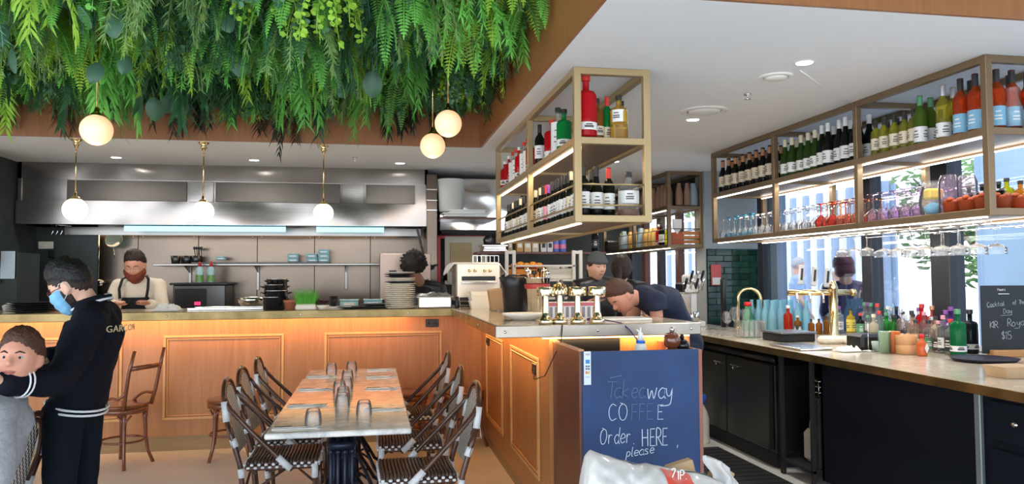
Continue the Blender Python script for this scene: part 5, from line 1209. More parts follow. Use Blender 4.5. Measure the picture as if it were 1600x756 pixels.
# ================= ON THE ISLAND =================
t = empty('takeaway_boxes', (0, 0, 0)) if 0 else None
def wbox(): 
    b = MB(); b.add([(x*s, y*s, z) for z, s in ((0, .8), (.07, 1)) for x, y in ((-.09, -.07), (.09, -.07), (.09, .07), (-.09, .07))], [(3, 2, 1, 0), (4, 5, 6, 7), (0, 1, 5, 4), (1, 2, 6, 5), (2, 3, 7, 6), (3, 0, 4, 7)], False); return Series(tag(b.build('white_tub', mat('ivory_tub', (.80, .74, .62), .45)), cat='tub'))
wbx = wbox(); wbx.put((.90, 6.45, CT), 0, 'lower white takeaway tub beside the toaster', 'white tubs by the toaster'); wbx.put((.90, 6.45, CT+.045), .1, 'second white takeaway tub beside the toaster', 'white tubs by the toaster'); wbx.put((.895, 6.47, CT+.09), 0, 'top white takeaway tub beside the toaster', 'white tubs by the toaster', sc=.85)
b = MB(); b.cbox(-.05, .06, -.05, .05, 0, .17, .005, Matrix.Rotation(R(-8), 4, 'Y')); tag(b.build('kraft_carton', mat('carton_brown', (.50, .30, .15), .7), None, (.985, 6.05, CT+.008)), 'brown carton between white tubs and black tub', 'box')
t = empty('black_ice_tub', (1.075, 5.72, CT), 0, 'tall black plastic bucket on the island', 'bucket'); b = MB(); b.lathe([(0, 0), (.085, 0), (.09, .01), (.105, .20), (.125, .27), (.12, .275), (.10, .2), (.08, .012), (0, .012)], n=28, closed=False); b.build('bucket_body', M_black, t)
b = MB(); b.tube([(-.11, -.02, .25), (-.06, -.09, .285), (.06, -.09, .285), (.11, -.02, .25)], .008, 7); b.build('handle', M_black, t)
t = empty('steel_ice_bucket', (1.20, 5.50, CT), 0, 'polished steel ice bucket full of tools with a red strap', 'bucket'); b = MB(); b.lathe([(0, 0), (.072, 0), (.075, .005), (.095, .26), (.10, .262), (.10, .27), (.09, .27), (.07, .01)], n=28, closed=False); b.build('bucket_body', M_chrome, t)
b = MB(); b.lathe([(.091, .185), (.095, .20), (.097, .215), (.094, .22)], n=28, closed=False); b.build('red_strap', mat('red_strap', (.45, .05, .05), .5), t)
for i in range(6):
    a = i*1.05; b = MB(); b.tube([(math.cos(a)*.03, math.sin(a)*.03, .1), (math.cos(a)*.075, math.sin(a)*.075, .30+.02*(i % 2))], .006, 6); b.lathe([(.02, 0), (.022, .01), (.02, .03)], (math.cos(a)*.075, math.sin(a)*.075, .29+.02*(i % 2)), 10); b.build('bar_tool', [M_chrome, M_black, M_champ][i % 3], t)
b = MB(); b.lathe([(.03, 0), (.035, .04), (.035, .20), (.02, .25)], n=14); tag(b.build('dark_shaker', M_dmetal, None, (1.335, 5.35, CT)), 'dark narrow shaker right of the steel bucket', 'shaker')
b = MB(); b.lathe([(0, 0), (.07, 0), (.13, .03), (.145, .042), (.14, .045), (.09, .015), (0, .01)], n=30, closed=False, sx=1.0, sy=.8); tag(b.build('oval_dish', M_whitep, None, (.945, 4.72, CT+.001)), 'white oval dish on the island corner', 'dish')
def tlamp(lab, x, y, dome=False, h=.215):
    t = empty('brass_table_lamp', (x, y, CT), 0, lab, 'lamp', 'small brass table lamps')
    b = MB(); b.lathe([(0, 0), (.042, 0), (.044, .003), (.044, .026), (.038, .032), (.026, .04), (.020, .07), (.016, h-.05)], n=24, closed=False); b.build('stem', M_champ, t)
    b = MB()
    if dome: b.lathe([(.0, h-.045), (.044, h-.045), (.046, h-.04), (.042, h-.01), (.03, h+.012), (.012, h+.022), (0, h+.024)], n=24, closed=False)
    else: b.lathe([(0, h-.052), (.050, h-.052), (.051, h-.05), (.051, h-.003), (.049, h), (0, h)], n=28, closed=False)
    b.build('shade', M_champ, t)
    if dome:
        for i in range(12): a = i*math.pi/6; q = MB(); q.tube([(.046*math.cos(a), .046*math.sin(a), h-.04), (.042*math.cos(a), .042*math.sin(a), h-.008), (.03*math.cos(a), .03*math.sin(a), h+.014)], .0035, 5); q.build('rib', M_brassp, t)
    return t
tlamp('leftmost of the four brass lamps on the island edge', .99, 4.31); tlamp('brass lamp with a ribbed dome, second of the four', 1.075, 4.31, True); tlamp('third of the four brass lamps on the island edge', 1.18, 4.30); tlamp('rightmost of the four brass lamps, nearest the laptop', 1.295, 4.29)
t = empty('printed_box', (1.23, 5.0, CT+.0), 0, 'white printed carton of receipts behind the brass lamps', 'box')
t.location = (1.235, 4.66, CT); b = MB(); b.cbox(-.16, .16, -.04, .04, 0, .115, .004); b.build('box_body', M_paper, t); b = MB()
for i in range(9): b.box(-.15+i*.035, -.13+i*.035, -.042, -.04, .02, .085)
b.build('print', mat('print_grey', (.25, .25, .3), .6), t); b = MB(); b.box(-.158, .158, -.0425, -.04, .09, .112); b.build('red_band', mat('dusty_red', (.55, .15, .18), .6), t)
o = simple_glass('votive_glass', (1.245, 4.50, CT), .022, .055, M_gred, 'small red glass between the brass lamps')
t = empty('white_laptop', (1.55, 4.60, CT), 0, 'flat white tray-like tablet in front of the bending man', 'tablet'); b = MB(); b.cbox(-.16, .16, -.12, .12, 0, .014, .005); b.build('tablet_body', M_whitep, t); b = MB(); b.box(-.145, .145, -.105, .105, .014, .0148); b.build('screen', mat('pale_screen', (.72, .78, .82), .2), t)
b = MB(); b.ball((0, 0, .012), (.035, .02, .012), 12, 8); b.tube([(.0, 0, .012), (.05, -.1, .012), (.09, -.30, .004), (.12, -.345, -.03), (.18, -.36, -.11), (.25, -.37, -.19)], .004, 6); tag(b.build('phone_cable', mat('purple_plug', (.06, .03, .16), .4), None, (1.33, 4.52, CT)), 'thin dark cable trailing over the island edge from a purple plug', 'cable')
b = MB(); b.tube([(1.06, 4.19, CT+.004), (1.05, 4.18, CT-.08), (1.02, 4.17, CT-.14), (.985, 4.32, CT-.3), (.98, 4.6, .86), (.985, 4.64, .92)], .003, 5); tag(b.build('socket_cable', M_black), 'thin black cable looping from the island top to its side socket', 'cable')

# ================= TAKEAWAY CABINET WITH CHALKBOARD =================
tc_ = empty('takeaway_cabinet', (1.34, 3.95, 0), 0, 'dark wooden open-topped cabinet at the island end with a blue takeaway chalkboard front', 'cabinet')
M_navyc = mat('blue_chalkboard', (.018, .050, .15), .55, noise_amt=.25, nscale=3)
b = MB(); b.cbox(1.02, 1.045, 3.70, 4.265, 0, 1.118, .002); L(b, 'side_panel', M_dkwood, tc_)
b = MB(); b.cbox(1.017, 1.047, 3.70, 4.265, 1.118, 1.128, .002); L(b, 'edge_trim', mat('tan_edge', (.55, .27, .17), .5), tc_)  # top edge strip in a paler brown than the panel below
b = MB(); b.cbox(1.035, 1.655, 3.69, 3.705, 0, 1.118, .002); fr_b = L(b, 'chalkboard', M_navyc, tc_)
b = MB(); b.cbox(1.655, 1.675, 3.69, 4.265, 0, 1.115, .002); L(b, 'side_panel', mat('red_brown_edge', (.34, .13, .09), .5), tc_)
b = MB(); b.cbox(1.045, 1.655, 3.705, 4.25, .93, .95); L(b, 'inner_shelf', M_navy, tc_)
b = MB(); b.cbox(1.045, 1.42, 4.25, 4.262, .95, 1.135); L(b, 'back_panel', M_navy, tc_)
# single-stroke chalk lettering
ST = {'T': [[(0, 1), (.8, 1)], [(.4, 1), (.35, 0)]], 'a': [[(.55, .55), (.3, .62), (.05, .4), (.05, .15), (.25, 0), (.5, .15), (.55, .55)], [(.55, .6), (.52, .1), (.65, 0)]], 'k': [[(.1, 1.05), (.05, 0)], [(.5, .55), (.08, .28), (.55, 0)]],
 'e': [[(.05, .3), (.5, .38), (.42, .6), (.2, .6), (.04, .3), (.2, .02), (.52, .12)]], 'w': [[(0, .6), (.15, 0), (.35, .5), (.55, 0), (.75, .65)]], 'y': [[(0, .6), (.1, .2), (.35, .15), (.5, .6)], [(.5, .6), (.45, -.2), (.25, -.42), (-.4, -.45)]],
 'C': [[(.6, .88), (.35, 1), (.08, .75), (.05, .3), (.25, 0), (.6, .12)]], 'O': [[(.35, 1), (.1, .8), (.04, .4), (.2, .03), (.5, .05), (.68, .45), (.6, .85), (.35, 1), (.15, 1.05)]], 'F': [[(.1, 1), (.05, 0)], [(.1, 1), (.55, 1)], [(.08, .52), (.45, .52)]], 'E': [[(.55, 1), (.1, 1), (.05, 0), (.55, 0)], [(.08, .52), (.45, .52)]],
 'r': [[(.05, .6), (.08, 0)], [(.08, .4), (.2, .58), (.42, .55)]], 'd': [[(.5, .45), (.3, .6), (.05, .35), (.2, 0), (.45, .12), (.5, .45)], [(.55, 1.05), (.5, .1), (.62, 0)]], 'H': [[(.05, 1), (.05, 0)], [(.6, 1), (.6, 0)], [(.05, .5), (.6, .5)]], 'R': [[(.05, 0), (.08, 1), (.45, .95), (.5, .7), (.35, .52), (.08, .5)], [(.2, .5), (.6, 0)]],
 'p': [[(.1, .6), (0, -.4)], [(.08, .5), (.3, .62), (.48, .4), (.3, .08), (.06, .12)]], 'l': [[(.1, 1.05), (.05, .1), (.2, 0)]], 's': [[(.42, .55), (.15, .6), (.1, .4), (.38, .25), (.35, .02), (.03, .05)]], ',': [[(.1, .1), (.05, -.12)]], '.': [[(.1, .06), (.12, .0)]],
 'o': [[(.3, .6), (.06, .4), (.1, .06), (.35, 0), (.52, .3), (.3, .6)]], 'c': [[(.48, .5), (.25, .6), (.05, .3), (.2, 0), (.48, .1)]], 't': [[(.25, .95), (.2, .1), (.4, 0)], [(.05, .62), (.45, .65)]], 'i': [[(.1, .6), (.1, 0)], [(.12, .85), (.13, .9)]], 'f': [[(.5, 1), (.3, 1), (.22, .8), (.2, -.2)], [(.05, .55), (.4, .58)]], 'h': [[(.1, 1), (.06, 0)], [(.08, .4), (.3, .6), (.45, .4), (.45, 0)]],
 'D': [[(.1, 1), (.05, 0), (.4, .05), (.62, .4), (.5, .85), (.1, 1)]], 'K': [[(.08, 1), (.05, 0)], [(.55, 1), (.08, .45), (.6, 0)]], 'I': [[(.1, 1), (.1, 0)]], '$': [[(.5, .85), (.2, .92), (.12, .65), (.45, .42), (.42, .1), (.05, .12)], [(.3, 1.1), (.26, -.1)]], '1': [[(.05, .8), (.22, 1), (.2, 0)]], '5': [[(.5, 1), (.12, 1), (.1, .55), (.4, .55), (.5, .25), (.3, 0), (.03, .08)]], '~': [[(-.3, .75), (-.2, .95), (0, .9), (.3, 1.0), (.9, 1.05), (1.0, 1.2)]], 'M': [[(0, 0), (.1, 1), (.35, .4), (.6, 1), (.7, 0)]], 'S': [[(.5, .9), (.2, 1), (.1, .7), (.5, .4), (.45, .05), (.05, .08)]], 'x': [[(0, .6), (.45, 0)], [(.45, .6), (0, 0)]], 'm': [[(.05, 0), (.05, .6), (.25, .55), (.28, 0)], [(.28, .45), (.5, .55), (.55, 0)]], '&': [[(.55, 0), (.15, .75), (.3, .95), (.45, .75), (.05, .3), (.2, 0), (.55, .4)]]}
AD = {'T': .62, 'H': .8, 'O': .85, 'C': .78, 'D': .78, 'w': .9, 'I': .3, 'l': .3, 'i': .28, '.': .35, ',': .3, '1': .4, 'M': .85, '~': 0, 'm': .7}
def smoothline(p, k=5):
    if len(p) < 3: return p
    out = []
    for i in range(len(p)-1):
        p0, p1, p2, p3 = p[max(i-1, 0)], p[i], p[i+1], p[min(i+2, len(p)-1)]
        for j in range(k):
            t = j/k; out.append(tuple(.5*((2*p1[q])+(-p0[q]+p2[q])*t+(2*p0[q]-5*p1[q]+4*p2[q]-p3[q])*t*t+(-p0[q]+3*p1[q]-3*p2[q]+p3[q])*t**3) for q in (0, 1)))
    return out+[p[-1]]
def write(b, text, x, z, h, y, th=.0022, slope=0, slant=0, sp=1.0, xs=1.0):
    cx = x
    for ch in text:
        if ch == ' ': cx += h*.45*xs; continue
        for st_ in ST[ch]:
            pts = st_ if ch in 'HEFTIKM1' else smoothline(st_)
            b.tube([(cx+p[0]*h*xs+p[1]*h*slant, y, z+p[1]*h+(cx-x)*slope) for p in pts], th, 4, ref=(0, 1, 0), flat=.4)
        cx += h*AD.get(ch, .64)*sp*xs
    return cx
M_chalk = mat('chalk', (.62, .70, .82), .9); M_chalkf = mat('chalk_faint', (.12, .19, .34), .9)
def chalk(items, m, nm='chalk_writing'):
    b = MB()
    for it in items: write(b, *it[:-1], **it[-1])
    o = b.build(nm, m, tc_); o.location = -Vector(tc_.location); return o
YB = 3.6885
P_ = lambda px, py: at(px, py, y=YB)
def W_(text, px, py, hpx, **k): p = P_(px, py); return (text, p.x, p.z, hpx*3.7/1181, YB, k)
chalk([W_('Tak', 948, 622, 26, slant=.08, xs=.77), W_('ea', 986, 622, 26, slant=.08, xs=.77), W_('FFE', 986, 656, 25, xs=.82), W_('~', 958, 602, 14)], M_chalkf)
chalk([W_('way', 1011, 623, 27, slant=.08, xs=.77, th=.0026), W_('CO', 951, 657, 26, xs=.82), W_('E', 1027, 655, 23, xs=.82), W_('Order', 937, 694, 24, slant=.08, xs=.66), W_('.', 988, 694, 22), W_('HERE', 1003, 697, 27, xs=.62, th=.0028), W_(',', 1057, 697, 22), W_('please', 978, 714, 14, slant=.1, slope=.1)], M_chalk)
# payment sticker strip
ps_ = MB(); p0, p1 = at(912, 549, y=3.689), at(923.5, 601, y=3.689); ps_.cbox(p0.x, p1.x, 3.686, 3.69, p1.z, p0.z, .001); sp_ = L(ps_, 'payment_sticker', mat('sticker_white', (.72, .80, .86), .5), tc_)
for py0, py1, col, nm in ((552, 555, (.5, .5, .5), 'grey'), (562, 568, (.05, .25, .65), 'blue'), (571, 573.5, (.1, .12, .2), 'navy'), (575, 577.5, (.1, .12, .2), 'navy'), (580, 584, (.7, .22, .1), 'red'), (588, 590, (.45, .6, .75), 'pale')):
    a_, b_ = at(915, py0, y=3.685), at(921.5, py1, y=3.685)
    for k in ((0, .45), (.55, 1)) if nm in ('navy', 'red') else ((0, 1),):
        q = MB(); w_ = b_.x-a_.x; q.box(a_.x+w_*k[0], a_.x+w_*k[1], 3.6850, 3.6860, b_.z, a_.z); o = q.build('card_logo', mat('sticker_'+nm, col, .5) if not (nm == 'red' and k[0]) else mat('sticker_amber', (.75, .45, .08), .5), sp_)
# things in the cabinet
t = empty('squeeze_dispenser', (1.40, 3.85, .95), 0, 'white nozzle bottle with blue ring behind the chalkboard edge', 'bottle'); b = MB(); b.lathe([(0, 0), (.03, 0), (.032, .01), (.032, .17), (.022, .19)], n=14); b.build('bottle_body', M_whitep, t); b = MB(); b.lathe([(.024, .19), (.024, .205)], n=14); b.build('blue_ring', mat('blue_ring', (.03, .16, .65), .4), t)
b = MB(); b.lathe([(.016, .205), (.014, .24), (.005, .25), (.004, .275)], n=10); b.tube([(0, 0, .245), (-.02, 0, .262)], .005, 6); b.build('nozzle', M_whitep, t)
def mill(m, x, sc, lab, black=False):
    t = empty('pepper_mill', (x, 4.05, .95), 0, lab, 'mill'); b = MB()
    b.lathe([(0, 0), (.034, 0), (.036, .01), (.030, .05), (.026, .08), (.028, .13), (.031, .145), (.028, .15)], n=20); b.build('mill_body', m, t)
    b = MB(); b.lathe([(.022, .15), (.038, .165), (.041, .19), (.036, .215), (.02, .225)], n=20); b.build('mill_head', m, t); b = MB(); b.lathe([(.012, .225), (.010, .235), (.014, .24), (.01, .25), (0, .255)], n=12); b.build('finial', M_steels if not black else m, t); t.scale = (sc, sc, sc)
mill(mat('mill_brown', (.16, .045, .02), .15, coat=.8), 1.60, 1.10, 'brown wooden pepper mill behind the chalkboard'); mill(M_enam, 1.665, .93, 'short black pepper mill right of the brown one', True)
COL.objects['pepper_mill.001'].location = (1.617, 3.81, .95); COL.objects['pepper_mill'].location = (1.553, 3.79, .95)

# ================= PLASTIC BAG IN FRONT =================
M_bag = mat('plastic_bag', (.66, .64, .62), .35, bump=.5, bscale=14, coat=.3)
t = empty('carrier_bag', (1.0, 2.55, .0), 0, 'white plastic carrier bag with a red printed panel in front of the chalkboard', 'bag')
ol = [(905, 770), (908, 738), (914, 712), (922, 703), (930, 707), (950, 713), (975, 720), (1000, 727), (1015, 726), (1035, 730), (1060, 735), (1085, 738), (1105, 744), (1125, 752), (1150, 770)]
top_ = [at(px, py, y=2.55) for px, py in ol]
b = MB(); nv = 16
x0, x1 = top_[0].x, top_[-1].x
def bagtop(x):
    for i in range(len(top_)-1):
        if top_[i].x <= x <= top_[i+1].x: k = (x-top_[i].x)/(top_[i+1].x-top_[i].x+1e-9); return top_[i].z+(top_[i+1].z-top_[i].z)*k
    return top_[-1].z
BZ = .42
def bag(u, v):
    x = x0+(x1-x0)*u; zt = bagtop(x); a = v*2*math.pi; hz = (zt-BZ)/2; cz = (zt+BZ)/2
    p = Vector((x-1.0, math.sin(a)*.15*(math.sin(math.pi*min(1, max(0, u*.94+.03)))**.45), cz+math.cos(a)*hz))
    n_ = noise.noise(Vector((u*5, v*7, 2)))*.5+noise.noise(Vector((u*14+v*9, v*12, 5)))*.3+abs(noise.noise(Vector((u*9-v*14, v*8+u*6, 8))))*.5; rad = Vector((0, math.sin(a), 0)); return p+rad*n_*.085+Vector((0, 0, math.cos(a)*n_*.008))
b.sheet(bag, 110, 80); o = b.build('bag_body', M_bag, t)
b = MB()
def patch(u, v, off=.006):
    uu = .485+.185*u; vv = .86+.12*v                      # on the camera side of the bag
    p = Vector(bag(uu, vv)); return p+Vector((0, -off, 0))
b.sheet(patch, 12, 10); b.build('red_panel', mat('red_print', (.78, .08, .05), .45), t)
b = MB(); pz = patch(.25, .5, .0); write(b, 'ZIP' if 0 else 'I', pz.x, pz.z-.02, .03, pz.y-.012, .002) if 0 else None
ST['Z'] = [[(0, 1), (.6, 1), (0, 0), (.6, 0)]]; ST['P'] = [[(.05, 0), (.08, 1), (.45, .95), (.5, .7), (.35, .52), (.08, .5)]]; ST['7'] = [[(0, 1), (.55, 1), (.15, 0)]]
pz = patch(.12, .75, 0); write(b, '7', pz.x+.01, pz.z-.012, .028, pz.y-.016, .0022); write(b, 'IP.', pz.x+.032, pz.z-.020, .030, pz.y-.018, .0022); b.build('white_lettering', M_whitep, t)
for i, (px, py, w) in enumerate(((1062, 730, .10), (1128, 738, .08))):
    p = at(px, py, y=2.66); b = MB(); b.cbox(-w/2, w/2, -.02, .02, -.06, .02, .004, Matrix.Rotation(R((-14, 30)[i]), 4, 'Y')); o = b.build('kraft_bag', M_kraft, None, p); tag(o, ('brown paper parcel sticking out behind the carrier bag', 'brown paper cup carton at the right end of the carrier bag')[i], 'parcel')
p = at(1128, 735, y=2.60); b = MB(); b.sheet(lambda u, v: ((u-.5)*.11+.02*math.sin(v*5), .02*math.sin(u*9), (v-.5)*.11-.05*u*u), 10, 10, .002); tag(b.build('plastic_film', M_bag, None, p), 'loose flap of clear white plastic at the right of the bag', 'film')
p = at(1090, 741, y=2.75); b = MB(); b.cbox(-.04, .04, -.02, .02, -.05, 0, .006); tag(b.build('green_packet', mat('green_packet', (.02, .12, .05), .5), None, p), 'dark green packet between the brown parcels', 'packet')
# table that carries the bag
t = empty('front_table', (1.15, 2.55, 0), 0, 'dark low table that carries the carrier bag', 'table'); b = MB(); b.cbox(-.42, .55, -.28, .3, .385, .415, .004); b.build('table_top', M_dkwood, t)
for x in (-.36, .49):
    for y in (-.22, .24): b = MB(); b.cbox(x-.02, x+.02, y-.02, y+.02, 0, .385, .003); b.build('leg', M_blackm, t)
for o in list(COL.objects):
    if o.name in ('kraft_bag', 'kraft_bag.001', 'green_packet', 'plastic_film'): pass
# spray bottle and blue bin behind the chalkboard
t = empty('spray_bottle', (2.93, 6.42, 0), 0, 'cream spray bottle with blue trigger on the floor by the fridge', 'bottle')
t.location = at(1101, 692, z=0); t.location.x -= .02; b = MB(); b.lathe([(0, 0), (.045, 0), (.048, .01), (.048, .16), (.035, .21), (.018, .24), (.016, .26)], n=16, sy=.75); b.build('bottle_body', M_cream, t); b = MB(); b.lathe([(.022, .26), (.022, .285)], n=12); b.cbox(-.05, .03, -.012, .012, .285, .32, .006); b.tube([(-.035, 0, .29), (-.045, 0, .25)], .005, 5); b.build('trigger', mat('blue_trigger', (.03, .15, .7), .4), t); t.scale = (1.35, 1.35, 1.35)
t = empty('blue_bin', (2.75, 6.6, 0), 0, 'blue plastic bin half hidden by the chalkboard', 'bin'); b = MB(); b.lathe([(0, 0), (.13, 0), (.15, .42), (.16, .43), (.155, .44), (.145, .43), (.12, .01)], n=20, closed=False); b.build('bin_body', mat('blue_bin', (.04, .13, .28), .4), t)
# under bar: jug, crate stack
t = empty('white_jerrycan', (3.22, 5.42, .12), 0, 'white jerrycan under the bar beside the fridge', 'can')
t.location = (3.22, 5.12, .12)
b = MB(); b.cbox(-.07, .07, -.1, .1, 0, .24, .03); b.cbox(-.05, .05, -.08, .0, .22, .33, .02); b.build('can_body', mat('jerry_white', (.62, .60, .55), .5), t); b = MB(); b.tube([(0, -.06, .31), (0, .0, .345), (0, .07, .30), (0, .085, .23)], .016, 8); b.build('handle', M_whitep, t)
t = empty('black_crate_stack', (3.2, 4.97, .0), 0, 'tall black mesh crate with a steel rack on it under the bar', 'crate'); b = MB(); b.cbox(-.1, .1, -.06, .06, .125, .62, .005); b.build('crate_body', mat('black_mesh', (.03, .03, .032), .6, bump=1, bscale=70), t)
for z in (.66, .70, .74): b = MB(); b.tube([(-.09, -.05, z), (-.09, .05, z), (.05, .05, z), (.05, -.05, z), (-.09, -.05, z)], .004, 5); b.build('wire', M_steels, t)
b = MB(); b.cyl((-.09, -.05, .62), (-.09, -.05, .74), .004, n=5); b.cyl((-.09, .05, .62), (-.09, .05, .74), .004, n=5); b.build('wire_upright', M_steels, t)
# ================= ON THE BAR =================
def B(px, py, dx=0, dy=0): p = at(px, py, z=BT); return (min(p.x+dx, 4.26), p.y+dy, BT+.001)
# swing tap, wine glasses, carafes
t = empty('brass_swan_tap', (3.75, 7.12, BT), R(-20), 'brass swan-neck tap in front of the green tiles', 'tap'); b = MB(); b.tube([(-.11, 0, 0), (-.11, 0, .30)]+[(-.11*math.cos(R(a)), 0, .30+.11*math.sin(R(a))) for a in range(15, 181, 15)]+[(.11, 0, .22)], .017, 10); b.build('spout', M_brassp, t); b = MB(); b.lathe([(.03, 0), (.03, .02), (.018, .03)], (-.11, 0, 0), 14); b.build('collar', M_brassp, t)
up = gseries('tulip_glass', .215, .042, .11, M_glass, False, .75)
for i, (px, py) in enumerate(((1130, 522), (1142, 523), (1158, 522), (1128, 520))): up.put(B(px, py, 0, -.1), 0, ('standing tulip glass nearest the island', 'standing tulip glass in front of the brass tap', 'standing tulip glass right of the brass tap', 'standing tulip glass half behind the first')[i], 'tulip glasses on the bar', sc=(1, 1.2, 1.1, .9)[i])
t = empty('small_glass_rack', B(1170, 527), 0, 'clear plastic rack of small glasses beside the blue bottles', 'rack'); b = MB(); b.cbox(-.10, .12, -.08, .08, 0, .15, .004); b.build('rack_body', glass('clear_plastic', (.96, .96, .94), .12, 1), t)
for i in range(4): b = MB(); b.lathe([(.022, .01), (.026, .13)], (-.07+i*.05, 0, 0), 10, closed=False); b.build('small_glass', M_glass, t)
bb0 = MB(); bb0.lathe([(0, 0), (.040, 0), (.042, .008), (.042, .15), (.034, .19), (.018, .235), (.015, .29), (.018, .30)], n=14, closed=False); bbs = Series(tag(bb0.build('blue_bottle', glass('aqua_glass', (.45, .80, .90), .38, .9)), cat='bottle'))
for i in range(5):
    for k in range(4): bbs.put((3.74+i*.078+.02*k, 7.05-k*.095-i*.02, BT+.001), 0, nth('aqua water bottle from the left, %s row' % ORD[k]), 'aqua water bottles')
t = empty('green_red_jug', (3.66, 6.98, BT), 0, 'green bottle with a red cap behind the tulip glasses', 'bottle'); b = MB(); b.lathe([(0, 0), (.06, 0), (.062, .01), (.062, .10), (.03, .2), (.03, .24)], n=14); b.build('bottle_body', mat('deep_green', (.02, .22, .08), .25), t); b = MB(); b.lathe([(.034, .24), (.034, .28)], n=12); b.build('red_cap', M_red, t)
# black lidded crate & tray
t = empty('black_food_box', B(1232, 533, .03, .05), 0, 'black insert box with a pale lid on the bar', 'box'); b = MB(); b.cbox(-.15, .15, -.16, .16, 0, .065, .008); b.build('box_body', M_black, t); b = MB(); b.cbox(-.16, .16, -.17, .17, .065, .08, .004); b.build('lid', mat('dark_lid', (.12, .13, .14), .25), t)
b = MB(); b.cbox(-.13, .13, -.22, .22, 0, .018, .004); tag(b.build('steel_drip_tray', M_steels, None, (3.15, 5.22, BT+.001)), 'flat steel tray along the bar edge in front of the beer tap', 'tray')
# beer tower
t = empty('brass_beer_tower', (3.86, 5.86, BT), R(-12), 'brass T-shaped beer tap tower with three paddle handles', 'tap'); b = MB(); b.lathe([(.06, 0), (.06, .015), (.036, .03), (.036, .42), (.04, .43), (.03, .47), (.018, .50)], n=20); b.build('column', M_brassp, t)
b = MB(); b.cyl((-.38, 0, .395), (.16, 0, .395), .026, n=14); b.ball((.17, 0, .395), .032, 12, 8); b.build('cross_bar', M_brassp, t)
for i, x in enumerate((-.33, -.22, -.11)):
    b = MB(); b.tube([(x, -.02, .39), (x, -.07, .38), (x, -.075, .31)], .010, 8); b.build('spout', M_chrome, t); b = MB(); b.cbox(x-.024, x+.024, -.035, -.012, .43, .60, .008, Matrix.Rotation(R(6), 4, 'Y')); h_ = b.build('paddle_handle', mat('paddle_grey', (.50, .50, .50), .4), t)
    b = MB(); b.cbox(x-.008, x+.010, -.038, -.035, .47, .57, .001, Matrix.Rotation(R(6), 4, 'Y')); b.build('paddle_mark', M_black, h_)
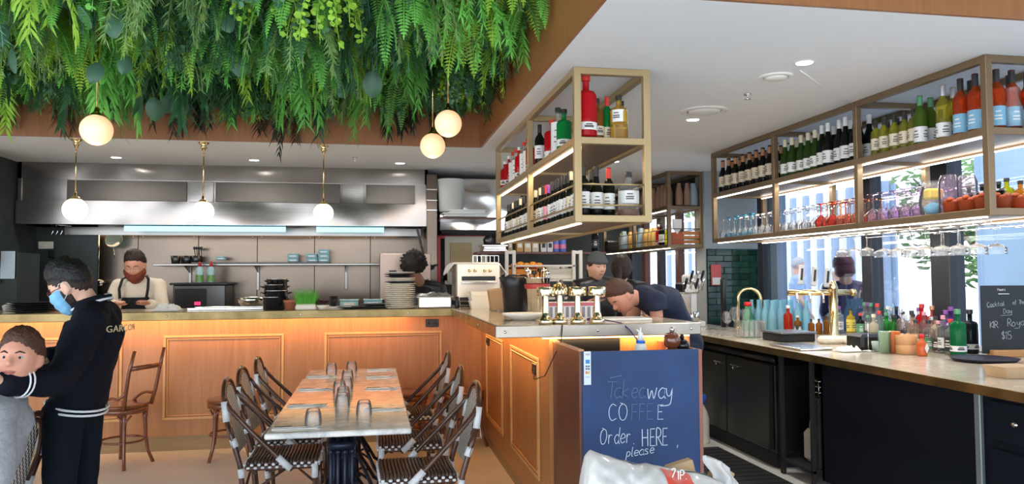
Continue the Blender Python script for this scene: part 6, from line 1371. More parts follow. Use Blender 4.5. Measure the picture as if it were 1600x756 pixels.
# things round the tower
SP = lambda **k: dict(kind='spirit', **k)
items = [ # key, px, py(base), dict, label
 ('syr', 1232, 521, SP(h=.26, r=.042, col=(.85, .08, .03), cap='w', lab=None, dens=.4), 'red syrup bottle with white top left of the beer tower'),
 ('vin', 1247, 522, SP(h=.17, r=.034, col=AMB, cap='c', lab='k'), 'small brown bottle beside the red syrup'),
 ('jigA', 1330, 527, SP(h=.26, r=.036, col=(.80, .55, .05), cap='k', lab='y', lz=(.2, .6)), 'yellow labelled bottle behind the beer tower'),
 ('jigB', 1345, 530, SP(h=.22, r=.034, col=DARK, cap='r', lab='g', lz=(.2, .6)), 'dark bottle with red cap right of the beer tower'),
 ('clr1', 1352, 526, SP(h=.30, r=.038, col=CLEAR, cap='g', lab='k', lz=(.1, .35)), 'tall clear bottle with green cap'),
 ('clr2', 1362, 528, SP(h=.30, r=.038, col=(.75, .85, .85), cap='g', lab='w', lz=(.15, .4)), 'tall clear bottle with teal cap'),
 ('tan1', 1340, 520, SP(h=.32, r=.036, col=CLEAR, cap='c', lab='w', lz=(.3, .6)), 'bottle with wide tan stopper at the back'),
 ('red1', 1372, 530, SP(h=.30, r=.040, col=CLEAR, cap='r', lab='r', lz=(.05, .2)), 'clear bottle with red cap and red base label'),
 ('pur1', 1382, 526, SP(h=.30, r=.036, col=(.8, .7, .8), cap='v', lab='w', lz=(.2, .45)), 'bottle with plum-coloured cap behind'),
 ('grn1', 1386, 536, SP(h=.24, r=.042, col=(.05, .50, .08), cap='g', lab='k', lz=(.08, .25), dens=.5), 'left green bottle in the middle of the bar'),
 ('grn2', 1397, 538, SP(h=.23, r=.040, col=(.06, .42, .06), cap='k', lab=None, dens=.5), 'right green bottle in the middle of the bar'),
 ('nav1', 1404, 532, SP(h=.28, r=.034, col=(.03, .05, .12), cap='k', lab='k', lz=(.1, .5)), 'navy bottle behind the copper cups'),
 ('wht1', 1412, 530, SP(h=.28, r=.040, col=CLEAR, cap='w', lab='w', lz=(.2, .6)), 'white topped clear bottle behind the copper cups'),
 ('wht2', 1440, 530, SP(h=.27, r=.040, col=(.85, .9, .9), cap='s', lab='s', lz=(.2, .5)), 'silver capped clear bottle'),
 ('wht3', 1424, 533, SP(h=.24, r=.036, col=CLEAR, cap='k', lab='w', lz=(.1, .4)), 'short clear bottle with black cap'),
 ('blu1', 1462, 530, SP(h=.30, r=.032, col=CLEAR, cap='b', lab='b', lz=(.3, .5)), 'slim clear bottle with blue cap'),
 ('jar1', 1432, 548, SP(h=.22, r=.040, col=(.85, .75, .62), cap='k', lab='c', lz=(.08, .4)), 'brown tinted bottle with black cap behind the bowls'),
 ('jar2', 1452, 549, SP(h=.22, r=.042, col=(.88, .80, .75), cap='k', lab='g', lz=(.08, .42)), 'clear bottle with green label and pink ball stopper, left'),
 ('jar3', 1468, 551, SP(h=.22, r=.042, col=(.9, .75, .72), cap='p', lab='k', lz=(.08, .42)), 'clear bottle with dark label and pink stopper, right'),
 ('pur2', 1479, 545, SP(h=.28, r=.040, col=(.75, .7, .85), cap='v', lab='v', lz=(.6, .7)), 'clear bottle with purple neck'),
 ('red2', 1478, 536, dict(kind='gin', h=.31, r=.046, col=(.80, .03, .05), cap='r', lab=None, dens=.5), 'bright red gin bottle in the right cluster'),
 ('ros2', 1493, 538, dict(kind='gin', h=.30, r=.044, col=(.70, .18, .12), cap='t', lab=None, dens=.4), 'rust-red gin bottle beside the bright red one'),
 ('grn3', 1498, 556, dict(kind='gin', h=.31, r=.050, col=(.02, .36, .12), cap='g', lab='w', lz=(.10, .22), dens=.5), 'large green gin bottle with white band and pale lettering'),
 ('vio3', 1504, 542, dict(kind='gin', h=.30, r=.044, col=(.18, .05, .40), cap='v', lab=None, dens=.5), 'violet gin bottle behind the large green one'),
 ('blk3', 1517, 552, dict(kind='gin', h=.30, r=.050, col=(.02, .03, .035), cap='k', lab='s', lz=(.10, .22)), 'near-black gin bottle with grey band beside the chalk menu'),
 ('drk4', 1487, 554, SP(h=.24, r=.042, col=(.3, .3, .3), cap='r', lab='k', lz=(.1, .5)), 'dark labelled bottle left of the large green gin')]
for key, px, py, kw, lab in items:
    q = B(px, py); bot(key, q, lab, **kw)
for i in range(8):                                      # back row seen between the others
    p = B(1368+i*13, 518); bot('back%d' % (i % 4), p, ('clear back-row bottle with %s cap' % ('grey', 'black', 'white', 'purple')[i % 4])+(' toward the beer tower' if i < 4 else ' toward the large green gin'), **SP(h=.25, r=.036, col=(.82, .85, .85), cap='skwv'[i % 4], lab='wksw'[i % 4], lz=(.15, .45)))
for i, x in enumerate((1268, 1280, 1292)):
    p = B(x, 522); bot('brn%d' % i, p, ('small brown cruet under the beer taps, left', 'small brown cruet under the beer taps, middle', 'small dark cruet under the beer taps, right')[i], **SP(h=.14+.03*(i == 2), r=.030, col=AMB, cap='k', lab=None))
extra = [(1357, 536, 'gk'), (1366, 540, 'cw'), (1375, 538, 'rk'), (1409, 540, 'sk'), (1420, 541, 'wc'), (1428, 540, 'kw'), (1445, 541, 'pk'), (1449, 536, 'vs'), (1457, 541, 'sc'), (1463, 546, 'kg'), (1475, 552, 'pw'), (1426, 546, 'kc'), (1444, 533, 'wb'), (1470, 534, 'rw'), (1388, 530, 'gw'), (1399, 527, 'kw')]
CN = dict(g='green', c='gold', r='red', s='silver', w='white', k='black', p='pink', v='purple', b='blue')
for i, (px, py, cl) in enumerate(extra):
    bot('ex%d' % i, B(px, py), 'clear spirit bottle, %s cap and %s label, %s in the bar cluster' % (CN[cl[0]], CN[cl[1]], ORD[i]), **SP(h=.22+.02*(i % 4), r=.034+.002*(i % 3), col=((.85, .88, .88), (.8, .7, .5), (.7, .82, .8), (.86, .70, .66))[i % 4], cap=cl[0], lab=cl[1], lz=(.10+.05*(i % 3), .42)))
# black ice well block, white bowls, cloth, cups
b = MB(); b.cbox(-.16, .13, -.1, .1, 0, .11, .02); tag(b.build('black_garnish_box', M_black, None, B(1362, 545, .04, .04)), 'low black garnish box behind the white cloth', 'box')
for i, (px, py) in enumerate(((1303, 538), (1322, 538))):
    b = MB(); b.cbox(-.09, .09, -.06, .06, 0, .06, .02); tag(b.build('cream_bowl', M_cream, None, B(px-(8 if i == 0 else -6), py, .05, .05)), ('left cream tub under the beer tower', 'right cream tub under the beer tower')[i], 'tub')
crumple('bar_cloth', B(1325, 549), .15, .12, .05, M_cloth, 'crumpled white cloth on the bar edge', 'cloth', 9)
b = MB(); b.lathe([(0, 0), (.05, 0), (.055, .006), (.0, .01)], n=18); b.tube([(0, 0, .01), (0, 0, .20)], .003, 5); tag(b.build('steel_stand', M_chrome, None, B(1357, 549)), 'thin steel stand with round foot beside the cloth', 'stand')
b = MB(); b.lathe([(0, 0), (.03, 0), (.04, .07), (.036, .07), (.028, .01)], n=16, closed=False); tag(b.build('green_cup', mat('pale_green_cup', (.45, .58, .50), .5), None, B(1371, 549)), 'pale green paper cup beside the copper cups', 'cup')
for i, (px, col, lab) in enumerate(((1383, (.35, .55, .42), 'verdigris copper tumbler, left of the pair'), (1396, (.80, .28, .12), 'shiny copper tumbler left of the wooden bowls'))):
    b = MB(); b.lathe([(0, 0), (.034, 0), (.046, .15), (.048, .152), (.043, .15), (.032, .01)], n=20, closed=False); tag(b.build('copper_tumbler', mat('copper_%d' % i, col, .25, .8), None, B(px, 552)), lab, 'cup')
bw_ = MB(); bw_.lathe([(0, 0), (.062, 0), (.066, .004), (.072, .062), (.07, .065), (.064, .062), (.06, .01), (0, .01)], n=28, closed=False); bws = Series(tag(bw_.build('wooden_bowl', mat('tan_bowl', (.62, .33, .15), .5)), cat='bowl'))
q = B(1416, 553); bws.put(q, 0, 'lower tan bowl of the pair on the bar', 'tan bowls'); bws.put((q[0], q[1], q[2]+.064), 0, 'upper tan bowl of the pair on the bar', 'tan bowls', sc=1.04)
t = empty('hot_sauce', B(1441, 556), R(200), 'small red hot sauce bottle with a diamond label', 'bottle'); b = MB(); b.lathe([(0, 0), (.030, 0), (.032, .008), (.032, .085), (.02, .10), (.013, .11), (.013, .12)], n=16); b.build('bottle_body', mat('hot_red', (.55, .10, .02), .2), t); b = MB(); b.lathe([(.015, .12), (.015, .145)], n=12); b.build('cap', M_red, t)
M_dm = Matrix.Rotation(R(-200), 4, 'Z'); b = MB(); b.prism([(0, .02), (.024, .052), (0, .085), (-.024, .052)], .033, .0345, Matrix(((1, 0, 0, 0), (0, 0, 1, 0), (0, 1, 0, 0), (0, 0, 0, 1)))); b.build('diamond_label', M_paper, t)
# round tray, chalk menu on wooden foot, kraft tray
b = MB(); b.lathe([(0, 0), (.17, 0), (.19, .02), (.195, .022), (.185, .016), (0, .008)], n=40, closed=False); tag(b.build('round_tray', mat('tray_black', (.03, .025, .04), .5), None, B(1537, 566, .05, .05)), 'round black serving tray on the bar', 'tray')
q = B(1566, 558); t = empty('chalk_menu', (q[0]+.05, q[1]+.04, BT), R(-8), 'small black chalk menu with a cocktail of the day on a wooden foot', 'sign')
b = MB(); b.cbox(-.10, .26, -.05, .03, 0, .045, .005); b.build('wooden_foot', mat('foot_wood', (.50, .25, .09), .5), t); b = MB(); b.cbox(-.145, .24, -.008, .008, .02, .47, .003); mb_ = b.build('board', mat('menu_black', (.012, .016, .018), .5), t)
b = MB(); YY_ = -.0095
write(b, 'Cocktail', -.11, .33, .028, YY_, .0011, slope=.05, sp=.95); write(b, 'of The', .065, .345, .026, YY_, .0011, slope=.03, sp=.9); write(b, 'Day', .0, .285, .03, YY_, .0011, slope=.05); write(b, 'KIR', -.095, .19, .042, YY_, .0015, sp=.8); write(b, 'Ro', .025, .20, .048, YY_, .0015, sp=.95); write(b, 'yal', .09, .205, .042, YY_, .0012, slope=.05); write(b, '$15', -.02, .115, .05, YY_, .0015, sp=.85)
b.tube([(-.02, YY_, .27), (.06, YY_, .275)], .001, 4); b.tube([(-.11, YY_, .325), (-.06, YY_, .33)], .001, 4)
b.build('chalk_writing', mat('menu_chalk', (.55, .58, .58), .8), t)
b = MB(); write(b, 'Mixers', -.035, .435, .016, YY_, .0012, sp=.95); write(b, '& More', -.03, .412, .014, YY_, .0012, sp=.95) if 0 else b.box(-.03, .045, YY_-.0005, YY_, .412, .416); b.build('heading', M_whitep, t)
b = MB(); b.add([(x*s, y*s, z) for z, s in ((0, .82), (.06, 1)) for x, y in ((-.11, -.08), (.11, -.08), (.11, .08), (-.11, .08))], [(3, 2, 1, 0), (0, 1, 5, 4), (1, 2, 6, 5), (2, 3, 7, 6), (3, 0, 4, 7), (4, 5, 6, 7)], False); tag(b.build('kraft_tray', M_kraft, None, (3.34, 3.50, BT+.001)), 'kraft food tray at the right edge of the bar', 'tray')
tag(crumple('napkin_pile', B(1520, 550, .1, .02), .12, .1, .05, M_cloth, None, None, 4), 'white napkins between the gin bottles and the chalk menu', 'napkin')
# coffee grinders and steel machine at the far bar
def machine(x, y, lab, h, m, k):
    t = empty('coffee_machine', (x, y, BT-.004), 0, lab, 'machine'); b = MB(); b.cbox(-.1, .1, -.1, .1, 0, .06, .01); b.cbox(-.06, .06, .02, .1, .06, h-.12, .01); b.build('base', m, t)
    b = MB(); b.cbox(-.09, .09, -.12, .1, h-.14, h-.02, .02); b.build('head', m, t)
    for i in range(k): q = MB(); q.tube([(-.07+i*.06, -.10, h-.10), (-.07+i*.06, -.15, h-.02), (-.065+i*.06, -.17, h+.02)], .014, 7); q.build('lever', M_chrome if i % 2 else M_black, t)
    b = MB(); b.cyl((0, -.08, .06), (0, -.08, .16), .035, n=14); b.build('cup', M_steels, t); return t
machine(3.20, 7.40, 'steel coffee machine behind the bending man with upright levers', .50, M_steels, 4)
machine(3.42, 7.75, 'white and steel coffee machine by the green tiles', .58, M_whitep, 3)
machine(3.05, 8.4, 'small steel grinder farther along the far bar', .45, M_dmetal, 2)
b = MB(); b.lathe([(.035, 0), (.035, .50), (.02, .52)], n=14); tag(b.build('black_grinder_tube', M_black, None, (3.66, 7.5, BT)), 'tall black tube between coffee machine and tap', 'tube')
b = MB(); b.cbox(-.06, .06, -.01, .01, -.12, .12, .004); t = b.build('red_notice', mat('pink_red', (.62, .12, .12), .5), None, (3.87, 8.11, 1.50)); tag(t, 'small red and white notice on the green tiles', 'sign'); b = MB(); b.box(-.05, .05, -.012, -.01, -.11, -.03); b.build('white_field', M_paper, t)

# ================= TERRACE CHAIRS =================
M_ter_ch = mat('purple_shell', (.05, .035, .14), .5); M_hide = mat('grey_throw', (.42, .36, .33), .9, bump=.6, bscale=20)
def shell(x, y, rz, m, lab):
    t = empty('terrace_chair', (x, y, -.02), rz, lab, 'chair')
    b = MB(); b.sheet(lambda u, v: (.25*math.cos(math.pi*(u))*(1-.25*max(0, v-.6)), -.22*math.sin(math.pi*u)+.03*v, .46+.46*v*(1-.25*(2*u-1)**2)), 16, 10); b.build('shell', m, t); b = MB(); b.cbox(-.22, .22, -.2, .22, .44, .47, .015); b.build('seat', m, t)
    for sx in (-1, 1):
        for sy in (-1, 1): b = MB(); b.cyl((sx*.18, sy*.18, .44), (sx*.22, sy*.22, 0), .013, n=6); b.build('leg', M_blackm, t)
shell(5.05, 7.1, R(-90), M_ter_ch, 'dark purple shell chair outside behind the bottles'); shell(4.98, 5.95, R(-90), M_hide, 'chair with a shaggy grey throw outside the middle window')
# ================= PEOPLE =================
_tx = bpy.data.textures.new('fold_noise', 'CLOUDS'); _tx.noise_scale = .11; _tx.noise_depth = 1
def vox(o, v, it=3, disp=0):
    m = o.modifiers.new('remesh', 'REMESH'); m.mode = 'VOXEL'; m.voxel_size = v; m.use_smooth_shade = True
    s = o.modifiers.new('smooth', 'SMOOTH'); s.factor = .5; s.iterations = it
    if disp: d = o.modifiers.new('folds', 'DISPLACE'); d.texture = _tx; d.strength = disp; d.mid_level = .5; d.texture_coords = 'LOCAL'
    return o
def sstep(a, b_, x): t = max(0, min(1, (x-a)/(b_-a))); return t*t*(3-2*t)
def head_def(d):
    """point of the bare head for unit direction d (x right, y face, z up)"""
    x, y, z = d.x*.076, d.y*.096, d.z*.118
    if z < 0:
        t = -z/.118; x *= 1-.30*t**1.4; y *= (1-.30*t) if y < 0 else (1-.06*t)
    if y > .062: y = .062+(y-.062)*.72
    if d.y > 0:
        g = lambda cx, cz, s_: math.exp(-((abs(x)-cx)**2+(z-cz)**2)/(2*s_*s_))
        y += -.013*g(.031, .008, .013)+.005*g(.022, .034, .016)+.007*g(.0, -.055, .014)+.009*g(0, -.096, .018)+.004*g(.042, -.018, .018)
        z -= .0
    return Vector((x, y, z))
def head_shell(M, wfn, s=1, n=40, m=30):
    """closed skin that stands proud of the head only where wfn(d) is above 0 (hair, beard, mask, cap)"""
    b = MB(); vs = []; fs = []
    for j in range(m+1):
        ph = -math.pi/2+math.pi*j/m
        for i in range(n):
            a = 2*math.pi*i/n; d = Vector((math.cos(a)*math.cos(ph), math.sin(a)*math.cos(ph), math.sin(ph)))
            p = head_def(d); w = wfn(d); nrm = Vector((p.x/.076**2, p.y/.096**2, p.z/.118**2))
            nrm = nrm.normalized() if nrm.length > 1e-6 else d
            vs.append(M @ ((p+nrm*w)*s))
    for j in range(m):
        for i in range(n): fs.append((j*n+i, j*n+(i+1) % n, (j+1)*n+(i+1) % n, (j+1)*n+i))
    return b.add(vs, fs, True)
def hairline(d, front=.60, side=.12, back=-.55):
    y = d.y; return front+(side-front)*(1-y)/.75 if y > .25 else side+(back-side)*min(1, (.25-y)/1.0)
def hair_fn(th=.016, front=.60, side=.10, back=-.55, fade=True, curl=0, top=0, seed=0):
    def f(d):
        k = d.z-hairline(d, front, side, back)+.09*noise.noise(Vector((d.x*5, d.y*4, seed+3))); w = sstep(-.02, .10, k)
        t = th*(.35+.65*sstep(.0, .7, k)) if fade else th
        n = noise.noise(Vector((d.x*9, d.y*5, d.z*9+seed)))*.3+noise.noise(Vector((d.x*26, d.y*10, d.z*20)))*.25
        t = t*(1+n)+top*max(0, d.z)**3+curl*noise.noise(Vector((d.x*14, d.y*14, d.z*14)))
        return -.012+(t+.012)*w
    return f
SK = {'light': mat('skin_light', (.72, .42, .30), .5), 'tan': mat('skin_tan', (.62, .36, .24), .5), 'ruddy': mat('skin_ruddy', (.66, .31, .21), .5), 'dark': mat('skin_brown', (.32, .16, .10), .5)}
M_eye = mat('eye_white', (.50, .46, .43), .15); M_iris = mat('iris', (.03, .015, .01), .1); M_lip = mat('lips', (.50, .17, .14), .4)
M_hb = mat('hair_black', (.008, .007, .008), .45, bump=.7, bscale=110); M_hbr = mat('hair_brown', (.07, .026, .014), .5, bump=.7, bscale=110); M_hdk = mat('hair_dark_brown', (.03, .014, .010), .5, bump=.7, bscale=110); M_hred = mat('beard_red', (.20, .035, .015), .6, bump=.9, bscale=120); M_hmar = mat('hair_maroon', (.07, .008, .02), .5, bump=.5, bscale=90)
def orient(c, f, u):
    f = Vector(f).normalized(); u = Vector(u); u = (u-f*u.dot(f)).normalized(); r_ = f.cross(u)
    return Matrix.Translation(c) @ Matrix((r_, f, u)).transposed().to_4x4()
def hand(b, w, d, n, side, curl=.5, s=1.0):
    """w wrist, d pointing direction, n direction the palm faces, side +1 thumb toward d x n"""
    d = Vector(d).normalized(); n = Vector(n); n = (n-d*n.dot(d)).normalized(); l = d.cross(n)*side; w = Vector(w)
    for i, q in enumerate((.030, .011, -.009, -.028)):
        k = w+d*(.088-.004*abs(i-1))*s+l*q*s; b.cap(w+l*q*.55*s+d*.012*s, k, .013*s, .0115*s, 8)
        L_ = (.068, .076, .070, .054)[i]*s; a = curl*.45; p = k
        for j, fr in enumerate((.45, .31, .24)):
            dd = d*math.cos(a)+n*math.sin(a)+l*(.10-.07*i)*(.5 if j else 1); q2 = p+dd.normalized()*L_*fr
            b.cap(p, q2, (.0095, .0085, .0075)[j]*s, (.0085, .0075, .0062)[j]*s, 8); p = q2; a += curl*.75
    p = w+d*.022*s+l*.024*s+n*.006*s; p2 = p+(d*.6+l*.75+n*.25).normalized()*.040*s; p3 = p2+(d*.9+l*.25+n*.3*curl).normalized()*.030*s; p4 = p3+(d+n*.4*curl).normalized()*.024*s
    b.cap(p, p2, .015*s, .0115*s, 8); b.cap(p2, p3, .0112*s, .0095*s, 8); b.cap(p3, p4, .0095*s, .0075*s, 8)
class Person:
    def __init__(s, label, base, J, head, hf, hu=(0, 0, 1), skin='light', v=.0085, hs=1.0, w=1.0, group=None, hands=None, shirt=None, sleeve='long', pants=None, depth=.62, thick=1.0, disp=.012, eyes=True, armr=1.0, slf=.66):
        s.J = J; s.base = Vector(base); s.o = empty('person', base, 0, label, 'person'); V = Vector
        for k in J: J[k] = V(J[k])
        s.sf = V((J['shL']-J['shR'])).cross(V((0, 0, 1))); ax = (J['chest']-J['pelvis']).normalized()
        side = (J['shR']-J['shL']).normalized(); fwd = ax.cross(side).normalized(); s.fwd = fwd; s.side = side
        s.HM = orient(V(head), hf, hu); HM = s.HM; s.hs = hs
        mid = (J['shL']+J['shR'])/2; neckb = J['neck']
        # continuous body
        b = MB(); pel, ch = J['pelvis'], J['chest']
        b.tube([pel-ax*.06, pel+ax*.04, pel.lerp(ch, .5), ch, mid.lerp(ch, .25), mid], [.10*w, .145*w, .125*w, .150*w, .155*w, .09*w], 16, flat=depth, ref=fwd); b.ball(pel, .11*w)
        for q in 'LR':
            b.cap(neckb-ax*.02, J['sh'+q], .05, .052, 10); b.cap(J['sh'+q], J['el'+q], .050*w*armr, .038*armr, 12); b.cap(J['el'+q], J['wr'+q], .038*armr, .026, 12)
            b.cap(J['hip'+q], J['kn'+q], .082*w, .055*w, 12); b.cap(J['kn'+q], J['an'+q], .054*w, .036, 12)
        hc = V(head); nb = HM @ V((0, -.03, -.055))
        b.cap(neckb-ax*.03, nb, .060*w, .054*w, 14)
        vs = []; n, m = 44, 34; fs = []
        for j in range(m+1):
            ph = -math.pi/2+math.pi*j/m
            for i in range(n): a = 2*math.pi*i/n; vs.append(HM @ (head_def(V((math.cos(a)*math.cos(ph), math.sin(a)*math.cos(ph), math.sin(ph))))*hs))
        for j in range(m):
            for i in range(n): fs.append((j*n+i, j*n+(i+1) % n, (j+1)*n+(i+1) % n, (j+1)*n+i))
        b.add(vs, fs, True)
        h = lambda x, y, z: HM @ (V((x, y, z))*hs)
        b.cap(h(0, .078, .018), h(0, .097, -.018), .0075, .0125, 10); b.ball(h(-.011, .086, -.023), .0085, 8, 6); b.ball(h(.011, .086, -.023), .0085, 8, 6)
        for e in (-1, 1): b.ball(h(e*.079, -.008, -.002), (.011, .021, .031), 12, 8, HM.to_3x3().to_4x4() @ Matrix.Rotation(e*R(18), 4, 'Z')); b.ball(h(e*.076, .0, -.025), .009, 8, 6)
        hd = hands or {}
        for q in 'LR':
            d = (J['wr'+q]-J['el'+q]).normalized(); nn, cu = V((0, 0, -1)), .5; sd = 1 if q == 'R' else -1
            if q in hd: d, nn, cu = hd[q]
            hand(b, J['wr'+q], d, nn, sd, cu, 1.0)
        o = b.build('body', SK[skin], s.o); o.location = -s.base; vox(o, v, 2)
        if eyes:
            for e in (-1, 1):
                b = MB(); b.ball(h(e*.0305, .0645, .009), .0122*hs, 12, 8); eo = b.build('eye', M_eye, s.o); eo.location = -s.base
                b = MB(); b.ball(h(e*.0305, .0712, .008), .0070*hs, 10, 6); io = b.build('iris', M_iris, eo)
        s.ax = ax; s.mid = mid; s.w = w; s.depth = depth; s.v = v
        if shirt:
            b = MB(); t = .016*thick
            b.tube([pel-ax*.04, pel+ax*.05, pel.lerp(ch, .5), ch, mid.lerp(ch, .3), mid+ax*.01, neckb+ax*.015], [(.150*w+t), (.160*w+t), (.150*w+t), .168*w+t, .170*w+t, .10*w+t, .062*w+t*.6], 20, flat=depth*1.06, ref=fwd)
            for q in 'LR':
                b.cap(neckb-ax*.03, J['sh'+q], .06+t, .058+t, 12)
                if sleeve == 'long': b.cap(J['sh'+q], J['el'+q], (.056+t)*armr, (.046+t)*armr, 14); b.cap(J['el'+q], J['el'+q].lerp(J['wr'+q], .9), (.046+t)*armr, .034+t, 14)
                elif sleeve == 'short': b.tube([J['sh'+q]-(J['el'+q]-J['sh'+q])*.1, J['sh'+q].lerp(J['el'+q], .25), J['sh'+q].lerp(J['el'+q], slf)], [(.056+t)*armr, (.058+t)*armr, (.058+t)*armr], 14)
                else: b.cap(J['sh'+q], J['sh'+q], .056+t, .056+t)
            s.shirt = vox(s.L(b, 'shirt', shirt), max(.011, v), 3, disp)
        if pants:
            b = MB(); b.tube([pel-ax*.10, pel, pel+ax*.06], [.13*w, .155*w, .15*w], 16, flat=depth*1.1, ref=fwd)
            for q in 'LR': b.cap(J['hip'+q], J['kn'+q], .096*w, .070*w, 14); b.cap(J['kn'+q], J['an'+q]+V((0, 0, .02)), .070*w, .058*w, 14)
            b.cap(J['hipL'], J['hipR'], .10*w, .10*w); vox(s.L(b, 'trousers', pants), .013, 3, .012)
        for q in 'LR':
            b = MB(); a_ = J['an'+q]; f2 = V((fwd.x, fwd.y, 0)).normalized() if not 'toe' in J else J['toe'].normalized()
            b.cap(V((a_.x, a_.y, .045))-f2*.05, V((a_.x, a_.y, .032))+f2*.14, .042, .030, 12); b.cap(V((a_.x, a_.y, .05)), a_, .045, .045, 12); vox(s.L(b, 'shoe', M_blackm), .012, 2)
    def L(s, b, name, m): o = b.build(name, m, s.o); o.location = -s.base; return o
    def shell(s, name, fn, m, n=40, mm=30): return s.L(head_shell(s.HM, fn, s.hs, n, mm), name, m)
    def h(s, x, y, z): return s.HM @ (Vector((x, y, z))*s.hs)
    def face(s, brow=None, mouth=True, lid=None):
        if brow:
            for e in (-1, 1): b = MB(); b.tube([s.h(e*.014, .083, .026), s.h(e*.03, .082, .033), s.h(e*.047, .070, .027)], [.003, .0038, .002], 6); s.L(b, 'eyebrow', brow)
        if mouth: b = MB(); b.tube([s.h(-.023, .079, -.053), s.h(-.008, .0885, -.051), s.h(0, .088, -.0525), s.h(.008, .0885, -.051), s.h(.023, .079, -.053)], [.0022, .0042, .0038, .0042, .0022], 8); b.tube([s.h(-.019, .079, -.058), s.h(0, .0875, -.060), s.h(.019, .079, -.058)], [.002, .0046, .002], 8); s.L(b, 'lips', M_lip)
        if lid:
            for e in (-1, 1): b = MB(); b.ball(s.h(e*.0305, .0665, .0115), .0138*s.hs, 12, 8, None); s.L(b, 'eyelid', lid)
    def glasses(s, m):
        b = MB()
        for e in (-1, 1):
            b.tube([s.h(e*.031+math.cos(R(a))*.023, .090-.004*abs(math.cos(R(a))), .006+math.sin(R(a))*.019) for a in range(0, 361, 24)], .0018, 6)
            b.tube([s.h(e*.054, .086, .010), s.h(e*.078, .04, .012), s.h(e*.080, -.012, .008), s.h(e*.079, -.03, -.008)], .0018, 6)
        b.tube([s.h(-.008, .092, .010), s.h(0, .094, .014), s.h(.008, .092, .010)], .0018, 6); s.L(b, 'glasses', m)
def standing(base, f, h=1.75, lean=0, arms=None, sw=.19):
    """neutral joints for a figure standing at base, facing f"""
    k = h/1.75; B_ = Vector(base); f = Vector(f).normalized(); r_ = Vector((f.y, -f.x, 0)); u = Vector((0, 0, 1)); P = lambda x, y, z: B_+r_*x*k+f*y*k+u*z*k
    J = {'pelvis': P(0, 0, .95), 'chest': P(0, lean*.5, 1.24), 'neck': P(0, lean, 1.47), 'shL': P(-sw, lean*.9, 1.41), 'shR': P(sw, lean*.9, 1.41), 'elL': P(-sw-.05, lean, 1.12), 'elR': P(sw+.05, lean, 1.12), 'wrL': P(-sw, lean+.14, .92), 'wrR': P(sw, lean+.14, .92),
         'hipL': P(-.09, 0, .90), 'hipR': P(.09, 0, .90), 'knL': P(-.10, .01, .49), 'knR': P(.10, .01, .49), 'anL': P(-.11, -.02, .08), 'anR': P(.11, -.02, .08)}
    J.update(arms or {}); return J
# -- waiter in varsity jacket, masked
M_jk = mat('black_jacket', (.004, .005, .011), .8, spec=.2, bump=.3, bscale=60); M_tr = mat('black_trousers', (.004, .007, .014), .85, spec=.2); M_wt = mat('white_trim', (.75, .78, .82), .6)
wf = (-.985, .17, 0)
J = standing((-1.39, 3.93, 0), wf, 1.70, 0, dict(pelvis=(-1.37, 3.93, .945), chest=(-1.325, 3.93, 1.19), neck=(-1.315, 3.93, 1.365), shL=(-1.275, 3.765, 1.295), shR=(-1.32, 4.10, 1.31), elL=(-1.325, 3.56, 1.06), wrL=(-1.44, 3.34, 1.09), elR=(-1.44, 4.02, 1.11), wrR=(-1.46, 3.76, 1.135)))
w = Person('standing person in a black varsity jacket with white stripes and a blue face mask', (-1.39, 3.93, 0), J, (-1.415, 3.93, 1.455), (-.88, .05, -.46), (-.46, 0, .88), 'light', .007, 1.0, .94, hands={'L': (Vector((-.85, -.5, .25)), Vector((0, .3, 1)), .35), 'R': (Vector((-.35, -.93, .05)), Vector((.1, -.3, -1)), .6)}, shirt=M_jk, pants=M_tr, depth=.70, thick=1.35, disp=.022)
w.shell('hair', hair_fn(.026, .68, .34, -.12, True, 0, .012), M_hb); w.shell('hair_fade', hair_fn(.003, .55, .05, -.5, False), M_hdk)
w.shell('beard', lambda d: -.01+.013*sstep(.10, -.05, d.z)*sstep(-.30, -.12, d.y)*(d.z > -.95), M_hdk); w.face(M_hb, False); w.glasses(mat('red_brown_frame', (.20, .03, .03), .3))
M_mask = mat('blue_mask', (.22, .52, .78), .7, bump=.3, bscale=40)
w.shell('face_mask', lambda d: -.012+.030*sstep(.18, .32, d.y)*sstep(.10, .0, d.z)*sstep(-.98, -.84, d.z)+.002*math.sin(d.z*26)*(d.y > .3), M_mask, 48, 40)
b = MB()
for e in (-1, 1): b.tube([w.h(e*.068, .055, -.008), w.h(e*.080, .01, .028), w.h(e*.083, -.026, .018), w.h(e*.083, -.028, -.012), w.h(e*.072, .03, -.052)], .0016, 6)
w.L(b, 'mask_loop', M_wt)
def ring(person, c, ax, rx, flat, th, m, name, n=28, ref=None, zf=None):
    ax = Vector(ax).normalized(); u = Vector(ref); u = (u-ax*u.dot(ax)).normalized(); q = ax.cross(u); b = MB()
    b.tube([Vector(c)+u*math.cos(2*math.pi*i/n)*rx*flat+q*math.sin(2*math.pi*i/n)*rx+(ax*zf(2*math.pi*i/n) if zf else Vector((0, 0, 0))) for i in range(n+1)], th, 6); return person.L(b, name, m)
for dz in (-.060, -.040): ring(w, w.J['pelvis']+w.ax*dz, w.ax, .176, .74, .0055, M_wt, 'hem_stripe', ref=w.fwd)
for k in range(2): ring(w, w.J['neck']+Vector((-.005, 0, .012+.020*k)), (-.35, 0, 1), .094-.012*k, .95, .006, M_wt if k == 0 else M_wt, 'collar_stripe', ref=w.fwd)
ring(w, w.J['neck']+Vector((-.008, 0, .025)), (-.35, 0, 1), .080, .95, .016, M_jk, 'collar', ref=w.fwd)
dl = (w.J['wrL']-w.J['elL']).normalized()
for q in (.66, .74): ring(w, w.J['elL'].lerp(w.J['wrL'], q), dl, .062, 1, .004, M_wt, 'cuff_stripe', 20, ref=(0, 0, 1))
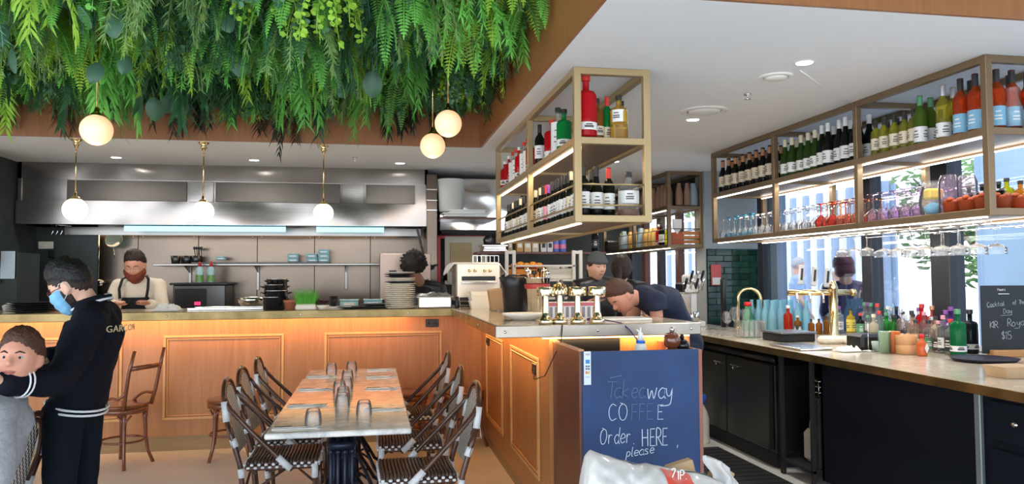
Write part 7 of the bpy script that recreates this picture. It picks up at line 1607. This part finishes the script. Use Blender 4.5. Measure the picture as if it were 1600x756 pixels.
fc = bpy.data.curves.new('back_lettering', 'FONT'); fc.body = 'GAR\u00c7ON'; fc.size = .044; fc.extrude = .0015; fc.align_x = 'CENTER'; fc.space_character = 1.1; fc.resolution_u = 3
_fo = bpy.data.objects.new('lettering_source', fc); COL.objects.link(_fo); me = bpy.data.meshes.new_from_object(_fo); bpy.data.objects.remove(_fo); bpy.data.curves.remove(fc)
me.materials.clear(); me.materials.append(mat('gold_print', (.50, .42, .24), .5)); fo = link('back_lettering', me, w.o); tag(fo, 'gold lettering across the shoulders', kind='stuff')
for v_ in me.vertices: v_.co.z -= v_.co.x**2/(2*.26)
bk_n = Vector((.94, -.34, .0)).normalized(); xa = Vector((0, 0, 1)).cross(bk_n).normalized()
fo.matrix_local = Matrix.Translation(Vector((-1.158, 3.868, 1.25))-w.base) @ Matrix((xa, Vector((0, 0, 1)), bk_n)).transposed().to_4x4()
# -- seated man in grey sweater
J = dict(pelvis=(-1.60, 3.42, .56), chest=(-1.47, 3.34, .84), neck=(-1.40, 3.27, 1.045), shL=(-1.38, 3.12, .985), shR=(-1.47, 3.44, 1.0), elL=(-1.325, 3.02, .80), wrL=(-1.55, 2.95, .905), elR=(-1.60, 3.48, .80), wrR=(-1.78, 3.32, .80),
         hipL=(-1.52, 3.32, .55), hipR=(-1.52, 3.52, .55), knL=(-1.93, 3.26, .54), knR=(-1.93, 3.52, .54), anL=(-1.95, 3.26, .08), anR=(-1.95, 3.52, .08), toe=(-1, 0, 0))
for q_ in J:                                            # slide the sitter back along the sight line to the chair
    if q_ != 'toe' and q_[:2] != 'an': a_ = J[q_]; J[q_] = (a_[0]*1.064, a_[1]*1.064, 1.5-(1.5-a_[2])*1.064)
    elif q_[:2] == 'an': a_ = J[q_]; J[q_] = (a_[0]*1.064, a_[1]*1.064, .08)
M_gs = mat('grey_sweater', (.36, .38, .42), .85, bump=.4, bscale=130, noise_amt=.12, nscale=60)
p2_ = Person('seated person in a grey sweater looking up over the shoulder from a bistro chair', (-1.65, 3.64, 0), J, (-1.415, 3.41, 1.17), (.0, -.99, .14), (.05, .10, 1), 'ruddy', .007, .95, .92, shirt=M_gs, pants=mat('navy_trousers', (.015, .03, .07), .8), depth=.66, disp=.028, thick=1.3)
p2_.shell('hair', hair_fn(.020, .70, .20, -.5, True, 0, .010, 4), M_hbr); p2_.face(M_hdk)
# -- cook with red beard
J = standing((-2.20, 7.84, 0), (0, -1, 0), 1.76, .09, dict(elL=(-1.95, 7.66, 1.18), elR=(-2.45, 7.66, 1.18), wrL=(-2.02, 7.44, 1.262), wrR=(-2.30, 7.44, 1.262), shL=(-2.03, 7.75, 1.42), shR=(-2.37, 7.75, 1.42)), .19)
M_cs = mat('cream_shirt', (.80, .70, .56), .75, bump=.3, bscale=50)
c_ = Person('cook with dark hair and a full red beard in cream shirt and black apron', (-2.20, 7.84, 0), J, (-2.20, 7.63, 1.615), (.0, -.90, -.40), (0, -.4, .9), 'ruddy', .009, 1.12, .95, shirt=M_cs, pants=M_tr, thick=1.2, disp=.02)
c_.shell('hair', hair_fn(.020, .74, .30, -.45, True, 0, .014, 2), M_hdk)
c_.shell('beard', lambda d: -.012+(.030+.018*max(0, -d.z)+.006*noise.noise(d*9))*sstep(-.30, -.46, d.z-.25*d.x*d.x)*sstep(-.12, .10, d.y)*(1-.75*math.exp(-((d.x/.22)**2+((d.z+.47)/.05)**2))), M_hred); c_.face(M_hdk, True, SK['ruddy']); c_.glasses(M_steels)
b = MB(); fy = 7.60
def apron(u, v):
    x = (u-.5)*.30; z = .86+v*.46; y = 7.63-.045*v-.02*math.cos((u-.5)*3); return (-2.2+x*(1.25-.45*v), y+.30*abs(u-.5)**2, z)
b.sheet(apron, 12, 12, .004); c_.L(b, 'apron', mat('black_apron', (.012, .012, .016), .8))
for e in (-1, 1): b = MB(); b.tube([(-2.2+e*.115, 7.59, 1.31), (-2.2+e*.125, 7.60, 1.40), (-2.2+e*.115, 7.65, 1.49), (-2.2+e*.07, 7.74, 1.525)], .013, 6, flat=.3, ref=(0, 1, 0)); c_.L(b, 'apron_strap', mat('black_apron', (.012, .012, .016), .8))
# -- curly-haired cook behind the plates
J = standing((.50, 7.98, 0), (.2, 1, 0), 1.70, .05)
k_ = Person('person with curly black hair and black shirt seen from behind, past the plate stack', (.50, 7.98, 0), J, (.42, 7.94, 1.595), (.1, 1, -.2), (0, .1, 1), 'dark', .012, 1.0, 1.0, shirt=M_black, sleeve='short', pants=M_tr, eyes=False)
k_.shell('hair', hair_fn(.055, .6, .1, -.6, False, .05), mat('curly_black', (.012, .008, .008), .8, bump=1, bscale=60))
# -- man in grey backwards cap
J = standing((1.93, 6.38, 0), (.25, -1, 0), 1.74, .02, dict(elR=(1.66, 6.26, 1.16), wrR=(1.78, 6.05, 1.285), elL=(2.19, 6.30, 1.12), wrL=(2.05, 6.05, 1.22)))
m_ = Person('young person in a black t-shirt with a grey cap worn backwards behind the brass lamps', (1.93, 6.38, 0), J, (1.905, 6.32, 1.575), (.32, -.95, -.10), (0, -.05, 1), 'tan', .009, 1.0, 1.0, shirt=M_black, sleeve='short', pants=M_tr)
m_.shell('hair', hair_fn(.010, .50, .05, -.5, False), M_hdk); M_cap = mat('grey_cap', (.07, .08, .08), .8)
m_.shell('cap', lambda d: -.015+.036*sstep(.30, .36, d.z+.10*d.y-.12*(d.y < -.2)), M_cap); m_.face(M_hdk)
# -- man bending over the island
J = dict(pelvis=(2.24, 5.22, 1.02), chest=(2.07, 5.15, 1.30), neck=(1.85, 5.10, 1.375), shL=(1.92, 4.98, 1.325), shR=(1.94, 5.30, 1.345), elL=(1.93, 4.95, 1.09), wrL=(1.70, 4.93, 1.15), elR=(1.83, 5.36, 1.10), wrR=(1.66, 5.20, 1.10),
         hipL=(2.20, 5.11, .97), hipR=(2.20, 5.30, .97), knL=(2.14, 5.10, .52), knR=(2.14, 5.30, .52), anL=(2.2, 5.10, .08), anR=(2.2, 5.30, .08), toe=(-1, 0, 0))
M_nt = mat('navy_tshirt', (.010, .018, .045), .8, bump=.25, bscale=50)
n_ = Person('person in a navy t-shirt bending over the island worktop', (2.18, 5.2, 0), J, (1.695, 5.04, 1.352), (-.66, -.22, -.72), (-.60, -.10, .60), 'ruddy', .007, 1.0, 1.0, shirt=M_nt, sleeve='short', pants=mat('navy_jeans', (.012, .018, .04), .8), depth=.62, disp=.02, thick=1.2, slf=.30)
n_.shell('hair', hair_fn(.018, .70, .22, -.45, True, 0, .010, 7), M_hbr); n_.face(M_hdk, True, SK['ruddy'])
# -- dark-haired person behind
J = standing((2.38, 7.02, 0), (.5, .85, 0), 1.70, 0)
d_ = Person('person in black with long dark brown hair seen from behind beside the capped one', (2.38, 7.02, 0), J, (2.365, 7.0, 1.565), (.5, .8, -.1), (0, 0, 1), 'tan', .012, 1.0, .95, shirt=M_black, sleeve='short', pants=M_tr, eyes=False)
d_.shell('hair', hair_fn(.026, .6, -.1, -1.3, False, .0), M_hdk)
b = MB(); b.tube([d_.h(0, -.09, .0), d_.h(0, -.12, -.10), d_.h(.01, -.13, -.22)], [.05, .045, .02], 10, flat=.6); d_.L(b, 'ponytail', M_hdk)
# -- terrace people
J = standing((5.45, 8.0, 0), (.5, .85, 0), 1.66, .14, None, .21); M_nv = mat('dark_plum_top', (.02, .014, .06), .8)
f_ = Person('person outside with a maroon bob and a dark navy top, back to the window', (5.45, 8.0, 0), J, (5.45, 8.06, 1.60), (.3, .95, -.15), (0, .1, 1), 'light', .014, 1.05, 1.25, shirt=M_nv, pants=M_tr, eyes=False)
f_.shell('hair', hair_fn(.034, .55, -.2, -1.2, False), M_hmar)
b = MB(); b.tube([f_.h(0, -.01, .08), f_.h(0, -.02, .03), f_.h(0, -.025, -.03), f_.h(0, -.03, -.09), f_.h(0, -.03, -.13)], [.07, .103, .112, .115, .08], 16); vox(f_.L(b, 'bob', M_hmar), .012, 3)
J = standing((6.5, 10.8, 0), (.8, -.3, 0), 1.75, 0); g1 = Person('grey-haired person in a pale blue shirt standing on the terrace by the fence', (6.5, 10.8, 0), J, (6.52, 10.8, 1.64), (.8, -.3, -.1), (0, 0, 1), 'light', .016, 1.0, 1.0, shirt=mat('pale_blue_shirt', (.30, .42, .66), .8), sleeve='short', pants=mat('khaki', (.55, .45, .35), .8), eyes=False)
g1.shell('hair', hair_fn(.014), mat('hair_grey', (.40, .40, .42), .7))
J = standing((6.6, 9.9, 0), (-.5, -.8, 0), 1.62, .1); g2 = Person('person in a white top and pale cap on the terrace beside the maroon-haired one', (6.6, 9.9, 0), J, (6.58, 9.86, 1.50), (-.4, -.8, -.4), (0, -.3, 1), 'light', .016, 1.0, 1.0, shirt=mat('white_blue_top', (.70, .76, .90), .8), pants=mat('pale_trousers', (.5, .5, .6), .8), eyes=False)
g2.shell('cap', lambda d: -.015+.036*sstep(.30, .36, d.z), M_whitep)
